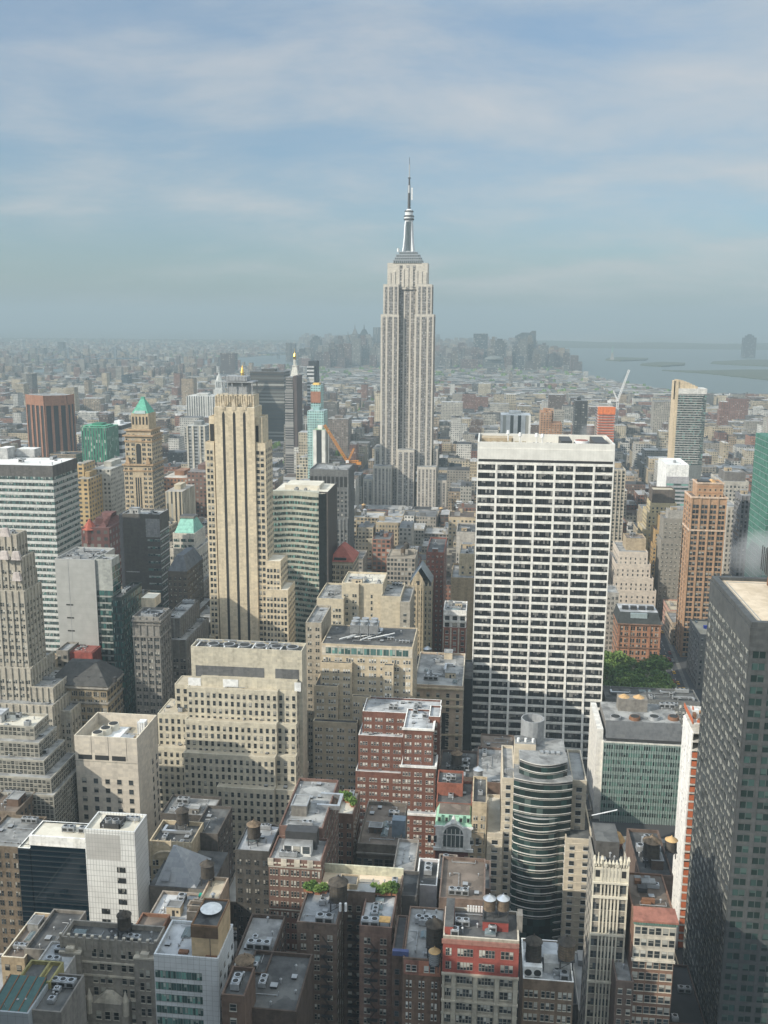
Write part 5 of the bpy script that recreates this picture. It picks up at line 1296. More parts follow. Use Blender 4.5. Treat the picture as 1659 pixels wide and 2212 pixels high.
tank(986, 1662, rw.lasts[0][4], 1.2, 'brown water tank left of the windowless hall', ('dark', 'wood'))
tank(1032, 1692, rw.lasts[1][4], 1.0, 'grey water tank beside the beige wing of the curved hotel', ('steel', 'silver'))
# low cluster in the centre foreground
lc = hero('white_building', 'low block with a plain pale grey wall behind the narrow salmon topped loft', (925, 1905, 282), [
    (898, 944, 1912, 284, 300, 0, wall((.55, .53, .54), .05), None, None, dict(rm='tar', cop=Wm['white'])),
    (848, 896, 1880, 292, 312, 0, wall((.28, .25, .22)), None, None, dict(rm='gray')),
    (858, 900, 1935, 270, 284, 0, wall((.09, .085, .08)), None, None, dict(rm='tar'))], 1990, cl=3, seed=13, kinds='ava', nind=0)
hero('brick_building', 'low brown roofed block behind the red and cream loft', (1000, 1950, 285), [
    (944, 985, 1900, 296, 312, 0, wall((.24, .20, .17)), None, None, dict(rm='gray')),
    (948, 1048, 1942, 272, 296, 0, wall((.18, .13, .105)), None, None, dict(rm='brown')),
    (985, 1060, 1918, 300, 318, 0, wall((.15, .11, .09)), S(3, 3.4, .4, .5, G['dark'], None), None, dict(rm='tar'))], 1980, cl=5, seed=3, kinds='vadsa', nind=10)
def salmon(b):
    X0, X1, Y, Yb, zr = b.lasts[0]; Z = zr+.5
    m = MB(); m.box(X0+.3, X0+(X1-X0)*.42, Y-.1, Y-.02, Z-5, Z-.5, wall((.27, .14, .11))); m.box(X0+(X1-X0)*.42, X1-.1, Y-.1, Y-.02, Z-5, Z-.5, wall((.42, .19, .125))); b.single('painted_band', m)
    for f in (.15, .3, .62, .78): b.win.append(('N', X0+(X1-X0)*f, Y-.1, Z-3.8, 1.3, 1.9, G['white'], SL['lime'], .1))
    m = MB(); m.box(X0-3, X0+1.5, Y+1, Y+2.2, zr+.2, zr+1.6, plain((.07, .09, .20), .7)); b.single('blue_tarpaulin', m)
nb = hero('brick_building', 'narrow brown brick loft with a salmon painted top floor and a patched grey roof', (912, 2070, 232), [
    (870, 953, 2072, 234, 258, 0, wall((.17, .115, .085), .2), dict(S(3.6, 3.4, .44, .55, G['white'], SL['lime'], top=6.0, n=2, gap=.4)), None, dict(rm='gray', par=.5)),
    (846, 870, 2060, 240, 258, 0, wall((.13, .09, .07), .2), S(3, 3.4, .4, .5, G['dark'], None, top=4), None, dict(rm='tar', par=.5))], 2300, cl=6, seed=19, kinds='vsvavv', nind=100,
    extra=salmon)

tank(938, 2062, nb.lasts[0][4], 1.15, 'black ribbed water tank on the narrow loft with the salmon top floor', ('dark', 'dark'), hs=1.25)
tank(938, 2095, nb.lasts[0][4], .72, 'slender tank with an orange cone roof on the narrow loft', ('steel', 'tan'), hs=1.2)
# --- red and cream loft ---------------------------------------------------------------
def redcream(b):
    X0, X1, Y, Yb, zr = b.lasts[0]; Z = zr+.8; red = wall((.27, .075, .06), .12); cr = wall((.37, .335, .27), .14)
    nb_ = [0, .155, .44, .725, .97]
    m = MB(); m.box(X0-.3, X1, Y-.45, Y-.02, Z-2.0, Z-.8, wall((.30, .15, .12))); b.single('top_band', m)
    m = MB(); m.box(X0, X1, Y-.2, Y-.02, Z-10.6, Z-2.05, red); b.single('red_storeys', m)
    fh = 4.0; nf = 9
    for j in range(nf):
        zb = Z-2.6-(j+1)*fh
        for k in range(4):
            xa, xb = X0+(X1-X0)*nb_[k]+.75, X0+(X1-X0)*nb_[k+1]-.75
            n = (3, 5, 5, 3)[k]; w = (xb-xa)/n
            for i in range(n): b.win.append(('N', xa+(i+.5)*w, Y-.2, zb+1.0, w*.9, 2.35, G['sash'], cr if j > 1 else red, .06))
    for k in range(5):
        x = X0+(X1-X0)*nb_[k]; m = MB(); m.box(max(X0, x-.6), x+.6, Y-.7, Y-.02, 0, Z-10.8, cr); b.single('pier', m)
    for j in range(0, nf):
        z = Z-10.7-j*4.0*1
        m = MB(); d = .95 if j % 2 == 0 else .55; m.box(X0-.2, X1+.2, Y-d, Y-.02, z-.35, z+.15, cr); b.single('ledge', m)
    o = onroof(b, 'stair_house', 960, 979, 2002, 2021, 13, red, zr, R['tar'])
    o = onroof(b, 'tank_base', 1042, 1098, 1993, 2012, 8, wall((.26, .06, .05), .1), zr, R['tar'], rim=MET['dark'])
    b.tz = o[3]; b.tx = (o[0], o[1], o[2])
    o = onroof(b, 'chimney', 1117, 1128, 1978, 2015, 3, Wm['gstone'], zr)
    for i in range(10):
        m = MB(); x = X0+6+i*.75; m.box(x, x+.5, Yb-.6, Yb-.3, zr, zr+1.8, MET['white']); b.single('railing_post', m)
    put(b, 'air_unit', AIR[0], X0+3, Y+1.8, zr); put(b, 'air_unit', AIR[0], X1-7, Y+4.5, zr)
rc = hero('loft_building', 'wide loft with two red painted top storeys above weathered cream piers and ledges', (1040, 2028, 226), [
    (957, 1122, 2027, 226, 239, 0, wall((.335, .30, .245), .16), None, None, dict(rm='tar', par=.8, cop=SL['lime']))], 2300, cl=2, seed=2, kinds='vs', extra=redcream)
tank_at(rc.tx[0]+1.7, rc.tx[2]+3, rc.tz, .78, 'silver capped wooden water tank on the red base, the one nearer the red stair house', ('wood', 'silver'), leg=.5)
tank_at(rc.tx[1]-1.5, rc.tx[2]+3.4, rc.tz, .78, 'silver capped wooden water tank on the red base, the one nearer the curved hotel', ('wood', 'silver'), leg=.5)
def garage_extra(b):
    X0, X1, Y, Yb, zr = b.lasts[0]
    o = onroof(b, 'bulkhead', 1158, 1205, 2068, 2088, 7, wall((.27, .28, .30)), zr, R['silver'])
    m = MB(); x = P(1151, 2108, Y+1).x; m.box(x-2.6, x+2.6, Y+1.5, Y+4, zr+.3, zr+3.4, Wm['white'])
    for s_ in (-1.3, 1.3):
        m.poly([(x+s_+1.05*cos(2*pi*k/14), Y+1.47, zr+1.6+1.05*sin(2*pi*k/14)) for k in range(14)], MET['fan'])
    b.single('fan_unit', m)
    m = MB(); m.box(X1-8, X1-.8, Y+4, Y+8, zr, zr+3.2, wall((.40, .39, .37))); b.single('bulkhead', m)
    put(b, 'air_unit', AIR[0], X1-2.5, Y+2, zr, 0, (1.1,)*3)
ga = hero('brick_building', 'brown brick building with a grey roof, two water tanks and a white double fan unit', (1180, 2115, 236), [
    (1130, 1240, 2118, 238, 256, 0, wall((.20, .145, .105), .16), dict(S(4.1, 3.7, .8, .56, G['sash'], SL['lime'], top=2.6, n=3, gap=.3)), None, dict(rm='silver', par=.7, cop=SL['white']))], 2300, cl=3, seed=4, kinds='vsv', extra=garage_extra)
tank(1151, 2092, ga.lasts[0][4], 1.1, 'black water tank on a steel frame beside the white double fan unit', ('dark', 'dark'), hs=1.2)
tank(1222, 2086, ga.lasts[0][4]+2, 1.15, 'grey brown water tank with a dark cap at the corner of the grey roof', ('wood', 'dark'))
# --- gothic white tower -----------------------------------------------------------------
def goth(b):
    X0, X1, Y, Yb, zr = b.lasts[0]; Z = zr+1.4; wm = Wm['gw']
    n = 8; bw = (X1-X0-5)/ (n-2)
    xs = [X0, X0+2.4]+[X0+2.4+(X1-X0-4.8)*i/5 for i in range(1, 6)]+[X1]
    nf = 20; fh = 4.05
    for i, x in enumerate(xs):
        big = i in (0, 1, 6, 7); m = MB(); h = Z+(1.5 if big else .3)
        m.box(x-.22, x+.22, Y-.5, Y-.02, 0, h, wm); m.frus((x-.4, x+.4, Y-.85, Y), (x-.06, x+.06, Y-.5, Y-.35), h, h+1.3, wm); b.single('buttress', m)
    for k in range(len(xs)-1):
        xa, xb = xs[k]+.24, xs[k+1]-.24
        for j in range(nf):
            b.win.append(('N', (xa+xb)/2, Y-.02, Z-12-(j+1)*fh+1.0, xb-xa-.1, 2.35, G['goth'], wm, .06))
        m = MB(); m.box(xa, xb, Y-.4, Y-.02, Z-5.5, Z-1.2, wm); m.box(xa+.3, xb-.3, Y-.45, Y-.4, Z-4.2, Z-2, MET['fan']); b.single('tracery', m)
        b.win.append(('N', (xa+xb)/2, Y-.02, Z-9.6, xb-xa-.1, 3.6, G['goth'], None, .06))
    for dz in (5.9, 10.6, 23, 39, 55):
        m = MB(); m.box(X0-.2, X1+.2, Y-.95, Y-.02, Z-dz-.3, Z-dz+.3, wm); b.single('string_course', m)
    for i in range(12):
        m = MB(); x = X0+.6+(X1-X0-1.2)*i/11; m.box(x-.2, x+.2, Y-.5, Y, Z-.8, Z+.5, wm); b.single('crenel', m)
    for cx_ in (X0+1.2, X1-1.2):
        for q in (-1, 0, 1): m = MB(); m.cyl(cx_+q*.9, Y-.4, Z+.2, Z+3.8-abs(q), .4, .08, wm, 6); b.single('pinnacle', m)
    o = onroof(b, 'tank_house', 1322, 1345, 1823, 1834, 5, Wm['rbrick'], zr)
    m = MB(); x = (o[0]+o[1])/2; m.cyl(x, o[2]+2.5, o[3], o[3]+2.2, 2.6, 1.2, wall((.42, .26, .12)), 16); b.single('tank_dome', m)
    m = MB(); m.box(X0+1, X0+8, Y+6, Y+17, zr, zr+5, wall((.09, .085, .08)), top=R['tar']); b.single('bulkhead', m)
    p = PZ(1300, 1806, zr); m = MB(); m.tube((p.x-3, p.y+3, zr+5.2), (p.x+5, p.y+5, zr+6.5), .2, MET['white']); b.single('white_boom', m)
Wm['gw'] = wall((.64, .59, .48), .07)
G['goth'] = glass('goth', tint=(.03, .035, .038), frame=(.09, .09, .085), pb=.4, blind=(.42, .40, .34), bars=2)
gt = hero('gothic_tower', 'slim white gothic tower with tall ribbed piers and a pinnacled parapet', (1322, 1862, 262), [
    (1283, 1358, 1866, 262, 277, 0, wall((.30, .275, .235), .1), None, S(4, 4, .3, .5, G['dark'], None), dict(rm='tar', par=1.4))], 2300, cl=2, seed=3, kinds='va', extra=goth)
# --- brick with green cornice ------------------------------------------------------------
def corn(b):
    X0, X1, Y, Yb, zr = b.lasts[0]; Z = zr+.6
    m = MB(); m.box(X0-.5, X1+.5, Y-1.1, Y+.5, Z-.6, Z, wall((.30, .14, .10)))
    m.poly([(X0-.5, Y-1.1, Z), (X1+.5, Y-1.1, Z), (X1, Y+3.5, Z+1.6), (X0, Y+3.5, Z+1.6)], wall((.27, .12, .09))); m.poly([(X0, Y+3.5, Z), (X1, Y+3.5, Z), (X1, Y+3.5, Z+1.6), (X0, Y+3.5, Z+1.6)], wall((.27, .12, .09)))
    m.box(X0-.3, X1+.3, Y-.8, Y, Z-1.5, Z-.65, wall((.14, .22, .18))); b.single('cornice', m)
    for i in range(17):
        m = MB(); x = X0+(X1-X0)*i/16; m.box(x-.2, x+.2, Y-1.0, Y-.8, Z-1.4, Z-.7, wall((.14, .22, .18))); b.single('bracket', m)
    m = MB(); m.box(X0, X1, Y-.25, Y-.02, Z-13, Z-1.6, SL['lime']); b.single('stone_storeys', m)
    for k in range(3):
        x = X0+(X1-X0)*(k+.5)/3
        for j in range(16):
            for q in (-1, 1):
                b.win.append(('N', x+q*.95, Y-(.25 if j < 3 else 0), Z-1.9-(j+1)*3.75+.8, 1.65, 2.35, G['sash'], dS, .08))
    for dz in (13.2, 56):
        m = MB(); m.box(X0-.3, X1+.3, Y-.7, Y-.02, Z-dz-.35, Z-dz+.35, SL['lime']); b.single('string_course', m)
    for i in range(9):
        r = random.Random(i); m = MB(); x, y = X0+2+r.random()*(X1-X0-8), Y+6+r.random()*14; w, d, h = r.uniform(1.5, 5), r.uniform(1, 3), r.uniform(.8, 2.2); m.box(x, x+w, y, y+d, zr+.3, zr+h, [MET['dark'], MET['rust'], Wm['gray']][i % 3]); b.single('air_unit', m)
cr_ = hero('brick_building', 'red-brown brick building with pale stone top storeys and a bracketed green cornice', (1415, 1985, 256), [
    (1371, 1462, 1986, 256, 280, 0, wall((.20, .12, .085), .14), None, None, dict(rm='brown', par=.6)),
    (1380, 1455, 1890, 282, 310, 0, wall((.14, .10, .08)), None, None, dict(rm='tar'))], 2300, cl=5, clt=1, seed=2, kinds='babda', bw='dkbrown', extra=corn)
tank(1405, 1868, cr_.lasts[1][4], 1.3, 'dark brown water tank with a wide conical cap behind the bracketed green cornice', ('dark', 'wood'))
tank(1448, 1850, cr_.lasts[1][4]+3, .9, 'small tan capped water tank beside the white netted construction wall', ('dark', 'tan'))
hero('brick_building', 'low narrow brick house between the white gothic tower and the bracketed brick building', (1350, 2090, 252), [
    (1331, 1370, 2120, 252, 278, 0, wall((.15, .11, .09)), S(3, 3.4, .5, .5, G['sash'], dS), None, dict(rm='gray'))], 2300, cl=3, seed=7, kinds='vav', nind=30)
# --- between louvred office and the park ------------------------------------------------
pk = hero('office_building', 'flat dark roof with long white ducts just before the park trees', (1400, 1500, 536), [
    (1308, 1513, 1512, 534, 553, 0, wall((.16, .16, .155)), S(2, 4, .6, .6, G['white'], None), None, dict(rm='tar', par=.8))], 1520, cl=8, seed=9, kinds='adsdasvd', nind=10)
def lowduct(b): pass
# --- middle distance, left half ---------------------------------------------------------
def A_(c, v=.16): return wall(c, v)
Gs, Gd = G['sash'], G['dark']
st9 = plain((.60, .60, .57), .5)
def stripes(b):
    X0, X1, Y, Yb, zr = b.lasts[0]; Z = zr+.4
    for u0, u1, v0, v1, d in ((36, 75, 988, 970, 9), (-2, 17, 992, 968, 10)): onroof(b, 'plant_room', u0, u1, v1, v0, d, Wm['ltgray'], zr, R['white'])
    fh = 3.62; k = 0; z = Z-6.5
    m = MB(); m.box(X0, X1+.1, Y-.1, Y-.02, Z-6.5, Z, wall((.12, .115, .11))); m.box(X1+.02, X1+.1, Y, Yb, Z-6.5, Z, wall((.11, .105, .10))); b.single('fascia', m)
    while z > 3:
        n = 20
        for i in range(n): b.win.append(('N', X0+(X1-X0)*(i+.5)/n, Y, z-1.95, (X1-X0)/n*.95, 1.9, G['ribbon'], None, .06))
        for i in range(8): b.win.append(('W', Y+(Yb-Y)*(i+.5)/8, X1, z-1.95, (Yb-Y)/8*.97, 1.9, G['ribbon'], None, .06))
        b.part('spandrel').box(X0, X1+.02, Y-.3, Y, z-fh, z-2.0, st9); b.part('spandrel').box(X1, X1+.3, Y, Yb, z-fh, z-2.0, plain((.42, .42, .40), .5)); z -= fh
hero('office_tower', 'large office slab striped with white spandrels and grey-green glass under a white roof', (60, 1003, 520), [
    (-90, 113, 1004, 520, 553, 0, wall((.14, .145, .14)), None, None, dict(par=.4, rm='white'))], 1400, cl=2, seed=3, kinds='av', extra=stripes)
wd = A_((.40, .365, .305), .12)
sv = S(3.3, 3.55, .62, .56, Gs, SL['lime'], n=2, gap=.25, top=5.5, pm=wd, pd=.5, pw=.8)
def deco(b):
    for k, (xl, xr, yt) in enumerate(((0, 20, 1150), (24, 44, 1200), (-2, 18, 1200), (26, 45, 1245))):
        m = MB(); x0, x1 = P(xl, yt, 418).x, P(xr, yt, 418).x; z = P(10, yt, 418).z; m.frus((x0, x1, 417.5, 419.5), (x0+.8, x1-.8, 417.8, 419.2), z-2, z+2, wall((.52, .46, .43))); b.single('carved_crown', m)
hero('deco_tower', 'narrow grey limestone deco tower with carved pinkish crowns at the left edge', (20, 1200, 420), [
    (-60, 36, 1152, 425, 434, 0, wd, sv, sv, dict(rm='gray')), (-60, 45, 1203, 421, 434, 0, wd, sv, sv, dict(rm='gray')), (-60, 48, 1238, 422, 436, 0, wd, sv, sv, dict(rm='gray')),
    (-60, 52, 1274, 420, 437, 0, wd, sv, sv, dict(rm='gray')), (-60, 66, 1440, 418, 443, 0, wd, sv, sv, dict(rm='gray')), (64, 115, 1484, 417, 443, 0, wd, sv, sv, dict(rm='gray')),
    (-60, 113, 1520, 411, 443, 0, wd, sv, sv, dict(rm='gray')), (113, 152, 1535, 418, 446, 0, wd, sv, sv, dict(rm='gray'))], 1590, cl=0, extra=deco)
def gsl(b):
    X0, X1, Y, Yb, zr = b.lasts[0]; Z = zr+1
    for j in range(8):
        m = MB(); z = Z-26-j*7.4; m.box(X0+5, X0+9, Y-.05, Y-.02, z, z+.8, MET['fan']); b.single('vent_slot', m)
    for f in (.33,):
        m = MB(); m.box(X0+(X1-X0)*f-.1, X0+(X1-X0)*f+.1, Y-.06, Y-.02, 0, Z, MET['galv']); b.single('wall_joint', m)
hero('office_building', 'office slab with a blank pale grey wall and green windows along one edge', (165, 1210, 480), [
    (118, 204, 1208, 480, 508, 0, panelmat((.40, .40, .385), (.33, .33, .32), 30., 3.7, .06), None, None, dict(rm='gray')),
    (204.1, 241, 1208, 481, 492, 0, wall((.34, .35, .33)), dict(S(4.4, 3.75, .96, .74, G['teal'], None, top=17)), dict(S(4.4, 3.75, .97, .85, G['teal'], None, top=4)), dict(rm='gray'))], 1410, cl=7, seed=8, kinds='avaadv', extra=gsl)
def bspots(b):
    X0, X1, Y, Yb, zr = b.lasts[0]; r = random.Random(2)
    m = MB(); m.box(X0-3, X0-.02, Y+1.5, Yb, 0, zr, wall((.05, .055, .065))); b.single('service_shaft', m)
    m = MB(); m.box(X0+(X1-X0)*.62, X1, Y-.08, Y-.02, zr-14.5, zr-2, wall((.27, .27, .27))); b.single('grey_panel', m)
    for j in range(22):
        z = zr-14-(j+1)*5
        if z < 3: break
        b.win.append(('N', X0+(X1-X0)*.82, Y, z+1.5, 8.5, 1.6, G['ribbon'], None, .06))
        if j in (4, 9): 
            m = MB(); m.box(X0+1, X0+(X1-X0)*.4, Y-.08, Y-.02, z, z+.7, Wm['ltgray']); b.single('pale_band', m)
hero('office_tower', 'dark grey-brown office tower, mostly blank, with a pale panel at its top corner', (303, 1110, 600), [
    (264, 344, 1110, 600, 618, 0, wall((.115, .108, .10), .1), None, S(3.2, 5, .8, .4, G['ribbon'], None, top=12, tm=Wm['ltgray'], tev=1, thh=.9), dict(rm='gray', cop=Wm['ltgray']))], 1300, cl=5, seed=5, kinds='avbva', bw='ltgray', extra=bspots)
def mgreen(b):
    X0, X1, Y, Yb, zr = b.lasts[0]; Z = P(397, 1117, Y+12).z; xm = (X0+X1)/2; w = 4.6; ym = (Y+Yb)/2
    m = MB(); m.frus((X0+1, X1-1, Y+1, Yb-1), (xm-w, xm+w, ym-4, ym+4), zr, Z, wall((.24, .48, .40), .1, .6)); b.single('mansard_roof', m)
    m = MB(); m.box(xm-w-.8, xm+w+.8, ym-4.8, ym+4.8, Z, Z+1.4, Wm['gstone'], top=R['tar']); b.single('lantern', m)
hero('hotel_tower', 'pale hotel tower with a steep turquoise hipped roof', (396, 1150, 640), [
    (373, 420, 1152, 640, 666, 0, Wm['pale'], S(5, 4.2, .8, .5, G['ribbon'], None, top=3), None, dict(rm='gray', par=.3)),
    (364, 428, 1185, 636, 672, 0, Wm['pale'], S(5, 4.2, .55, .5, Gs, None, top=5, n=2), S(5, 4.2, .55, .5, Gs, None, top=5, n=2), dict(rm='gray')),
    (362, 440, 1255, 632, 680, 0, Wm['stone'], S(5, 4, .5, .5, Gd, None, n=2), S(5, 4, .5, .5, Gd, None, n=2), dict(rm='gray'))], 1380, cl=0, nind=60, extra=mgreen)
def gmans(b):
    X0, X1, Y, Yb, zr = b.lasts[0]; m = MB(); m.frus((X0, X1, Y, Yb), (X0+4, X1-4, Y+6, Yb-6), zr+1.1, zr+10, Wm['slate']); b.single('mansard_roof', m)
hero('gothic_building', 'dark stone building with a sloping slate roof in front of the turquoise roofed hotel', (382, 1230, 568), [
    (362, 404, 1234, 566, 600, 0, A_((.115, .10, .085)), S(3.6, 3.8, .5, .55, Gd, sS, n=2, top=3), S(3.6, 3.8, .5, .55, Gd, None), dict(rm='tar')),
    (362, 419, 1330, 560, 604, 0, A_((.115, .10, .085)), S(3.6, 3.8, .5, .55, Gd, None), S(3.6, 3.8, .5, .55, Gd, None), dict(rm='gray'))], 1400, cl=0, nind=60, extra=gmans)
sO = S(3.55, 3.9, .66, .56, Gd, SL['stone'], n=2, gap=.25, top=10, pm=A_((.21, .20, .185)), pd=.4, pw=.8)
def corn2(b):
    X0, X1, Y, Yb, zr = b.lasts[0]; wm = Wm['gstone']
    for dz, d in ((1, 1.2), (3, .6), (9.5, .6)): m = MB(); m.box(X0-.3, X1+d, Y-d, Y-.02, zr-dz-.4, zr-dz+.4, wm); m.box(X1+.02, X1+d, Y, Yb, zr-dz-.4, zr-dz+.4, wm); b.single('cornice', m)
    p = b.root; onroof(b, 'bulkhead', 306, 334, 1292, 1312, 10, Wm['cream'], zr, R['cream'])
hero('stone_building', 'grey stone office with a heavy cornice and a cream rooftop block in deep shade', (325, 1330, 452), [
    (286, 344, 1332, 450, 466, 0, A_((.235, .22, .20)), sO, dict(sO, top=6), dict(rm='tar'))], 1560, cl=8, seed=2, kinds='advadvsb', extra=corn2, bw='gstone')
hero('stone_building', 'terraced dark grey stone block stepping down toward the cream striped tower', (390, 1400, 500), [
    (352, 388, 1335, 494, 530, 0, A_((.16, .15, .135)), sO, sO, dict(rm='gray')), (355, 402, 1382, 488, 530, 0, A_((.16, .15, .135)), sO, sO, dict(rm='gray')), (385, 440, 1358, 540, 590, 0, A_((.15, .14, .125)), sO, sO, dict(rm='gray'))], 1530, cl=4, seed=3, kinds='vava', nind=50)
hero('glass_building', 'thin dark green glass building with mirrored panes beside the grey stone cornice office', (260, 1300, 462), [
    (240, 262, 1290, 470, 500, 0, A_((.06, .075, .07)), S(2, 3.8, .9, .85, G['teal'], None), S(2.4, 3.8, .9, .85, G['teal'], None), dict(rm='tar')),
    (244, 284, 1305, 490, 520, 0, A_((.16, .145, .12)), S(2.6, 3.8, .7, .65, G['teal'], None), S(2.6, 3.8, .7, .65, Gd, None), dict(rm='tar'))], 1540, cl=4, seed=11, kinds='vbav', nind=50, bw='dkgray')
def bigroof(b):
    X0, X1, Y, Yb, zr = b.lasts[0]; m = MB(); z2 = P(190, 1428, Y+10).z; m.frus((X0-1, X1+1, Y-1, Yb+1), (X0+7, X1-8, Y+8, Yb-7), zr+.2, z2, wall((.075, .074, .072), .15)); b.single('hipped_roof', m)
    for i in range(5): m = MB(); x = X0+6+i*6.5; m.box(x, x+1.4, Y+2.4, Y+4.6, zr+1.5, zr+4.0, MET['dark']); b.single('dormer', m)
    for dz, d in ((.6, 1.3), (8.5, .8), (18, .5)): m = MB(); m.box(X0-d, X1+d, Y-d, Y-.02, zr-dz-.5, zr-dz+.3, Wm['stone']); m.box(X1+.02, X1+d, Y, Yb, zr-dz-.5, zr-dz+.3, Wm['stone']); b.single('cornice', m)
hero('stone_building', 'wide tan stone building with a large dark hipped roof and heavy cornices', (185, 1478, 432), [
    (106, 230, 1480, 430, 450, 0, A_((.31, .25, .17)), S(3.9, 4.2, .7, .6, Gd, SL['stone'], n=3, gap=.3, top=2.2), S(3.9, 4.2, .7, .6, Gd, None, n=3, gap=.3, top=2.2), dict(rm='tar', par=.2))], 1590, cl=0, extra=bigroof)
def redtop(b):
    X0, X1, Y, Yb, zr = b.lasts[0]; m = MB(); m.box(X0+1, X1-1, Y+1, Yb-1, zr, zr+1.2, A_((.26, .095, .08))); b.single('red_roof', m)
hero('brick_building', 'small building with a bright brick-red rooftop beside the grey glass edged slab', (170, 1410, 470), [
    (146, 199, 1410, 466, 478, 0, A_((.30, .085, .07)), None, None, dict(rm='brown')),
    (121, 146, 1405, 464, 478, 0, A_((.26, .24, .21)), S(3, 4, .6, .6, Gd, None), None, dict(rm='silver')), (92, 114, 1428, 458, 470, 0, Wm['buff'], S(4, 4, .4, .6, Gd, None), None, dict(rm='brown'))], 1430, cl=2, seed=5, kinds='va', nind=10, extra=redtop)
# --- green pyramid tower -----------------------------------------------------------------
Wm['merc'] = wall((.45, .36, .245), .12); Wm['merc2'] = wall((.40, .275, .17), .15)
sM = S(4.2, 3.9, .62, .58, Gd, SL['lime'], n=2, gap=.3, top=2.5)
def merc(b):
    X0, X1, Y, Yb, zr = b.lasts[0]; xm = (X0+X1)/2; ym = (Y+Yb)/2; zt = P(309, 860, Y+10).z
    gm = wall((.12, .37, .27), .12, .7)
    m = MB(); m.frus((X0+.4, X1-.4, Y+.4, Yb-.4), (xm-1.2, xm+1.2, ym-1.2, ym+1.2), zr, zt, gm); m.box(xm-1.4, xm+1.4, ym-1.4, ym+1.4, zt, zt+1.2, gm); b.single('pyramid_roof', m)
    m = MB(); m.frus((xm-5, xm+5, Y-.4, Y+2), (xm-4.5, xm+4.5, Y+.6, Y+2), zr, zr+2.4, Wm['galvn']); b.single('roof_screen', m)
    for t, k in ((0, 5), (1, 6)):
        xa, xb, ya, yb, z = b.lasts[t]
        for i in range(k):
            x = xa+(xb-xa)*(i+.5)/k; m = MB(); h = 5.5 if t == 0 else 0
            if t == 0:
                m.box(x-.7, x+.7, ya-.1, ya-.02, z-9, z-3, MET['fan']); m.poly([(x+.7*cos(pi*q/8), ya-.1, z-3+.7*sin(pi*q/8)) for q in range(9)], MET['fan']); b.single('arched_window', m)
    xa, xb, ya, yb, z = b.lasts[2]
    m = MB(); xm2 = (xa+xb)/2; m.box(xm2-2.1, xm2+2.1, ya-.1, ya-.02, z-26, z-9, MET['fan']); m.poly([(xm2+2.1*cos(pi*q/10), ya-.1, z-9+2.1*sin(pi*q/10)) for q in range(11)], MET['fan']); b.single('arched_window', m)
    for t, dz, d in ((1, .4, 1.2), (2, .4, 1.5), (2, 5, .5), (3, .4, 1.2), (3, 5.2, .6)):
        xa, xb, ya, yb, z = b.lasts[t]; m = MB(); m.box(xa-d, xb+d, ya-d, ya-.02, z-dz-.6, z-dz+.6, Wm['merc2']); m.box(xb+.02, xb+d, ya, yb, z-dz-.6, z-dz+.6, Wm['merc2']); b.single('cornice', m)
    for s_ in (-1, 1):
        xa, xb, ya, yb, z = b.lasts[3]; m = MB(); x = (xa+xb)/2+s_*(xb-xa)*.36; m.frus((x-2, x+2, ya-.5, ya+2), (x-.4, x+.4, ya, ya+1), z+.5, z+6, Wm['merc2']); b.single('carved_finial', m)
    xa, xb, ya, yb, z = b.lasts[3]
    for q in (-1.9, 0, 1.9):
        m = MB(); m.box((xa+xb)/2+q-.55, (xa+xb)/2+q+.55, ya-.12, ya-.02, 0, z-11, MET['fan']); b.single('window_strip', m)
Wm['galvn'] = wall((.34, .42, .40))
hero('office_tower', 'tan tower with carved cornices under a bright green copper pyramid roof', (309, 900, 762), [
    (283, 320, 893, 765, 783, 0, Wm['merc'], None, None, dict(par=.3)),
    (272, 325, 927, 763, 786, 0, Wm['merc'], S(4, 4, .5, .6, Gs, SL['lime'], top=3), sM, dict(par=.5, rm='brown')),
    (269, 327, 939, 762, 787, 0, Wm['merc'], dict(sM, skip=lambda i, j, n, nf: 2 <= i < n-2), sM, dict(par=.5, rm='brown')),
    (267, 328, 1002, 760, 788, 0, Wm['merc'], dict(sM, skip=lambda i, j, n, nf: n//2-1 <= i <= n//2+(n % 2)-0 and n > 4), sM, dict(par=.5, rm='brown'))], 1110, cl=0, nind=90, extra=merc)
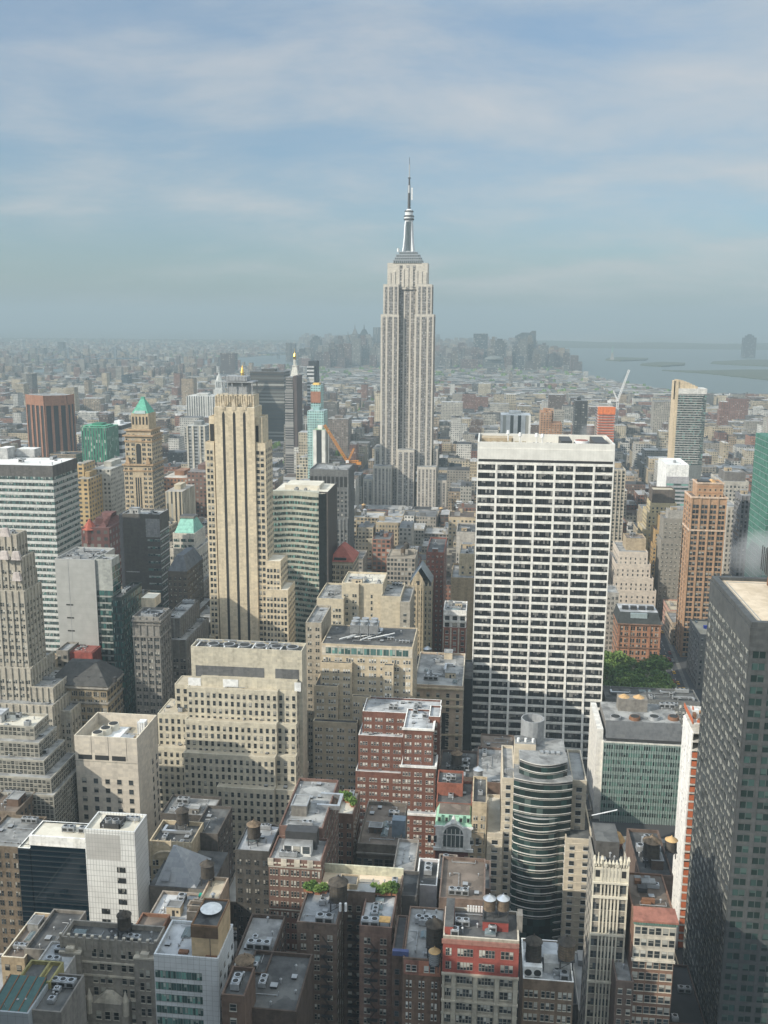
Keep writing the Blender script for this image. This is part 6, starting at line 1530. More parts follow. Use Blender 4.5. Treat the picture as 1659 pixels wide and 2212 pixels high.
# --- centre middle distance -----------------------------------------------------------------
def curvy(b):
    Y = 622.; xa, xb = P(587, 1064, Y).x, P(689, 1068, Y).x; Z = P(640, 1062, Y).z
    n = 16; pts = []
    for i in range(n+1):
        t = i/n; y = Y+3.0*sin(pi*min(1, t*1.25)) if t < .8 else Y+3.0*sin(pi)*0-1.6*sin((t-.8)/.2*pi/2)
        pts.append((xa+(xb-xa)*t, y))
    X1 = P(719, 1060, Y+22).x; full = pts+[(X1, Y+2), (X1, Y+40), (xa, Y+40)]
    b.part('roof').prism([(x, y+.4) for x, y in pts]+[(X1-.4, Y+2.4), (X1-.4, Y+39.6), (xa+.4, Y+39.6)], Z-1, Z-.9, R['cream'])
    zz = Z; fh = 3.75; k = 0
    m = MB(); m.prism(full, 0, Z-1.0, wall((.045, .05, .048)), top=R['cream']); b.parts['core'] = m
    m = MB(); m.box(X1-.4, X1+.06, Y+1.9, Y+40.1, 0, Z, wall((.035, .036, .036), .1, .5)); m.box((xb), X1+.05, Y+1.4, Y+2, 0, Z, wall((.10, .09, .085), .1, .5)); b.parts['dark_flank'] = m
    sp_ = wall((.40, .395, .33), .08)
    while zz > 4:
        h = 3.2 if k == 0 else 1.75
        b.part('spandrel').prism([(x, y-.35) for x, y in pts]+[(xb, Y+5), (xa, Y+5)], zz-h, zz, sp_)
        for i in range(n):
            (x0, y0), (x1, y1) = pts[i], pts[i+1]
            b.win.append(('N', (x0+x1)/2, min(y0, y1)-.05, zz-h-2.0+.02, (x1-x0)*.98, fh-1.75, G['ribgreen'], None, .08))
        zz -= h+2.0 if k == 0 else fh; k += 1
    b.foot(xa, X1, Y-2, Y+40); b.px = [587, 720]; b.z = Z-.9
    m = MB(); m.box(xa+6, X1-8, Y+14, Y+34, Z-.9, Z+2, R['cream']); b.single('plant_room', m)
    clutter(b, xa+4, X1-4, Y+5, Y+13, Z-.9, 6, 4, 'avadvv')
G['ribgreen'] = glass('ribgreen', tint=(.03, .046, .043), frame=(.12, .14, .13), pb=.35, blind=(.25, .32, .29), bars=3, sash=False, fw_=.05, pg=.15, gcol=(.18, .38, .33))
bb = B('office_tower', 'curved office of cream bands and green glass ribbons with a black flank wall', (P(640, 1290, 622).x, 622, 0), nind=100, vbot=1300); curvy(bb); bb.done()
sDk = S(3.4, 3.9, .55, .55, Gd, None, top=9, pm=A_((.20, .20, .195)), pd=.6, pw=1.0)
def dkoff(b):
    X0, X1, Y, Yb, zr = b.lasts[0]
    for i in range(9):
        x = X0+(X1-X0)*(i+.5)/9; m = MB(); m.box(x-1.3, x+1.3, Y-.1, Y-.02, zr-14, zr-5, MET['fan']); b.single('tall_window', m)
hero('office_tower', 'dark grey office with tall slotted top windows behind the curved green office', (715, 1015, 800), [
    (669, 751, 1014, 800, 836, 0, A_((.15, .152, .15)), S(3.2, 3.9, .5, .55, Gd, None, top=18), sDk, dict(rm='gray')), (669, 751, 1120, 798, 800, 0, A_((.15, .155, .155)), sDk, None, dict(par=.2))], 1190, cl=6, seed=4, kinds='abvadv', nind=60, extra=dkoff, bw='gray')
def gable(b):
    X0, X1, Y, Yb, zr = b.lasts[0]; zt = P(738, 1180, Y+8).z; m = MB(); xm = (X0+X1)/2
    m.frus((X0-.5, X1+.5, Y-.5, Yb+.5), (xm-.6, xm+.6, Y+10, Yb-6), zr, zt, wall((.33, .105, .08), .15)); b.single('hipped_roof', m)
    m = MB(); m.box(X0+5, X1-5, Y+.6, Y+2, zr+.5, zr+2.6, MET['fan']); b.single('dormer_band', m)
hero('brick_building', 'tan building with a steep red tiled pyramid roof beside the curved green office', (734, 1212, 640), [
    (706, 763, 1213, 640, 668, 0, Wm['buff'], S(3.2, 3.9, .62, .6, Gd, SL['cream'], n=2, gap=.3, top=2, tm=SL['cream'], tev=3), S(3.2, 3.9, .6, .6, Gd, None, n=2), dict(rm='brown', par=.2))], 1270, cl=0, nind=60, extra=gable)
wQ = wall((.50, .435, .325), .08); sQ = S(6.8, 3.75, .6, .52, Gs, SL['cream'], n=3, gap=.35, top=5)
hero('apartment_building', 'cream stepped building with a large blank tower wall and deep window courts', (780, 1270, 532), [
    (738, 827, 1260, 540, 566, 0, wQ, dict(S(14, 3.75, .10, .55, Gs, None, top=6, mar=1)), None, dict(rm='cream')),
    (738, 775, 1262, 538, 540, 0, wQ, S(6, 3.75, .5, .5, Gs, SL['cream'], n=2, top=5), None, dict(rm='cream')),
    (684, 742, 1293, 532, 566, 0, wQ, sQ, None, dict(rm='gray')), (822, 866, 1288, 536, 566, 0, wQ, None, None, dict(rm='gray')),
    (864, 886, 1300, 533, 566, 0, A_((.33, .30, .25)), S(4, 3.75, .35, .5, Gs, None, top=6), S(4, 3.75, .4, .5, Gs, None, top=6), dict(rm='gray'))], 1385, cl=6, seed=2, kinds='bvasva', bw='cream')
wT = wall((.49, .41, .295), .09); sT = S(5.6, 3.72, .62, .54, G['white'], SL['cream'], n=3, gap=.35, top=2.2)
def tanx(b):
    X0, X1, Y, Yb, zr = b.lasts[0]; 
    m = MB(); m.box(X0+.3, X1-.2, Y-.15, Y-.02, zr-5.2, zr-.5, SL['lime']); b.single('attic_band', m)
    for i in range(13): b.win.append(('N', X0+2+(X1-X0-4)*(i+.5)/13, Y-.15, zr-4.4, (X1-X0)/13*.8, 3.2, G['green'], None, .06))
    zz = P(800, 1342, 454).z
    for i in range(3):
        for j in range(2):
            m = MB(); x = P(767+i*20, 1365, 452).x; y = 452+j*5; m.box(x-2.2, x+2.2, y-2, y+2, zr+3, zz-1, MET['alu']); m.cyl(x, y, zz-1, zz+.6, 1.7, 1.9, MET['galv'], 16)
            for a in (-1.8, 1.8): m.box(x+a-.15, x+a+.15, y-1.8, y-1.5, zr, zr+3, MET['alu'])
            b.single('cooling_tower', m)
    for i in range(6):
        m = MB(); x = X0+8+i*3.5; m.tube((x, Y+6+i % 3*2, zr+1), (x+9, Y+12+i % 2*3, zr+2.2), .35, MET['white']); b.single('pipe', m)
tb2 = hero('stepped_building', 'tan stepped office with a green glass attic and shiny cooling towers on its roof', (780, 1395, 450), [
    (694, 892, 1394, 440, 470, 0, wT, dict(sT, top=6), S(4.5, 3.72, .4, .5, Gs, None, top=6), dict(rm='tar', par=.5)),
    (692, 760, 1432, 437, 470, 0, wT, sT, None, dict(rm='tar', par=.4)), (828, 850, 1438, 436, 440, 0, wT, sT, None, dict(rm='tar', par=.4)),
    (679, 730, 1482, 434, 470, 0, wT, sT, None, dict(rm='tar', par=.4)), (760, 800, 1505, 434, 437, 0, wT, sT, None, dict(rm='tar', par=.4)),
    (660, 694, 1345, 450, 480, 0, A_((.34, .30, .24)), S(3.6, 3.72, .5, .5, Gs, SL['lime'], n=2), None, dict(rm='gray')),
    (676, 772, 1560, 430, 434, 0, wT, sT, None, dict(rm='tar', par=.4))], 1690, cl=3, seed=6, kinds='dva', extra=tanx)
def ornate(b):
    X0, X1, Y, Yb, zr = b.lasts[0]
    for dz, d in ((.5, 1.0), (6.2, .5), (10.2, 1.2), (26, .6)): m = MB(); m.box(X0-.3, X1+d*.4, Y-d, Y-.02, zr-dz-.45, zr-dz+.45, Wm['buff']); b.single('cornice', m)
    for i in range(3):
        x = X0+(X1-X0)*(.3+.28*i); 
    m = MB(); m.box(X0+(X1-X0)*.56, X0+(X1-X0)*.72, Y-.06, Y-.02, 0, zr-14, MET['fan']); b.single('tall_window', m)
hero('stone_building', 'tan building with a corniced attic and broad grey roof beside the white slab tower', (945, 1480, 470), [
    (893, 1000, 1480, 470, 520, 0, wall((.46, .36, .27), .1), S(5.2, 3.9, .34, .6, Gs, SL['cream'], top=3.5), S(4, 3.9, .35, .55, Gs, None), dict(rm='gray', par=1.2, cop=SL['cream'])),
    ], 1650, cl=12, seed=8, kinds='bavdsavbsdva', bw='cream', nind=80, extra=ornate)
hero('office_building', 'narrow black glass strip of a building against the white slab tower', (1010, 1470, 522), [(1000, 1021, 1466, 500, 530, 0, wall((.025, .03, .032), .1, .3), None, None, dict(rm='tar'))], 1660, cl=0, nind=0)
def ggab(b):
    X0, X1, Y, Yb, zr = b.lasts[0]; xm = (X0+X1)/2; zt = P(906, 1226, Y).z; m = MB(); sl = Wm['slate2']
    z0 = zr
    for (xa, za), (xb, zb) in (((X0, z0+2), (xm, zt)), ((xm, zt), (X1, z0+2))): m.poly([(xa, Y+.6, za), (xb, Y+.6, zb), (xb, Yb, zb), (xa, Yb, za)], sl)
    m.poly([(X0, Yb, z0), (X1, Yb, z0), (X1, Yb, z0+2), (xm, Yb, zt), (X0, Yb, z0+2)], sl); b.single('gable_roof', m)
    m = MB(); xg = P(903, 1240, Y).x; w = 6; m.poly([(xg-w, Y-.4, z0-1), (xg+w, Y-.4, z0-1), (xg+w*.55, Y-.4, z0+6), (xg, Y-.4, zt-2.5), (xg-w*.55, Y-.4, z0+6)], Wm['buff']); m.poly([(xg-w, Y+.5, z0-1), (xg+w, Y+.5, z0-1), (xg+w*.55, Y+.5, z0+6), (xg, Y+.5, zt-2.5), (xg-w*.55, Y+.5, z0+6)], Wm['buff'])
    m.box(xg-1.2, xg+1.2, Y-.5, Y-.4, z0+1, z0+4, MET['fan']); b.single('gothic_gable', m)
    for i in range(7):
        x = X0+(X1-X0)*i/6; m = MB(); m.box(x-.5, x+.5, Y-.5, Y-.02, 0, zr+1, Wm['buff']); m.cyl(x, Y-.2, zr+1, zr+4, .7, .05, Wm['cream'], 6); b.single('buttress', m)
Wm['slate2'] = wall((.24, .27, .29), .1, .6)
hero('gothic_tower', 'slender tan gothic building with a pointed gable and a grey slate roof', (908, 1265, 658), [
    (884, 933, 1266, 658, 680, 0, Wm['buff'], S(3.3, 4.3, .66, .6, Gd, SL['cream'], n=2, gap=.3, top=2.5), S(4, 4.3, .4, .5, Gd, None), dict(rm='gray', par=.2))], 1365, cl=0, nind=60, extra=ggab)
hero('brick_building', 'red brick building with a white arcaded crown and pale stone cornices', (980, 1320, 572), [
    (958, 1008, 1318, 572, 592, 0, SL['white'], S(5, 4.4, .62, .6, Gd, SL['white'], top=3, tm=SL['white'], thh=.8, td=.6), S(5, 5, .3, .5, Gd, None), dict(rm='gray', cop=SL['white'])),
    (957, 1008, 1356, 571, 592, 0, A_((.27, .11, .08)), S(5, 3.7, .42, .55, Gs, SL['white'], top=1, pm=SL['lime'], pw=1, pd=.3), S(5, 3.7, .3, .5, Gs, None), dict(rm='gray', par=.1))], 1410, cl=6, seed=12, kinds='bvavsa', bw='cream', nind=60)
hero('brick_building', 'dark red brick loft with rear fire escapes beyond the slate gabled gothic building', (940, 1192, 690), [
    (921, 959, 1193, 690, 740, 0, A_((.24, .095, .07)), S(3.6, 3.8, .45, .5, Gs, None, n=2), S(4, 3.8, .5, .5, Gd, None), dict(rm='tar'))], 1325, cl=3, seed=5, kinds='bav', bw='rbrick', nind=40)
hero('stone_building', 'tan blank walled building with stepped roofs just left of the white slab tower', (1002, 1200, 655), [
    (992, 1025, 1196, 660, 690, 0, Wm['buff'], S(5, 4, .3, .4, Gs, None, top=8), None, dict(rm='gray')), (974, 1026, 1248, 650, 690, 0, A_((.34, .26, .17)), None, None, dict(rm='gray'))], 1310, cl=4, seed=5, kinds='bava', bw='tan', nind=15)
hero('stone_building', 'pale grey flat building with a row of slot windows near the white slab tower', (1006, 1150, 765), [
    (986, 1030, 1149, 765, 800, 0, A_((.42, .39, .35)), S(3, 4, .4, .6, Gd, None, top=17), None, dict(rm='tar'))], 1195, cl=3, seed=15, kinds='bav', nind=20)
# --- right half --------------------------------------------------------------------------
wo_ = wall((.43, .275, .175), .08); ob = S(5.6, 3.9, .70, .66, Gd, wo_, n=2, gap=.3, top=5, pm=wo_, pd=.6, pw=1.2)
def orangex(b):
    for t, d in ((0, .5), (1, .8)):
        X0, X1, Y, Yb, zr = b.lasts[t]; m = MB(); m.box(X0-d, X1+d, Y-d, Y-.02, zr+.2, zr+1.4, wall((.62, .47, .36))); m.box(X0-d, X0-.02, Y, Yb, zr+.2, zr+1.4, wall((.62, .47, .36))); b.single('cornice', m)
    X0, X1, Y, Yb, zr = b.lasts[1]; z = P(1530, 1146, Y).z; m = MB(); m.box(X0-.8, X1+.5, Y-.8, Y-.02, z-.5, z+.5, wall((.62, .47, .36))); m.box(X0-.8, X0-.02, Y, Yb, z-.5, z+.5, wall((.62, .47, .36))); b.single('string_course', m)
    X0, X1, Y, Yb, zr = b.lasts[0]; m = MB(); m.cyl(X0+(X1-X0)*.62, Y+8, zr, zr+2.6, 4, .8, wall((.55, .33, .15)), 16); b.single('tank_dome', m)
    m = MB(); m.box(X0+2, X0+10, Y+4, Y+12, zr, zr+1.8, MET['dark']); b.single('plant_screen', m)
hero('office_tower', 'slender orange brick tower with pale cornices rising beside the avenue', (1530, 1075, 705), [
    (1507, 1564, 1043, 710, 726, 0, wo_, S(4, 4.4, .3, .3, Gd, None, top=3, tm=wall((.44, .21, .10)), thh=.3), None, dict(rm='brown')),
    (1495, 1571, 1074, 704, 728, 0, wo_, ob, dict(ob, bw=7), dict(rm='brown')),
    (1488, 1500, 1150, 707, 728, 0, wo_, None, dict(ob, bw=7), dict(rm='brown', par=.5))], 1390, cl=0, nind=90, extra=orangex)
def vict(b):
    X0, X1, Y, Yb, zr = b.lasts[0]; ob_ = wall((.36, .18, .11)); mm = MB(); z1 = zr+1.2
    mm.frus((X0-.4, X1+.4, Y-.4, Yb), (X0+1.5, X1-1.5, Y+3.5, Yb-2), z1-1.2, z1+6.5, wall((.055, .06, .06)), top=R['silver']); b.single('mansard_roof', mm)
    for i in range(3): m = MB(); x = X0+(X1-X0)*(.36+.13*i); m.box(x-2, x+2, Y+1.4, Y+3.5, z1+2.5, z1+6, plain((.35, .42, .44), .3)); b.single('skylight_dormer', m)
    for i in range(4): m = MB(); x = X0+(X1-X0)*(.2+.2*i); m.box(x-2.2, x+2.2, Y+9, Y+12, z1+6.5, z1+9, MET['dark']); b.single('plant', m)
    for dz, d in ((.4, 1.2), (9.5, .7), (18, 1.0), (27, .6)): m = MB(); m.box(X0-d, X1+d, Y-d, Y-.02, zr-dz-.4, zr-dz+.4, wall((.22, .13, .09))); b.single('cornice', m)
    for f in (0, .25, .72, .96):
        m = MB(); x = X0+(X1-X0)*f; m.box(x, x+1.6, Y-.6, Y-.02, 0, zr, ob_); b.single('pier', m)
hero('brick_building', 'ornate orange brick mansion block with a dark mansard roof behind the park trees', (1382, 1345, 682), [
    (1335, 1427, 1347, 680, 706, 0, wall((.40, .205, .125)), S(4.6, 4.6, .66, .66, Gd, SL['stone'], n=2, gap=.4, top=1.5), S(4.6, 4.6, .6, .6, Gd, None), dict(par=.2))], 1430, cl=0, nind=60, extra=vict)
hero('stone_building', 'thin grey stone building between the white slab tower and the orange mansion block', (1327, 1280, 700), [
    (1312, 1337, 1280, 708, 730, 0, A_((.36, .34, .31)), S(3, 3.9, .55, .6, Gd, SL['lime'], n=2, top=2.5), None, dict(rm='gray'))], 1410, cl=2, seed=4, kinds='va', nind=40)
wb_ = wall((.56, .49, .415), .06); sb_ = S(4.2, 3.7, .26, .5, Gd, None, top=4)
hero('stepped_building', 'pale stepped stone building with a tank block on top standing behind the park', (1372, 1195, 790), [
    (1353, 1396, 1163, 806, 826, 0, Wm['tan'], None, None, dict(rm='brown')), (1337, 1400, 1192, 796, 836, 0, wb_, sb_, sb_, dict(rm='gray')), (1330, 1406, 1218, 793, 838, 0, wb_, sb_, sb_, dict(rm='gray')),
    (1327, 1412, 1248, 790, 840, 0, wb_, sb_, sb_, dict(rm='gray')), (1325, 1418, 1275, 787, 842, 0, wb_, sb_, sb_, dict(rm='gray'))], 1320, cl=3, seed=5, kinds='dva', nind=60)
hero('apartment_tower', 'slim grey-beige balcony tower rising just behind the white slab tower', (1340, 1012, 850), [(1326, 1352, 1014, 850, 880, 0, A_((.42, .38, .31)), S(3.2, 3.3, .55, .6, Gd, None, top=1, pm=A_((.42, .38, .31)), pd=.8, pw=.9), None, dict(rm='gray'))], 1270, cl=2, seed=1, kinds='bv', nind=40)
wy = wall((.52, .425, .26), .08); sy = S(3.8, 3.8, .42, .55, Gd, None, top=3)
hero('deco_tower', 'cream deco building stepping down under a dark brown crown block', (1434, 1080, 905), [
    (1410, 1459, 1058, 912, 930, 0, A_((.12, .10, .085)), None, None, dict(rm='tan')), (1407, 1462, 1087, 906, 932, 0, wy, sy, sy, dict(rm='tan')), (1400, 1468, 1108, 903, 934, 0, wy, sy, sy, dict(rm='tan')), (1390, 1472, 1145, 900, 936, 0, wy, sy, sy, dict(rm='tan')), (1382, 1474, 1180, 897, 936, 0, wy, sy, sy, dict(rm='tan'))], 1260, cl=1, seed=2, kinds='v', nind=40)
wx = wall((.42, .285, .14), .1); sx = S(3.6, 3.8, .42, .55, Gd, None, top=3)
hero('deco_tower', 'brownish orange brick stepped building in front of the cream deco block', (1430, 1115, 862), [(1425, 1452, 1115, 866, 880, 0, wx, sx, None, dict(rm='brown')), (1415, 1456, 1145, 863, 884, 0, wx, sx, None, dict(rm='brown')), (1410, 1460, 1175, 860, 886, 0, wx, sx, sx, dict(rm='brown'))], 1300, cl=2, seed=9, kinds='vb', nind=30)
wz = wall((.25, .23, .20), .1); sz = S(4, 3.7, .42, .5, Gs, SL['lime'], top=3, n=2)
hero('apartment_building', 'grey-brown brick hotel block of plain paired windows left of the orange brick tower', (1460, 1122, 802), [(1443, 1484, 1102, 808, 818, 0, A_((.33, .31, .28)), None, None, dict(rm='gray')), (1434, 1487, 1120, 802, 820, 0, wz, sz, None, dict(rm='gray')), (1428, 1487, 1165, 800, 820, 0, wz, sz, None, dict(rm='gray'))], 1320, cl=4, seed=9, kinds='bvav', nind=50)
hero('office_building', 'white box shaped office with a blank white side and green striped front', (1462, 1005, 1000), [(1440, 1489, 1004, 1000, 1050, 0, Wm['white'], None, None, dict(rm='white')), (1440, 1489, 1030, 999, 1000, 0, A_((.36, .35, .36)), dict(S(20, 4.2, .98, .5, G['ribgreen'], None, top=6)), None, dict(par=.1))], 1110, cl=2, seed=5, kinds='av', nind=20)
def curvetop(b):
    Y = 1300.; xa, xm, xb = P(1459, 838, Y).x, P(1466, 838, Y).x, P(1528, 838, Y).x
    tanm = wall((.55, .44, .30)); za, zb_ = P(1462, 820, Y).z, P(1520, 838, Y).z
    m = MB(); m.box(xa, xm, Y, Y+26, 0, za-2, tanm); b.parts['end_wall'] = m
    m = MB(); n = 8
    for i in range(n):
        x0, x1 = xa+(xb-xa-12)*i/n, xa+(xb-xa-12)*(i+1)/n; z = za-(za-zb_)*(i/n)**1.4; m.box(x0, x1, Y+1, Y+10, zb_-16, z, tanm)
    b.parts['crown_wall'] = m
    m = MB(); m.box(xm, xb, Y-.4, Y+26, zb_-8, zb_-1, A_((.6, .58, .54))); b.parts['crown'] = m
    m = MB(); m.box(xm, xb, Y, Y+26, 0, zb_-8, wall((.16, .17, .165))); b.parts['wall'] = m
    z = zb_-10; k = 0
    while z > 60:
        b.part('balcony').box(xm, xb-4-(k % 3), Y-1.4, Y, z, z+.9, A_((.45, .44, .41)))
        for i in range(6): b.win.append(('N', xm+(xb-xm)*(i+.5)/6, Y, z-2.0, (xb-xm)/6*.9, 1.9, G['ribgreen'], None, .08))
        z -= 3.1; k += 1
    b.foot(xa, xb, Y, Y+26); b.px = [1459, 1528]
bt = B('apartment_tower', 'tall balcony tower with a tan end wall and curved tan crown at the right', (P(1495, 1000, 1300).x, 1300, 0), nind=60, vbot=1040); curvetop(bt); bt.done()
def gnet():
    b = B('construction_site', 'tower wrapped in bright green construction netting at the right picture edge', (P(1655, 1100, 620).x, 620, 0), 'construction site', 0, 1230)
    wm = wall((.07, .18, .14), .4, .7, 3.0); X0 = P(1670, 952, 620).x; Z = P(1650, 950, 620).z
    b.part('netting').box(X0, X0+40, 620, 660, 0, Z, wm)
    z = Z-3
    while z > 20: b.part('net_seam').box(X0-.12, X0+40, 619.88, 660, z, z+.25, MET['galv']); z -= 4
    b.foot(X0, X0+40, 620, 660); b.px = [1632, 1700]; b.done()
gnet()
hero('office_building', 'grey gridded office in front of the green netted tower', (1607, 1070, 745), [(1602, 1645, 1071, 745, 765, 0, A_((.17, .17, .175)), S(3, 3.8, .55, .6, Gd, None, top=3, pm=A_((.20, .20, .205)), pd=.5, pw=.8), S(3, 3.8, .55, .6, Gd, None, top=3), dict(rm='gray'))], 1230, cl=2, seed=5, kinds='vb', nind=40)
hero('stone_building', 'ornate grey stone building with a cornice right of the orange brick tower', (1585, 1025, 905), [(1566, 1612, 1020, 915, 940, 0, A_((.16, .15, .14)), None, None, dict(rm='gray')), (1559, 1618, 1040, 905, 950, 0, A_((.42, .39, .34)), S(3.4, 4, .45, .55, Gd, None, top=3), S(3.4, 4, .45, .55, Gd, None), dict(rm='gray')), (1572, 1598, 1095, 770, 800, 0, A_((.45, .42, .37)), S(3.4, 4, .45, .55, Gd, None), None, dict(rm='gray'))], 1160, cl=2, seed=5, kinds='vb', nind=30)
hero('stone_building', 'low building with a light roof and a blue tarpaulin across the avenue from the park', (1530, 1371, 640), [
    (1512, 1560, 1371, 640, 674, 0, A_((.20, .19, .18)), S(4, 4, .4, .5, Gd, None), S(4, 4, .4, .5, Gd, None), dict(rm='tan')), ], 1480, cl=4, seed=5, kinds='vavs', nind=30,
    extra=lambda b: b.single('blue_tarpaulin', (lambda m, L: (m.box(L[0]+6, L[0]+9, L[2]+16, L[2]+18, L[4], L[4]+2, plain((.03, .08, .5), .6)), m)[1])(MB(), b.lasts[0])))
hero('stone_building', 'row of low salmon coloured shop buildings along the far side of the avenue', (1450, 1320, 765), [
    (1446, 1478, 1318, 765, 796, 0, A_((.48, .30, .24)), S(4, 4, .3, .5, Gd, None), S(4, 4, .5, .5, Gd, None), dict(rm='tan')), (1452, 1480, 1345, 732, 762, 0, A_((.45, .36, .27)), S(4, 4, .3, .5, Gd, None), S(4, 4, .5, .5, Gd, None), dict(rm='gray'))], 1370, cl=3, seed=5, kinds='vav', nind=20)
# ------------------------------------------------------------------ far landmarks, facades in one patterned material
CITY = citymat('city'); STRIPV = citymat('vertical', (.28, .72), (-1, 2)); STRIPH = citymat('horizontal', (-1, 2), (.38, .9)); TIGHT = citymat('tight', (.16, .84), (.22, .84)); ROOF = colmat()
def far(name, label, xl, xr, yt, Y, dep, col, vbot, mat=None, cell=(3.6, 3.9), rcol=(.3, .3, .29), tiers=(), cat='building', side=None, group=None, hat=None):
    p = P((xl+xr)/2, yt, Y); b = B(name, label, (p.x, Y, 0), cat, 0, vbot, group)
    for i, (a, c, t, yy, dd) in enumerate([(xl, xr, yt, Y, dep)]+list(tiers)):
        X0, X1 = P(a, t, yy).x, P(c, t, yy).x; Z = P((a+c)/2, t, yy).z
        b.part('wall').box(X0, X1, yy, yy+dd, -1, Z, mat or CITY, top=ROOF, col=col, tcol=rcol, us=1/cell[0], vs=1/cell[1], uo=int(X0)*7.)
        if i == 0 and Y < 3200:
            m = MB(); w = (X1-X0)*.22; m.box((X0+X1)/2-w, (X0+X1)/2+w*.8, yy+dd*.3, yy+dd*.7, Z, Z+4.5, ROOF, col=tuple(c*.9 for c in col)); b.single('bulkhead', m)
        b.foot(X0, X1, yy, yy+dd); b.box_ = (X0, X1, yy, yy+dd, Z)
        if i == 0: b.b0 = b.box_
    b.px = [min([xl]+[t[0] for t in tiers]), max([xr]+[t[1] for t in tiers])]
    if hat: hat(b)
    b.done(); return b
# rotated brown-orange tower
def rot_tower():
    Y = 1350.; c = P(86, 860, Y); b = B('office_tower', 'orange-brown brick tower turned corner-on with dark glass strips at the far left', (c.x, Y+24, 0), nind=0, vbot=975)
    Z = P(86, 856, Y).z; hw = (P(132, 860, Y).x-P(40, 860, Y).x)/2; L = [(-hw, 3), (-hw*.62, -6), (hw*.20, -20), (hw, -3), (hw, 22), (0, 40), (-hw, 24)]
    om = wall((.30, .15, .095)); gm = wall((.045, .042, .042)); pts = [(c.x+x, Y+20+y) for x, y in L]
    b.part('wall').prism(pts, 0, Z, gm, top=R['gray'])
    for k in range(4):
        (xa, ya), (xb, yb) = pts[k], pts[(k+1) % 7]; n = (1, 3, 3, 2)[k]
        nx, ny = (yb-ya), -(xb-xa); l = sqrt(nx*nx+ny*ny); nx, ny = nx/l*1.2, ny/l*1.2
        for i in range(n+1):
            for q in (0,):
                t0, t1 = max(0, (i-.17)/n), min(1, (i+.17)/n); A, Bp = (xa+(xb-xa)*t0, ya+(yb-ya)*t0), (xa+(xb-xa)*t1, ya+(yb-ya)*t1)
                m = MB(); m.prism([(A[0]+nx, A[1]+ny), (Bp[0]+nx, Bp[1]+ny), Bp, A], 0, Z+.5, om); b.single('pier', m)
        m = MB(); m.prism([(xa+nx*1.1, ya+ny*1.1), (xb+nx*1.1, yb+ny*1.1), (xb, yb), (xa, ya)], Z-14, Z+.8, om); b.single('crown_band', m)
    b.foot(c.x-hw, c.x+hw, Y, Y+60); b.px = [38, 134]; b.done()
rot_tower()
far('office_building', 'green glass office with vertical stripes beside the orange-brown corner tower', 175, 228, 924, 1250, 45, (.035, .22, .13), 1000, STRIPV, (4, 4), (.10, .36, .22), tiers=((178, 226, 920, 1256, 30),))
far('white_building', 'plain bright white slab beside the green striped office', 231, 262, 918, 1300, 40, (.74, .74, .74), 972, STRIPH, (30, 11), (.6, .6, .6))
far('office_building', 'pale grey tower with vertical cream piers left of the cream striped tower', 402, 443, 920, 1120, 35, (.30, .31, .31), 1000, CITY, (7, 4), (.45, .44, .4), hat=lambda b: [b.single('pier', (lambda m, X: (m.box(X-1, X+1, b.b0[2]-.8, b.b0[2], 0, b.b0[4], wall((.52, .48, .4))), m)[1])(MB(), b.b0[0]+(b.b0[1]-b.b0[0])*f)) for f in (.06, .35, .72, .95)])
far('office_building', 'long white arcaded office block in the hazy left distance', 402, 463, 856, 1950, 60, (.62, .61, .58), 900, STRIPV, (5, 60), (.55, .54, .5))
far('stone_building', 'old white stone office with a grey flank left of the green pyramid tower', 196, 238, 1014, 830, 60, (.44, .42, .37), 1140, CITY, (3.5, 4), (.4, .39, .36))
far('apartment_building', 'golden tan building with a dark side behind the striped office slab', 165, 190, 1035, 800, 40, (.46, .33, .17), 1130, CITY, (6, 4), (.3, .27, .22), tiers=((166, 180, 1002, 815, 25),))
far('brick_building', 'broad reddish brown brick block left of the cream striped tower', 404, 446, 1020, 900, 60, (.20, .12, .095), 1120, CITY, (3.8, 3.9), (.2, .18, .17))
far('brick_building', 'orange brick block with a cream parapet beside the green pyramid tower', 352, 405, 1032, 905, 50, (.33, .175, .105), 1075, CITY, (3.8, 4), (.5, .46, .4))
far('stone_building', 'cream classical building with tall columns beside the green pyramid tower', 357, 393, 1062, 845, 40, (.52, .45, .33), 1115, STRIPV, (4, 40), (.4, .37, .33))
far('church', 'dark red brick church with a pointed red turret below the tan golden building', 175, 235, 1140, 660, 40, (.13, .06, .055), 1195, CITY, (6, 5), (.12, .062, .056), cat='church', hat=lambda b: [b.single('turret', (lambda m: (m.cyl(b.b0[0]+5, b.b0[2]+4, b.b0[4]-12, b.b0[4]-2, 5, 5, wall((.15, .07, .06)), 8), m.cyl(b.b0[0]+5, b.b0[2]+4, b.b0[4]-2, b.b0[4]+6, 6, .1, wall((.34, .10, .07)), 8), m)[2])(MB())), b.single('roof', (lambda m: (m.frus((b.b0[0]+12, b.b0[1]-3, b.b0[2]+2, b.b0[3]-2), (b.b0[0]+18, b.b0[1]-12, b.b0[2]+16, b.b0[3]-16), b.b0[4], b.b0[4]+8, wall((.13, .062, .056))), m)[1])(MB()))])
far('office_tower', 'dark brown glass slab tower right behind the cream striped tower', 540, 613, 803, 1900, 60, (.075, .068, .062), 1010, STRIPH, (60, 7), (.12, .12, .12))
far('apartment_tower', 'thin tower with a striped front and dark brown flank beside the dark glass slab', 615, 633, 842, 1500, 45, (.30, .28, .27), 1040, STRIPH, (14, 3.9), (.2, .2, .2), tiers=((617, 632, 815, 1505, 30),), hat=lambda b: b.single('flank', (lambda m: (m.box(b.b0[1], P(645, 842, 1515).x, 1501, 1545, 0, P(633, 812, 1505).z, wall((.11, .085, .08))), m)[1])(MB())))
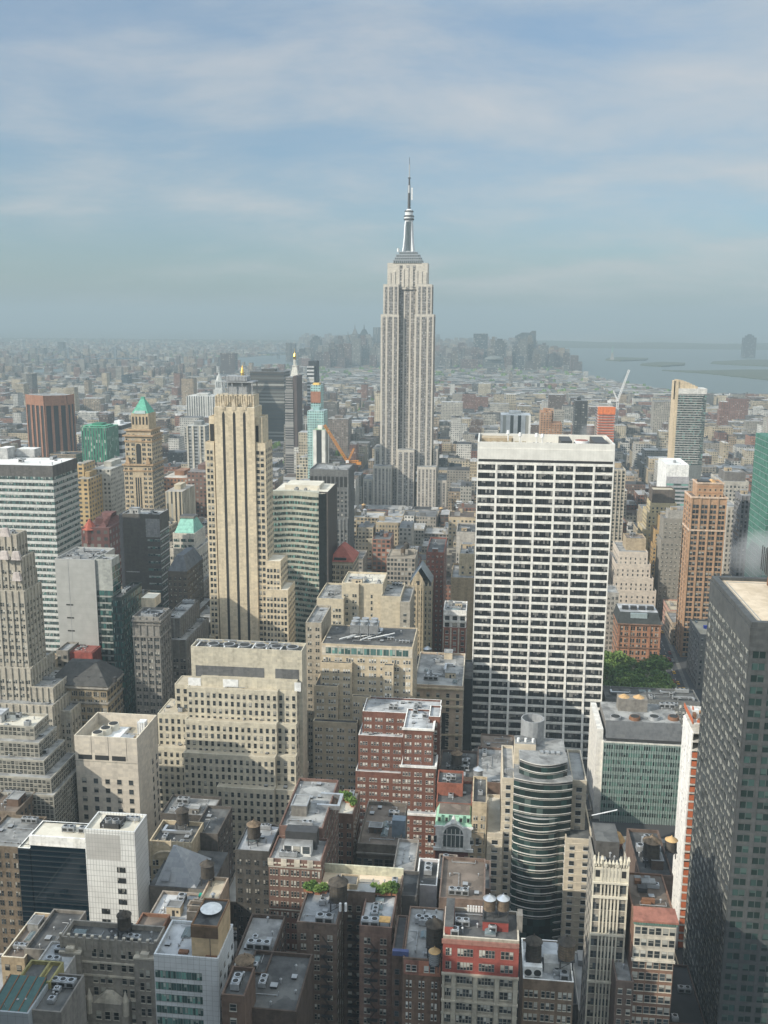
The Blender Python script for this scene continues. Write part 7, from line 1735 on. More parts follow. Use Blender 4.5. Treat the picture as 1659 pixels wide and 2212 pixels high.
def goldclock():
    Y = 2050.; c = P(635, 800, Y)
    b = B('clock_tower', 'white tower with a steep pale roof and a gilded lantern at its tip', (c.x, Y, 0), 'tower', 0, 860)
    w = (P(645, 820, Y).x-P(625, 820, Y).x)/2; z0, z1, z2, z3 = (P(635, v, Y).z for v in (822, 792, 775, 752))
    wm = wall((.62, .59, .52)); b.part('wall').box(c.x-w, c.x+w, Y, Y+2*w, 0, z0, wm)
    b.part('spire_roof').frus((c.x-w, c.x+w, Y, Y+2*w), (c.x-w*.42, c.x+w*.42, Y+w*.6, Y+w*1.4), z0, z1, wall((.66, .63, .56)))
    for j in range(3):
        for i in range(3-j): b.part('dormer').box(c.x-w*.5+i*w*.45, c.x-w*.5+i*w*.45+1.6, Y+2+j*3-1.5, Y+2+j*3, z0+4+j*8, z0+7+j*8, MET['dark'])
    m = MB(); m.box(c.x-w*.5, c.x+w*.5, Y+w*.5, Y+w*1.5, z1, z1+2, wm); m.cyl(c.x, Y+w, z1+2, z2-2, w*.3, w*.3, wm, 8); b.single('cupola', m)
    m = MB(); m.cyl(c.x, Y+w, z2-2, z2+5, w*.3, w*.36, MET['gold'], 12); m.cyl(c.x, Y+w, z2+5, z2+12, w*.36, w*.1, MET['gold'], 12); m.cyl(c.x, Y+w, z2+12, z3, w*.1, .1, MET['gold'], 8); b.single('gilded_lantern', m)
    b.foot(c.x-w, c.x+w, Y, Y+2*w); b.px = [624, 646]; b.done()
    Y = 1850.; c = P(518.5, 820, Y); b = B('gilded_tower', 'gilded pyramid pinnacle showing above the scaffolded top of the cream striped tower', (c.x, Y, 0), 'tower', 0, 830)
    b.part('wall').box(c.x-22, c.x+22, Y, Y+44, 0, P(518, 850, Y).z, Wm['lime']); m = MB(); z0, z1, z2 = (P(518, v, Y).z for v in (850, 806, 790))
    m.cyl(c.x, Y+20, z0, P(518, 818, Y).z, 17, 5.5, MET['gold'], 8); m.cyl(c.x, Y+20, P(518, 818, Y).z, z1, 4.2, 3.6, MET['gold'], 8); m.cyl(c.x, Y+20, z1, z2, 3.8, .2, MET['gold'], 8); b.single('gilded_spire', m); b.foot(c.x-22, c.x+22, Y, Y+44); b.px = [505, 532]; b.done()
    Y = 2900.; c = P(471, 830, Y); b = B('clock_tower', 'pale tower with a small white cupola left of the cream striped tower', (c.x, Y, 0), 'tower', 0, 860)
    wm = wall((.60, .60, .57)); z0, z1, z2, z3 = (P(471, v, Y).z for v in (842, 822, 812, 804)); b.part('wall').box(c.x-15, c.x+15, Y, Y+28, 0, z0, wm); m = MB(); m.box(c.x-11, c.x+11, Y+3, Y+25, z0, z1, wm)
    for q in (-5, 0, 5): m.box(c.x+q-1.2, c.x+q+1.2, Y+2.8, Y+3, z0+6, z1-4, MET['dark'])
    b.parts['belfry'] = m; m = MB(); m.cyl(c.x, Y+14, z1, z2, 10, 7, wm, 8); m.cyl(c.x, Y+14, z2, z3, 4, .5, wm, 8); b.parts['cupola'] = m; b.foot(c.x-15, c.x+15, Y, Y+28); b.px = [458, 484]; b.done()
goldclock()
far('office_tower', 'dark tower with white horizontal stripes right of the gilded clock tower', 663, 678, 790, 2070, 40, (.60, .60, .60), 850, STRIPH, (30, 8), (.1, .1, .1), hat=lambda b: b.single('dark_shaft', (lambda m: (m.box(P(667, 780, 2080).x, P(685, 780, 2080).x, 2076, 2105, 0, P(675, 780, 2080).z, wall((.035, .04, .045))), m)[1])(MB())))
far('apartment_tower', 'pale turquoise glass tower with a brick and gold cap near the orange crane', 664, 699, 888, 1210, 30, (.36, .55, .53), 1010, CITY, (3, 3.3), (.4, .5, .5), tiers=((671, 692, 832, 1260, 24),), hat=lambda b: [b.single('brick_cap', (lambda m: (m.box(P(671, 850, 1259).x, P(692, 850, 1259).x, 1259, 1262, P(680, 870, 1259).z, P(680, 846, 1259).z, wall((.36, .17, .11))), m.frus((P(672, 850, 1260).x, P(691, 850, 1260).x, 1260, 1280), (P(675, 840, 1260).x, P(688, 840, 1260).x, 1264, 1276), P(680, 842, 1260).z, P(680, 828, 1260).z, wall((.60, .40, .12))), m)[2])(MB()))])
far('white_building', 'blank white walled building in front of the pale turquoise glass tower', 676, 702, 929, 1180, 30, (.74, .72, .66), 1012, STRIPV, (400, 900), (.3, .4, .25))
far('brick_building', 'reddish brown building behind the orange crane', 708, 752, 905, 1700, 45, (.22, .18, .155), 1005, CITY, (4, 4), (.3, .29, .27))
far('office_tower', 'black and white vertically striped tower with a white roof behind the white slab tower', 1082, 1147, 897, 1360, 40, (.70, .69, .67), 950, STRIPV, (9.5, 90), (.72, .71, .69))
far('apartment_tower', 'orange brick apartment tower with cream balconies behind the white slab tower', 1168, 1192, 890, 1520, 35, (.42, .24, .14), 950, CITY, (4, 3.5), (.4, .2, .1), tiers=((1192.2, 1214, 915, 1515, 40), (1178, 1196, 884, 1525, 15)))
far('office_tower', 'narrow black tower beside a white gridded shaft behind the white slab tower', 1243, 1262, 866, 1620, 35, (.055, .058, .06), 950, CITY, (5, 4), (.2, .2, .2), tiers=((1258, 1270, 866, 1618, 20),))
def orangecon():
    Y = 1420.; b = B('construction_site', 'unfinished concrete tower in red-orange netting behind the white slab tower', (P(1310, 900, Y).x, Y, 0), 'construction site', 0, 952)
    X0, X1 = P(1292, 885, Y).x, P(1329, 885, Y).x; Z = P(1310, 881, Y).z; nm = wall((.55, .15, .085), .2); b.part('core').box(X0+1.5, X1-1.5, Y+1.5, Y+34, 0, Z-2, wall((.28, .17, .14)))
    z = Z
    while z > 60: b.part('floor_slab').box(X0, X1, Y, Y+36, z-.6, z, wall((.56, .44, .38))); b.part('safety_net').box(X0, X1, Y-.2, Y-.05, z-2.4, z-.7, nm); z -= 3.9
    b.part('top_netting').box(X0-.4, X1+.4, Y-.4, Y-.21, Z-9, Z+1.5, wall((.70, .19, .06), .2)); b.foot(X0, X1, Y, Y+36); b.px = [1290, 1330]; b.done()
orangecon()
def crane(label, mast, tip, base, Y, m_, r_, cab=True):
    p0 = P(*base, Y); o = root('construction_crane', (p0.x, Y, p0.z), label, 'crane')
    def lattice(a, c, w, n, name):
        a = Vector(a)-o.location; c = Vector(c)-o.location; d = (c-a); q = d.normalized(); s_ = q.cross(Vector((0, 1, 0))).normalized(); t_ = q.cross(s_); m = MB()
        k = [a+s_*(i*w)+t_*(j*w) for i, j in ((-1, -1), (1, -1), (1, 1), (-1, 1))]
        for i in range(4): m.tube(k[i], k[i]+d, r_, m_, 4)
        for j in range(n):
            for i in range(4): m.tube(k[i]+d*(j/n), k[(i+1) % 4]+d*((j+1)/n), r_*.7, m_, 4)
        m.build(name, o)
    pm, pt = P(*mast, Y), P(*tip, Y)
    lattice(p0-Vector((0, 0, 30)), pm, 1.3, 14, 'mast'); lattice(pm, pt, 1.0, 18, 'jib')
    back = pm-(pt-pm).normalized()*0+Vector((12 if pt.x < pm.x else -12, 0, 1)); af = pm+Vector((7 if pt.x < pm.x else -7, 0, 15))
    lattice(pm, back, 1.0, 5, 'counter_jib'); lattice(pm, af, .6, 5, 'a_frame')
    m = MB(); m.tube(af-o.location, pt-o.location, .15, MET['dark'], 4); m.tube(af-o.location, back-o.location, .15, MET['dark'], 4); m.build('stay_cable', o)
    m = MB(); v = back-o.location; m.box(v.x-2.5, v.x+2.5, v.y-1.6, v.y+1.6, v.z-3.5, v.z-.6, m_); m.build('counterweight', o)
    m = MB(); v = pm-o.location; m.box(v.x-1.6, v.x+1.6, v.y-3.4, v.y-1.2, v.z-.5, v.z+2, MET['white']); m.build('cab', o)
crane('orange lattice luffing crane leaning left beside the blank white walled building', (751, 998), (701, 918), (750, 1010), 1000., MET['orange'], .4)
crane('white lattice luffing crane leaning right above the red-orange netted tower', (1334, 866), (1359, 799), (1334, 872), 1440., MET['white'], .42)

# ------------------------------------------------------------------ lower Manhattan and the far shores
sky_ = [ # xl,xr,yt,Y,col,mat,description,extra
 (617, 626, 741, 5600, (.30, .27, .25), 'CITY', 'slim brown far tower left of the gilded clock tower'), (627, 637, 742, 5700, (.22, .22, .22), 'CITY', 'slim grey far tower behind the gilded lantern'),
 (670, 692, 733, 5900, (.10, .12, .13), 'CITY', 'dark broad far tower with a stepped top, first of the distant skyline'), (697, 712, 748, 5600, (.40, .39, .37), 'CITY', 'pale far tower beside the dark stepped one'),
 (712, 722, 742, 5800, (.08, .09, .10), 'STRIPV', 'small black far tower among the left skyline'), (715, 734, 735, 6000, (.22, .22, .21), 'CITY', 'grey far tower with a pointed top'),
 (736, 752, 752, 5500, (.46, .44, .42), 'CITY', 'pale stone far tower stepping up toward the needle spire'), (744, 757, 738, 5900, (.26, .26, .25), 'CITY', 'mid grey far tower left of the needle spire'),
 (758, 773, 722, 5900, (.36, .34, .32), 'CITY', 'stepped far tower ending in a needle spire'), (774, 797, 722, 6000, (.075, .10, .11), 'CITY', 'dark far tower with a chamfered top right of the needle spire'),
 (798, 806, 735, 5800, (.30, .29, .28), 'CITY', 'narrow brownish far tower against the spire tower'), (806, 822, 707, 6100, (.28, .30, .31), 'STRIPV', 'tall pale grey far slab touching the spire tower'),
 (937, 950, 764, 5300, (.26, .17, .14), 'CITY', 'reddish far tower just right of the spire tower'), (950, 966, 770, 5300, (.34, .30, .27), 'CITY', 'low tan far block right of the spire tower'),
 (976, 990, 750, 5500, (.30, .22, .19), 'CITY', 'brown far tower beside the red capped one'), (989, 1003, 740, 5700, (.28, .14, .12), 'CITY', 'red brown far tower with a flat cap'),
 (995, 1033, 777, 5000, (.30, .165, .125), 'CITY', 'wide reddish far block in front of the dark glass far tower'), (1023, 1054, 721, 5700, (.045, .075, .095), 'TIGHT', 'tall dark blue glass far tower standing alone right of the spire tower'),
 (1054, 1066, 756, 5900, (.16, .13, .13), 'CITY', 'small dark domed far tower'), (1069, 1093, 748, 5800, (.22, .19, .18), 'CITY', 'far tower with a rounded dome top'), (1045, 1090, 776, 5000, (.42, .44, .40), 'STRIPH', 'pale low far slab with a curved roof before the domed tower'),
 (1052, 1074, 795, 4600, (.24, .23, .22), 'CITY', 'grey mid height block below the pale curved far slab'), (1107, 1120, 738, 5800, (.20, .20, .21), 'CITY', 'grey shoulder of the tall twin far tower'), (1113, 1143, 726, 5850, (.12, .14, .145), 'TIGHT', 'tall dark far tower with a sloping top'),
 (1141, 1158, 722, 5900, (.17, .16, .155), 'STRIPV', 'brown grey far tower joined to the sloping topped one'), (1114, 1132, 770, 5000, (.06, .08, .10), 'TIGHT', 'slim blue black far tower in front of the tall twin'), (1136, 1160, 780, 5000, (.24, .20, .18), 'CITY', 'brown far block beside the slim blue black tower'),
 (1164, 1188, 757, 5700, (.18, .16, .16), 'CITY', 'dark far tower with a pyramid top'), (1186, 1215, 756, 5600, (.33, .28, .25), 'STRIPV', 'tan far tower with a stepped square top'), (1176, 1196, 775, 5300, (.28, .24, .22), 'CITY', 'small brown far block before the pyramid topped tower'),
 (1234, 1250, 768, 5000, (.30, .19, .16), 'CITY', 'red brick far tower standing at the water edge'), (1240, 1258, 782, 4900, (.26, .18, .155), 'CITY', 'lower red far block at the water edge'), (1218, 1230, 790, 4900, (.36, .34, .31), 'CITY', 'pale far block near the water edge'),
 (475, 507, 763, 4200, (.20, .115, .095), 'CITY', 'wide red brown far apartment slab beyond the cream striped tower'), (124, 135, 739, 6400, (.16, .17, .18), 'CITY', 'lone grey tower on the far left horizon'), (85, 95, 752, 5800, (.26, .25, .24), 'CITY', 'small tower on the far left shore'), (262, 274, 810, 3300, (.07, .13, .17), 'TIGHT', 'narrow blue glass tower among the low hazy blocks'),
 (1607, 1635, 729, 7000, (.10, .125, .14), 'TIGHT', 'lone dark glass tower across the water at the right'), ]
sky_ = [(a, b_, c, d, tuple(x*.38 for x in e), f, g) for a, b_, c, d, e, f, g in sky_]
for xl, xr, yt, Y, col, mt, lab in sky_:
    def hat(b, lab=lab):
        X0, X1, Y0, Y1, Z = b.b0; xm, ym = (X0+X1)/2, (Y0+Y1)/2; w = (X1-X0)/2; c = wall(tuple(x*1.0 for x in col))
        m = MB()
        if 'needle' in lab: m.frus((X0+w*.3, X1-w*.3, Y0+3, Y1-3), (xm-w*.3, xm+w*.3, ym-6, ym+6), Z, Z+30, c); m.cyl(xm, ym, Z+30, Z+62, 4, .3, c, 6)
        elif 'chamfered' in lab: m.frus((X0, X1, Y0, Y1), (X0+w*.5, X1-w*.5, Y0+8, Y1-8), Z, Z+22, c)
        elif 'pointed' in lab or 'pyramid top' in lab: m.frus((X0+2, X1-2, Y0+2, Y1-2), (xm-1, xm+1, ym-1, ym+1), Z, Z+26, c)
        elif 'dome' in lab: m.cyl(xm, ym, Z, Z+8, w*.95, w*.8, c, 14); m.cyl(xm, ym, Z+8, Z+15, w*.8, w*.4, c, 14); m.cyl(xm, ym, Z+15, Z+18, w*.4, .5, c, 14)
        elif 'sloping' in lab: m.prism([(X0, Y0), (X1, Y0), (X1, Y1), (X0, Y1)], Z, Z+.1, c); m.frus((X0, X1, Y0, Y1), (xm, X1, Y0+4, Y1-4), Z, Z+20, c)
        elif 'curved roof' in lab: m.frus((X0, X1, Y0, Y1), (X0+w*.7, X1, Y0+4, Y1), Z, Z+14, c)
        elif 'stepped' in lab or 'across' in lab: m.box(xm-w*.62, xm+w*.62, Y0+8, Y1-8, Z, Z+13, c); m.box(xm-w*.3, xm+w*.3, Y0+14, Y1-14, Z+13, Z+22, c)
        else: return
        b.single('crown', m)
    far('far_tower', lab, xl, xr, yt, Y, 48, col, 830 if xl > 600 else 812, globals()[mt], (9, 9) if mt != 'STRIPV' else (8, 900), tuple(c*.9 for c in col), hat=hat, cat='tower')

gm_, gt_, gb_ = newmat('ground')
def groundmat():
    t = gt_; g = N(t, 'ShaderNodeNewGeometry'); n1 = N(t, 'ShaderNodeTexNoise'); n1.inputs['Scale'].default_value = .0025; n1.inputs['Detail'].default_value = 9; n1.inputs['Roughness'].default_value = .7
    n2 = N(t, 'ShaderNodeTexVoronoi'); n2.inputs['Scale'].default_value = .02
    t.links.new(g.outputs['Position'], n1.inputs[0]); t.links.new(g.outputs['Position'], n2.inputs[0])
    bw = N(t, 'ShaderNodeRGBToBW'); t.links.new(n2.outputs['Color'], bw.inputs[0])
    s = math_(t, 'ADD', math_(t, 'MULTIPLY', n1.outputs[0], .6), math_(t, 'MULTIPLY', bw.outputs[0], .4))
    r = ramp(t, [(.3, (.045, .055, .035)), (.45, (.09, .085, .07)), (.6, (.16, .15, .14)), (.8, (.32, .30, .28))], s)
    sp = N(t, 'ShaderNodeSeparateXYZ'); t.links.new(g.outputs['Position'], sp.inputs[0])
    near = math_(t, 'LESS_THAN', sp.outputs[1], 2600.0)
    t.links.new(mix(t, near, r.outputs[0], (.055, .055, .057)), gb_.inputs['Base Color']); gb_.inputs['Roughness'].default_value = .95
groundmat()
m = MB(); m.poly([(-13000, -1500, 0), (13000, -1500, 0), (13000, 11400, 0), (-13000, 11400, 0)], gm_); structure(m.build('ground'))
wt_m, t_, b_ = newmat('water')
b_.inputs['Base Color'].default_value = (.075, .10, .095, 1); b_.inputs['Roughness'].default_value = .42
nn = N(t_, 'ShaderNodeTexNoise'); nn.inputs['Scale'].default_value = .02; nn.inputs['Detail'].default_value = 6; bp = N(t_, 'ShaderNodeBump'); bp.inputs['Strength'].default_value = .25; bp.inputs['Distance'].default_value = 3
g_ = N(t_, 'ShaderNodeNewGeometry'); t_.links.new(g_.outputs['Position'], nn.inputs[0]); t_.links.new(nn.outputs[0], bp.inputs['Height']); t_.links.new(bp.outputs[0], b_.inputs['Normal'])
BAY = [PZ(u, v, 0) for u, v in ((940, 752), (1100, 750), (1240, 790), (1262, 812), (1330, 826), (1480, 850), (1659, 866), (1900, 900), (2000, 800), (1800, 752), (1500, 752), (1250, 744), (960, 741))]
RIV = [PZ(u, v, 0) for u, v in ((310, 795), (420, 792), (520, 797), (620, 792), (820, 775), (840, 760), (700, 762), (560, 770), (480, 776), (330, 786), (120, 797), (-200, 810), (-200, 818), (120, 806))]
def waterpoly(pts, name):
    m = MB(); m.poly([(p.x, p.y, .6) for p in pts], wt_m); return structure(m.build(name))
waterpoly(BAY, 'water'); waterpoly(RIV, 'water')
def inpoly(x, y, pts):
    c = False; n = len(pts)
    for i in range(n):
        a, bq = pts[i], pts[i-1]
        if (a.y > y) != (bq.y > y) and x < (bq.x-a.x)*(y-a.y)/(bq.y-a.y)+a.x: c = not c
    return c
lm = wall((.075, .085, .05), .4)
def island(pts, h, name='island'):
    m = MB(); q = [PZ(u, v, .6) for u, v in pts]; m.prism([(p.x, p.y) for p in q], .3, h, lm); return structure(m.build(name))
island(((1308, 779), (1340, 781), (1395, 779), (1400, 776), (1340, 774), (1315, 775)), 9); island(((1383, 790), (1430, 793), (1478, 790), (1480, 786), (1430, 784), (1390, 787)), 8)
island(((1430, 801), (1520, 807), (1659, 822), (1800, 835), (1800, 800), (1600, 800), (1500, 802)), 5, 'shore'); island(((1535, 786), (1600, 790), (1900, 800), (1900, 780), (1620, 778), (1540, 782)), 5, 'shore')
def hills():
    m = MB(); r = random.Random(5); n = 90
    for layer, (Y, hm) in enumerate(((9900, 22), (10700, 32))):
        prev = None
        for i in range(n+1):
            x = -9000+18000*i/n; h = hm*(.35+.4*sin(i*.19+layer*2)**2+.3*sin(i*.53+layer)**2+.12*r.random())
            if x < 200: h *= .32
            cur = (x, h)
            if prev: m.poly([(prev[0], Y-900, 0), (x, Y-900, 0), (x, Y, h), (prev[0], Y, prev[1])], lm); m.poly([(prev[0], Y, prev[1]), (x, Y, h), (x, Y+600, 0), (prev[0], Y+600, 0)], lm)
            prev = cur
    structure(m.build('hills'))
hills()
def statue():
    p = PZ(1322, 777, 8); o = root('statue', (p.x, p.y, 8), 'tiny green statue with a raised arm on its pedestal on the small island', 'statue'); gm = wall((.20, .36, .29))
    m = MB(); m.frus((-14, 14, -14, 14), (-8, 8, -8, 8), 0, 18, Wm['stone']); m.frus((-7, 7, -7, 7), (-5.5, 5.5, -5.5, 5.5), 18, 45, Wm['stone']); m.build('pedestal', o)
    m = MB(); m.cyl(0, 0, 45, 74, 4.6, 2.6, gm, 10); m.cyl(0, 0, 74, 80, 2.0, 1.7, gm, 8); m.cyl(0, 0, 79, 81, 2.6, .4, gm, 7); m.tube((2, 0, 72), (4, 0, 88), .9, gm); m.cyl(4, 0, 88, 91, .6, 1.3, gm, 6); m.build('figure', o)
statue()
def bridge(label, u0, u1, v, ut, hp, Y0):
    a, c = P(u0, v, Y0), P(u1, v, Y0+300); z = 40.; st = wall((.23, .27, .30)); o = root('suspension_bridge', (a.x, a.y, 0), label, 'bridge')
    a = Vector((a.x, a.y, z))-o.location; c = Vector((c.x, c.y, z))-o.location; d = c-a; m = MB(); q = Vector((-d.y, d.x, 0)).normalized()*12
    m.poly([a-q, c-q, c+q, a+q], st); m.poly([a-q, c-q, c-q-Vector((0, 0, 7)), a-q-Vector((0, 0, 7))], st); m.poly([a+q, c+q, c+q-Vector((0, 0, 7)), a+q-Vector((0, 0, 7))], st); m.build('deck', o)
    ts = [a+d*((t-u0)/(u1-u0)) for t in ut]
    for t in ts:
        m = MB()
        for s_ in (-1, 1): m.tube(t+q*s_-Vector((0, 0, 40)), t+q*s_*.8+Vector((0, 0, hp-40)), 4.2, st, 4)
        for h in (hp-42, (hp-40)*.5): m.tube(t-q*.9+Vector((0, 0, h)), t+q*.9+Vector((0, 0, h)), 3.6, st, 4)
        m.build('pylon', o)
    top = [t+Vector((0, 0, hp-40)) for t in ts]; pts = [a]+top+[c]; m = MB()
    for i in range(len(pts)-1):
        p, r_ = pts[i], pts[i+1]; sag = (hp-48) if i == 1 else 8; prev = p
        for k in range(1, 13):
            t = k/12; cur = p+(r_-p)*t-Vector((0, 0, 4*sag*t*(1-t))); m.tube(prev+q*.8, cur+q*.8, 1.5, st, 3); m.tube(prev-q*.8, cur-q*.8, 1.5, st, 3); prev = cur
    m.build('cable', o)
bridge('hazy suspension bridge with two pylons crossing the far left river', 95, 300, 795, (147, 248), 100, 4700)
bridge('fainter suspension bridge between the gilded pinnacle and the far skyline', 560, 690, 781, (600, 655), 95, 5900)

# ------------------------------------------------------------------ street life by the park
AX = lambda y: 131+(min(y, 1150)-605)*.05          # the avenue's middle line
def avenue():
    def strip(d0, d1, ya, yb, z, mt, name=None, mb=None):
        m = mb or MB(); m.poly([(AX(ya)+d0, ya, z), (AX(ya)+d1, ya, z), (AX(yb)+d1, yb, z), (AX(yb)+d0, yb, z)], mt)
        return m
    structure(strip(-6.6, 6.6, 420, 798, .012, wall((.065, .066, .07), .25)).build('road'))
    pv = wall((.15, .148, .14), .2); m = MB()
    for a, c in ((-9.2, -6.6), (6.6, 9.2)):
        m.poly([(AX(420)+a, 420, .14), (AX(420)+c, 420, .14), (AX(798)+c, 798, .14), (AX(798)+a, 798, .14)], pv)
        e = c if a < 0 else a; m.poly([(AX(420)+e, 420, .0), (AX(420)+e, 420, .14), (AX(798)+e, 798, .14), (AX(798)+e, 798, .0)], pv)
    structure(m.build('pavement'))
    m = MB(); wmk = plain((.7, .7, .68), .7); y = 520
    while y < 790:
        for d in (-2.2, 2.2): strip(d-.1, d+.1, y, y+4, .02, wmk, mb=m)
        y += 9
    for yc in (590, 604, 765):
        for i in range(12): strip(-6+i*1.02, -5.4+i*1.02, yc, yc+4, .024, wmk, mb=m)
    structure(m.build('road_markings'))
    m = MB(); lw = wall((.14, .15, .09), .3); m.poly([(-150, 554, .14), (AX(554)-9.4, 554, .14), (AX(676)-9.4, 676, .14), (-150, 676, .14)], lw); structure(m.build('lawn'))
avenue()
def carmesh(col):
    b = MB(); pm = plain(col, .3); gl = plain((.02, .025, .03), .08)
    b.frus((-.9, .9, -2.3, 2.3), (-.88, .88, -2.2, 2.2), .3, .95, pm); out = [me_of(b, 'body')]
    b = MB(); b.frus((-.82, .82, -1.5, 1.1), (-.66, .66, -1.0, .5), .95, 1.45, gl, top=pm); out.append(me_of(b, 'cabin'))
    b = MB(); i = len(b.v); n = 10
    for x in (-.12, .12): b.v.extend((x, .34*cos(2*pi*k/n), .34*sin(2*pi*k/n)) for k in range(n))
    for k in range(n): b.face([k, (k+1) % n, n+(k+1) % n, n+k], MET['fan'])
    b.face(list(range(n)), MET['fan']); b.face(list(range(n, 2*n)), MET['galv']); out.append(me_of(b, 'wheel')); return out
CARS = {k: carmesh(v) for k, v in dict(yellow=(.70, .38, .02), white=(.68, .68, .66), black=(.03, .03, .032), silver=(.36, .37, .38), red=(.32, .03, .03)).items()}
def car(x, y, k, label, group, s=1.):
    o = root('taxi' if k == 'yellow' else 'car', (x, y, .015), label, 'taxi' if k == 'yellow' else 'car', group)
    me = CARS[k]; link('body', me[0], o); link('cabin', me[1], o)
    for a in (-.82, .82):
        for c in (-1.45, 1.45): link('wheel', me[2], o, Vector((a, c, .34)))
rr = random.Random(11); used = []
for i in range(60):
    k = rr.choice(['yellow', 'yellow', 'white', 'black', 'silver', 'silver', 'red', 'yellow']); lane = rr.choice([-5.3, -3.2, 0, 2.6, 5.2]); y = rr.uniform(560, 795)
    if any(abs(lane-a) < 1 and abs(y-c) < 7.5 for a, c in used): continue
    used.append((lane, y)); where = 'beside the park trees' if y < 680 else ('past the orange mansion block' if y < 950 else 'far down the avenue')
    car(AX(y)+lane+rr.uniform(-.3, .3), y, k, f"{'yellow taxi' if k == 'yellow' else k+' car'} on the avenue {where}", f"{k} cars on the avenue {where}")
# ------------------------------------------------------------------ trees
def leafmat():
    m, t, b = newmat('leaf'); oi = N(t, 'ShaderNodeObjectInfo'); g = N(t, 'ShaderNodeNewGeometry'); s = math_(t, 'ADD', math_(t, 'MULTIPLY', g.outputs['Random Per Island'], .5), math_(t, 'MULTIPLY', oi.outputs['Random'], .5))
    r = ramp(t, [(.05, (.035, .075, .018)), (.5, (.10, .17, .04)), (.95, (.20, .26, .07))], s); t.links.new(r.outputs[0], b.inputs['Base Color']); b.inputs['Roughness'].default_value = .7; b.inputs['Specular IOR Level'].default_value = .2; return m
LEAF = leafmat(); BARK = wall((.09, .07, .05), .3)
def tree_mesh(seed, H=16., rad=6.0, n=1500, sz=.62):
    r = random.Random(seed); b = MB()
    lobes = [(r.uniform(-.6, .6)*rad, r.uniform(-.6, .6)*rad, H*r.uniform(.5, .85), rad*r.uniform(.32, .6)) for _ in range(11)]+[(0, 0, H*.78, rad*.6)]
    for _ in range(n):
        lx, ly, lz, lr = r.choice(lobes); d = Vector((r.gauss(0, 1), r.gauss(0, 1), r.gauss(0, 1))).normalized(); k = lr*(r.random()**.35)
        if d.z < -.3 and r.random() < .6: continue
        c = Vector((lx, ly, lz))+Vector((d.x, d.y, d.z*.8))*k; a = Vector((r.gauss(0, 1), r.gauss(0, 1), r.gauss(0, 1)+.2)).normalized(); u = a.orthogonal().normalized(); v = a.cross(u); s = sz*r.uniform(.5, 1.3)
        b.poly([c-u*s-v*s*.6, c+u*s-v*s*.3, c+u*s*.7+v*s*.7, c-u*s*.5+v*s*.8], LEAF)
    cr = me_of(b, 'crown'); t = MB(); t.cyl(0, 0, 0, H*.55, .38, .2, BARK, 8)
    for _ in range(6): lx, ly, lz, lr = r.choice(lobes); t.tube((0, 0, H*.38), (lx, ly, lz), .12, BARK, 5)
    return cr, me_of(t, 'trunk')
TR = [tree_mesh(s) for s in range(5)]
def tree(x, y, k, s, label, group, z=.14):
    o = root('tree', (x, y, z), label, 'tree', group); o.rotation_euler = (0, 0, (x*7+y*3) % 6.28); o.scale = (s, s, s*.98); link('trunk', TR[k][1], o); link('crown', TR[k][0], o)
rt_ = random.Random(8); spots = []
for _ in range(1500):
    y = rt_.uniform(560, 655); x = rt_.uniform(40, AX(y)-9)
    if all((x-a)**2+(y-c)**2 > 80 for a, c in spots): spots.append((x, y))
for i, (x, y) in enumerate(spots):
    row = 'behind the long ducted roof' if y < 590 else ('in the middle of the park' if y < 622 else 'in front of the orange mansion block')
    col = 'next to the avenue' if x > AX(y)-30 else ('by the white slab tower' if x < 75 else 'amid the grove')
    tree(x, y, i % 5, rt_.uniform(.95, 1.35), f'leafy green park tree {row}, {col}', f'park trees {row}, {col}')
SHADE_BLOCKS = [(-225, -116, 110, 172, 160, 'plain stone office below the view, near the gothic loft'), (-165, -120, 40, 104, 200, 'plain stone office below the view, tallest of its row')]  # added out of view, placed and sized to cast the foreground shade
# ------------------------------------------------------------------ roof gardens
def bushmesh(seed):
    r = random.Random(seed); b = MB()
    for _ in range(150):
        d = Vector((r.gauss(0, 1), r.gauss(0, 1), abs(r.gauss(0, 1)))).normalized()*(r.random()**.4); c = Vector((d.x*.9, d.y*.9, .5+d.z*1.0)); a = Vector((r.gauss(0, 1), r.gauss(0, 1), r.gauss(0, 1))).normalized(); u = a.orthogonal().normalized(); v = a.cross(u); s = .24*r.uniform(.6, 1.2)
        b.poly([c-u*s-v*s, c+u*s-v*s, c+u*s+v*s, c-u*s+v*s], LEAF)
    f = me_of(b, 'foliage'); p = MB(); p.box(-.6, .6, -.6, .6, 0, .55, wall((.30, .14, .08))); return f, me_of(p, 'planter')
BU = [bushmesh(i) for i in range(3)]
def bush(u, v, z, k, s, label, group):
    p = PZ(u, v, z); o = root('potted_plant', (p.x, p.y, z), label, 'plant', group); o.scale = (s, s, s); link('planter', BU[k][1], o); link('foliage', BU[k][0], o, Vector((0, 0, .3)))
zt = cb_.lasts[2][4]+.3; rg = random.Random(3)
for i in range(9): bush(663+i*4.6, 1926+rg.uniform(-5, 4), zt, i % 3, rg.uniform(1.1, 1.7), 'leafy potted plant on the left terrace of the brown courtyard loft', 'left terrace plants')
for i in range(11): bush(808+i*4.9, 1929+rg.uniform(-8, 5), zt, i % 3, rg.uniform(1.0, 1.9), 'leafy potted plant on the right terrace of the brown courtyard loft', 'right terrace plants')
zt = gd.lasts[0][4]
for i in range(8): bush(730+i*5+rg.uniform(-2, 2), 1722+rg.uniform(-4, 10)+(i > 5)*12, zt, i % 3, rg.uniform(1.2, 1.9), 'leafy potted plant on the small brick wing terrace', 'brick wing terrace plants')

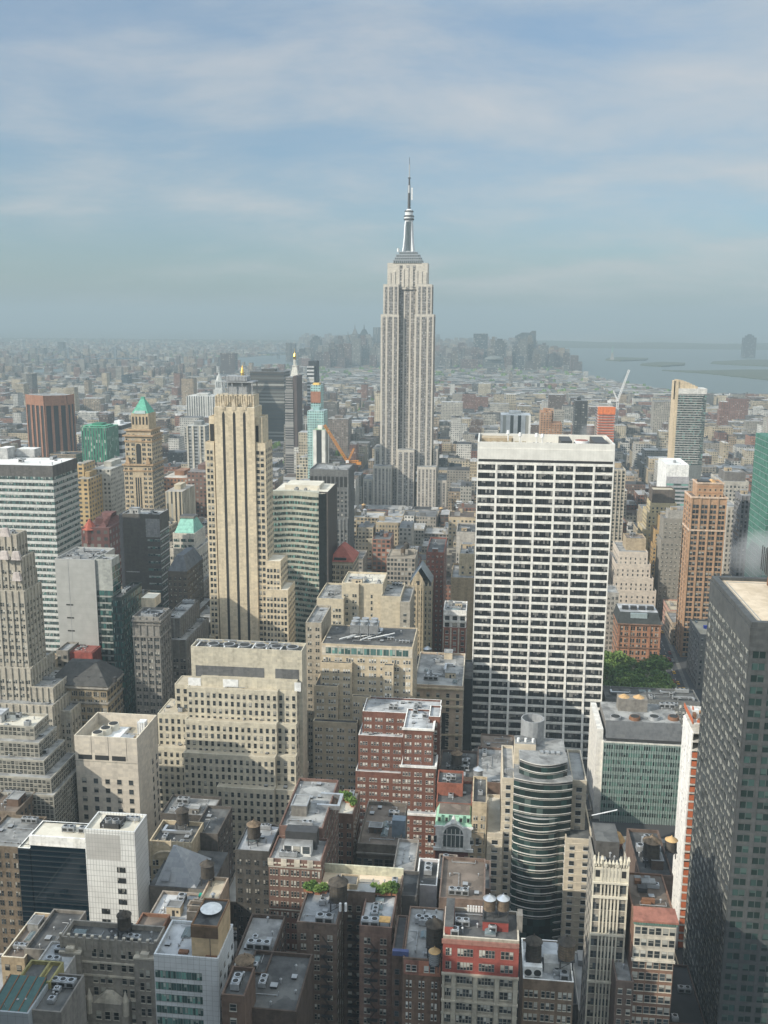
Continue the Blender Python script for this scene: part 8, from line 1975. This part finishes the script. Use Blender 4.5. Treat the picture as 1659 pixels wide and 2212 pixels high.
# ------------------------------------------------------------------ ordinary blocks of the street grid
FIL = random.Random(2024)
AV = [-2900, -2600, -2300, -2000, -1730, -1440, -1165, -955, -745, -615, -485, -345, -195, 150, 405, 665, 940, 1215, 1490, 1750]
def st_y(n): return (49.5-n)*80.5
COLS = [((.44, .36, .25), 'tan'), ((.50, .43, .32), 'cream'), ((.20, .10, .075), 'brick red'), ((.15, .10, .08), 'brown'), ((.30, .27, .23), 'grey stone'), ((.40, .375, .33), 'pale grey'), ((.26, .13, .09), 'rust brick'), ((.58, .56, .52), 'white'), ((.34, .26, .18), 'ochre'), ((.12, .115, .11), 'dark grey')]
RC = [((.05, .05, .052), 'black roof'), ((.17, .17, .17), 'grey roof'), ((.36, .36, .36), 'silver roof'), ((.46, .45, .43), 'white roof'), ((.26, .22, .17), 'tan roof'), ((.13, .10, .08), 'brown roof')]
LMK = [(75, 1000, 'the striped office slab'), (86, 880, 'the orange-brown corner tower'), (309, 950, 'the green pyramid tower'), (520, 1000, 'the cream striped tower'), (650, 1150, 'the curved green office'), (570, 880, 'the dark glass slab'), (690, 960, 'the orange crane'), (880, 950, 'the spire tower'), (880, 1180, 'the foot of the spire tower'), (1180, 1050, 'the white slab tower'), (1310, 900, 'the red-orange netted tower'), (1495, 900, 'the balcony tower'), (1530, 1150, 'the orange brick tower'), (1430, 1200, 'the cream deco block'), (1100, 900, 'the black and white striped tower'), (250, 920, 'the white slab beside the green office'), (635, 830, 'the gilded clock tower'), (1462, 1050, 'the white box office'), (1640, 1050, 'the green netted tower'), (940, 1240, 'the slate gabled gothic building')]
def limit(x0, x1, y0, y1, h):
    """keep an ordinary block below what the photograph shows behind it"""
    for (hx0, hx1, hy0, hy1, pl, pr, vb, yf) in HEROES:
        if yf <= y0+5: continue
        q = [proj((x, y, h)) for x in (x0, x1) for y in (y0, y1)]
        if any(k is None for k in q): return 0
        ql, qr = min(k[0] for k in q), max(k[0] for k in q)
        if qr < pl+1 or ql > pr-1: continue
        top = min(k[1] for k in q)
        while top < vb-3 and h > 6:
            h -= 2; top = min(proj((x, y, h))[1] for x in (x0, x1) for y in (y0, y1))
    return h
GUARD = [(1312, 1462, 1500, 640)]   # keep the park and the avenue open
def free(x0, x1, y0, y1):
    segs = [(x0, x1)]
    for (hx0, hx1, hy0, hy1, *_) in HEROES:
        if hy1 < y0-.5 or hy0 > y1+.5: continue
        out = []
        for a, c in segs:
            if hx1 < a-.3 or hx0 > c+.3: out.append((a, c)); continue
            if hx0-.6 > a: out.append((a, hx0-.6))
            if hx1+.6 < c: out.append((hx1+.6, c))
        segs = out
    return [s for s in segs if s[1]-s[0] > 7]
SHADOW_LOTS = []
lots = []
for n in range(47, -6, -1):
    yN, yS = st_y(n)+9, st_y(n-1)-9
    if n == 42: yN += 6
    if n == 43: yS -= 6
    AV_ = AV if n >= 40 else [225 if k == 150 else k for k in AV]
    for a in range(len(AV)-1):
        xa, xb = AV_[a]+13, AV_[a+1]-13
        if AV_[a] == 150: xa = AX(max(480, yN+35))+10
        if AV_[a+1] == 150: xb = AX(max(480, yN+35))-10
        if AV[a] == -195 and n in (42, 41): continue         # the park
        for row, (y0, y1) in enumerate(((yN, (yN+yS)/2-.3), ((yN+yS)/2+.3, yS))):
            q0, q1 = proj((xa, y1, 30)), proj((xb, y1, 30))
            if not q0 or not q1 or q1[0] < -80 or q0[0] > 1740: continue
            for s0, s1 in free(xa, xb, y0, y1):
                x = s0
                while s1-x > 7:
                    w = min(FIL.choice((9, 12, 16, 20, 25, 30, 38, 24) if y0 < 1250 else (14, 18, 24, 30, 38, 46)), s1-x)
                    if s1-x-w < 8: w = s1-x
                    lots.append((x, x+w-.25, y0, y1, n)); x += w
def hgt(x, y, n):
    r = FIL.random()
    if y < 620: return FIL.choice((16, 20, 26, 34, 40, 48))
    if y < 1300:
        h = FIL.choice((24, 30, 36, 42, 48, 52, 58, 64)); return h*(1.25 if r < .12 else 1)
    if y < 2000: return FIL.choice((18, 22, 28, 34, 40, 46, 52))*(1.7 if r < .06 else 1)
    return FIL.choice((12, 15, 18, 18, 22, 26, 32))*(FIL.uniform(2, 3) if r < .05 else 1)
made = []; mass = MB()
for (x0, x1, y0, y1, n) in lots:
    cx, cy_ = (x0+x1)/2, (y0+y1)/2
    if inpoly(cx, cy_, BAY) or inpoly(cx, cy_, RIV): continue
    d = y1-y0
    if FIL.random() < .5: y1 -= FIL.uniform(0, .25)*d
    h = hgt(cx, cy_, n); h = limit(x0, x1, y0, y1, h)
    while h > 8 and min(proj((x, y0, h))[1] for x in (x0, x1)) < (850 if cx > 0 and cy_ > 1250 else 805): h -= 3
    if h < 5: continue
    q = [proj((x, y, h)) for x in (x0, x1) for y in (y0, y1)]
    if max(k[0] for k in q) < -10 or min(k[0] for k in q) > 1670 or min(k[1] for k in q) > 2230: continue
    bad = False
    for gl, gr, gv, gy in GUARD:
        if y0 < gy and max(k[0] for k in q) > gl and min(k[0] for k in q) < gr and min(k[1] for k in q) < gv:
            h = min(h, 10); bad = min(proj((x, y0, h))[1] for x in (x0, x1)) < gv
    if bad: continue
    ci = FIL.choice((0, 0, 1, 1, 2, 3, 4, 4, 5, 6, 7, 8, 9)); ri = FIL.choice((0, 0, 1, 1, 2, 2, 3, 4, 5))
    area = (max(k[0] for k in q)-min(k[0] for k in q))*(abs(max(k[1] for k in q)-min(k[1] for k in q))+min(h, 25)*FP/max(300, cy_))
    # is its roof hidden by a nearer landmark?
    #hid = any(hx[7] < y0-2 and min(k[0] for k in q) > hx[4] and max(k[0] for k in q) < hx[5] and max(k[1] for k in q) < hx[6] and min(k[1] for k in q) > hx[8] for hx in [(*z_, 0) if False else (*z_, min(proj((z_[0], z_[2], 0))[1] if proj((z_[0], z_[2], 0)) else 0, 9e9)-9e9) for z_ in ()])
    made.append((area, x0, x1, y0, y1, h, ci, ri))
made.sort(key=lambda t: -t[0])
NIND = 300; seen = {}
def block(mb, roof, x0, x1, y0, y1, h, ci, ri, r, near):
    c = COLS[ci][0]; k = r.uniform(.82, 1.15); c = tuple(min(.8, v*k) for v in c); rc = (lambda f: tuple(v*f for v in RC[ri][0]))(r.uniform(.75, 1.2))
    cell = r.choice((2.9, 3.3, 3.8, 4.4)); fh = r.choice((3.4, 3.7, 4.0)); mt = r.choice((CITY, CITY, TIGHT))
    z0 = 0; H = h
    if h > 38 and r.random() < .35 and x1-x0 > 14:
        H = h*r.uniform(.6, .82); w = x1-x0; d = y1-y0; ins = r.uniform(1.5, 4)
        mb.box(x0+ins, x1-ins, y0+ins, y1-ins*.5, H-.1, h, mt, top=ROOF, col=c, tcol=rc, us=1/cell, vs=1/fh, uo=int(x0)*3.)
        top = (x0+ins, x1-ins, y0+ins, y1-ins*.5, h)
    else: top = (x0, x1, y0, y1, h)
    if near:
        X0, X1, Y0, Y1 = x0, x1, y0, y1; p = .9
        mb.box(X0, X1, Y0, Y1, 0, H-p, mt, top=ROOF, col=c, tcol=rc, us=1/cell, vs=1/fh, uo=int(x0)*3.)
        for (a, b_, e, f) in ((X0, X1, Y0, Y0+.4), (X0, X1, Y1-.4, Y1), (X0, X0+.4, Y0+.4, Y1-.4), (X1-.4, X1, Y0+.4, Y1-.4)): mb.box(a, b_, e, f, H-p, H, ROOF, col=tuple(v*1.05 for v in c))
    else: mb.box(x0, x1, y0, y1, 0, H, mt, top=ROOF, col=c, tcol=rc, us=1/cell, vs=1/fh, uo=int(x0)*3.)
    return top, c, rc
tanks_left = 46
cnt = {}
for i, (area, x0, x1, y0, y1, h, ci, ri) in enumerate(made):
    r = random.Random(i*17+3)
    if i < NIND:
        q = proj(((x0+x1)/2, y0, h)); best = min(LMK, key=lambda l: (l[0]-q[0])**2+((l[1]-q[1])*1.0)**2)
        rel = ('right of' if q[0] > best[0] else 'left of') if abs(q[0]-best[0]) > abs(q[1]-best[1]) else ('below' if q[1] > best[1] else 'beyond')
        size = 'low' if h < 24 else ('medium' if h < 45 else 'tall')
        lab = f"{size} {COLS[ci][1]} block, {RC[ri][1]}, {rel} {best[2]}"
        o = root('city_block_building' if False else {2: 'brick_building', 3: 'brick_building', 6: 'brick_building', 7: 'white_building'}.get(ci, 'stone_building'), ((x0+x1)/2, y0, 0), lab, 'building', f"{size} {COLS[ci][1]} blocks, {RC[ri][1]}, {rel} {best[2]}")
        off = o.location.copy(); mb = MB(); near = y0 < 1500
        top, c, rc = block(mb, None, x0, x1, y0, y1, h, ci, ri, r, near); mb.build('wall', o, off)
        a, b_, e, f, H = top; zz = h-.9 if (near and top[0] == x0) else h
        nk = 3 if near else 1
        for k in range(r.randint(1, nk+1)):
            w, d_, hh = r.uniform(2.2, min(7, (b_-a)*.4)), r.uniform(2.2, min(6, (f-e)*.4)), r.uniform(2.2, 4.6)
            px, py = r.uniform(a+.8, max(a+.9, b_-w-.8)), r.uniform(e+.8, max(e+.9, f-d_-.8)); m = MB(); m.box(px, px+w, py, py+d_, zz, zz+hh, ROOF, col=c if r.random() < .6 else (.3, .3, .3), tcol=rc); m.build('bulkhead', o, off)
        if near:
            for k in range(r.randint(0, 3)):
                px, py = r.uniform(a+2, b_-2), r.uniform(e+2, f-2); ao = bpy.data.objects.new('air_unit', AIR[r.randrange(2)]); sc.collection.objects.link(ao); ao.parent = o; ao.location = Vector((px, py, zz))-off; ao.rotation_euler = (0, 0, r.choice((0, pi/2)))
        if y0 < 1500 and y0 > 560 and tanks_left and r.random() < .38:
            tanks_left -= 1; tl = f"tank on a {COLS[ci][1]} block {rel} {best[2]}"; kd = r.choice((('wood', 'dark'), ('wood', 'wood'), ('dark', 'dark'), ('wood', 'tan'), ('steel', 'silver')))
            tank_at(r.uniform(a+2.5, max(a+2.6, b_-2.5)), r.uniform(e+2.5, max(e+2.6, f-2.5)), zz, r.uniform(.9, 1.25), {'wood': 'brown wooden ', 'dark': 'dark ', 'steel': 'steel '}[kd[0]]+tl, kd, group='water tanks far off, '+tl)
    else:
        top, c, rc = block(mass, None, x0, x1, y0, y1, h, ci, ri, r, False); a, b_, e, f, H = top
        if y0 < 3000 and b_-a > 6:
            w = r.uniform(2, (b_-a)*.4); px = r.uniform(a+.5, b_-w-.5); mass.box(px, px+w, e+2, e+2+r.uniform(2, 6), H, H+r.uniform(2, 4.5), ROOF, col=(lambda f: tuple(v*f for v in rc))(r.uniform(.6, 1.4)))
# beyond the numbered streets: the low far city and the other shores
r = random.Random(77)
for i in range(9000):
    Y = 3600+ (r.random()**1.5)*6800; u = r.uniform(-60, 1720); X = P(u, 760, Y).x
    if inpoly(X, Y, BAY) or inpoly(X, Y, RIV): continue
    q = proj((X, Y, 20))
    if u > 1270 and q[1] < 860 and Y > 3300: continue
    w, d = r.uniform(9, 34), r.uniform(10, 36); h = r.choice((8, 10, 12, 14, 18, 24))*(r.choice((1, 1, 1, 1, 2.4)) if Y < 6000 else 1)
    if (650 < u < 815 or 940 < u < 1235) and Y > 4300 and r.random() < .85: h = r.uniform(35, 105)*(1 if Y > 5000 else .6); w = r.uniform(22, 44)
    if u < 420 and Y < 5200 and r.random() < .12: h = r.uniform(38, 62); w = r.uniform(16, 26)
    h = limit(X-w/2, X+w/2, Y, Y+d, h) if Y < 5200 else h
    if h < 5: continue
    k = COLS[r.choice((3, 3, 9, 4, 2, 8))][0] if h > 34 else r.choice(COLS)[0]; kk = r.uniform(.7, 1.1); c = tuple(v*kk for v in k); rc = r.choice(RC)[0]
    mass.box(X-w/2, X+w/2, Y, Y+d, 0, h, CITY, top=ROOF, col=c, tcol=rc, us=1/5., vs=1/4.5, bottom=False)
for i in range(120):
    u = r.choice((r.gauss(770, 42), r.gauss(1110, 75), r.uniform(650, 1240))); Y = r.uniform(4900, 6300); X = P(u, 760, Y).x
    if not 640 < u < 1245 or 822 < u < 936 or inpoly(X, Y, BAY): continue
    w = r.uniform(26, 50); pk = math.exp(-((u-770)/60)**2)+math.exp(-((u-1110)/80)**2); h = r.uniform(45, 80)+r.random()*95*min(1, pk); kk = r.uniform(.25, .6); c = tuple(v*kk for v in COLS[r.choice((3, 4, 9, 2, 8, 5))][0])
    mass.box(X-w/2, X+w/2, Y, Y+40, 0, h, CITY, top=ROOF, col=c, tcol=c, us=1/9., vs=1/9., bottom=False)
    if r.random() < .5: mass.box(X-w*.3, X+w*.3, Y+8, Y+32, h, h+r.uniform(8, 22), ROOF, col=c)
mo = mass.build('far_city', None, Vector((0, 0, 0))); mo['kind'] = 'stuff'; mo['label'] = 'mass of small hazy city blocks reaching to the horizon'
# green patches among the far blocks
m = MB()
for i in range(900):
    Y = r.uniform(1500, 7000); u = r.uniform(-40, 1700); X = P(u, 760, Y).x
    if inpoly(X, Y, BAY) or inpoly(X, Y, RIV): continue
    s = r.uniform(4, 8); 
    for k in range(5): m.cyl(X+r.uniform(-1, 1)*s*1.4, Y+r.uniform(-1, 1)*s*1.4, 2, r.uniform(10, 16), s*.9, s*.25, LEAF, 6, cap=False)
mo = m.build('far_greenery', None, Vector((0, 0, 0))); mo['kind'] = 'stuff'; mo['label'] = 'scattered street trees between the far blocks'

# ------------------------------------------------------------------ unseen blocks added out of frame, sized to shade the foreground
def shade_block(x0, x1, y0, y1, h, label, col=(.30, .28, .25)):
    b = B('office_building', label, ((x0+x1)/2, y0, 0), nind=0); b.part('wall').box(x0, x1, y0, y1, 0, h, CITY, top=ROOF, col=col, tcol=(.2, .2, .2), us=1/3.5, vs=1/3.8); b.done()
for a in SHADE_BLOCKS: shade_block(*a)

# ------------------------------------------------------------------ air
def steam():
    m = bpy.data.materials.new('steam'); m.use_nodes = True; t = m.node_tree; t.nodes.clear(); v = N(t, 'ShaderNodeVolumePrincipled'); o = N(t, 'ShaderNodeOutputMaterial')
    v.inputs['Color'].default_value = (.95, .95, .95, 1); tc = N(t, 'ShaderNodeTexCoord'); g = N(t, 'ShaderNodeTexNoise'); g.inputs['Scale'].default_value = 1.6; g.inputs['Detail'].default_value = 4
    t.links.new(tc.outputs['Object'], g.inputs[0]); ln = N(t, 'ShaderNodeVectorMath', operation='LENGTH'); t.links.new(tc.outputs['Object'], ln.inputs[0])
    d = math_(t, 'MULTIPLY', math_(t, 'MAXIMUM', math_(t, 'SUBTRACT', math_(t, 'ADD', g.outputs[0], .42), ln.outputs['Value']), 0.0), STEAM_D)
    t.links.new(d, v.inputs['Density']); t.links.new(v.outputs[0], o.inputs['Volume'])
    for u, vv, Y, sx, sz, lab in ((1650, 1196, 470, 20, 15, 'white steam plume drifting past the green netted tower'), (1268, 932, 640, 6, 7, 'thin steam puff rising above the round fan of the white slab tower')):
        p = P(u, vv, Y); b = MB(); n, k = 14, 8; b.v.append((0, 0, -1))
        for i in range(1, k):
            for j in range(n): a, c = pi*i/k-pi/2, 2*pi*j/n; b.v.append((cos(a)*cos(c), cos(a)*sin(c), sin(a)))
        b.v.append((0, 0, 1)); L = len(b.v)-1
        for j in range(n):
            q = (j+1) % n; b.face([0, 1+q, 1+j], m); b.face([L, L-n+j, L-n+q], m)
            for i in range(k-2): b.face([1+i*n+j, 1+i*n+q, 1+(i+1)*n+q, 1+(i+1)*n+j], m)
        e = b.build('steam'); e.location = p; e.scale = (sx, sx*.8, sz); e['kind'] = 'stuff'; e['label'] = lab
STEAM_D = .085
steam()
def haze():
    m = bpy.data.materials.new('haze'); m.use_nodes = True; t = m.node_tree; t.nodes.clear()
    v = N(t, 'ShaderNodeVolumePrincipled'); o = N(t, 'ShaderNodeOutputMaterial'); v.inputs['Color'].default_value = (*HAZE_C, 1); v.inputs['Density'].default_value = HAZE_D; v.inputs['Anisotropy'].default_value = 0.0
    t.links.new(v.outputs[0], o.inputs['Volume'])
    b = MB(); b.box(-13500, 13500, -1800, 26500, -1.5, 470, m); h = b.build('haze'); h['kind'] = 'stuff'; h['label'] = 'pale blue haze over the whole city'
haze()
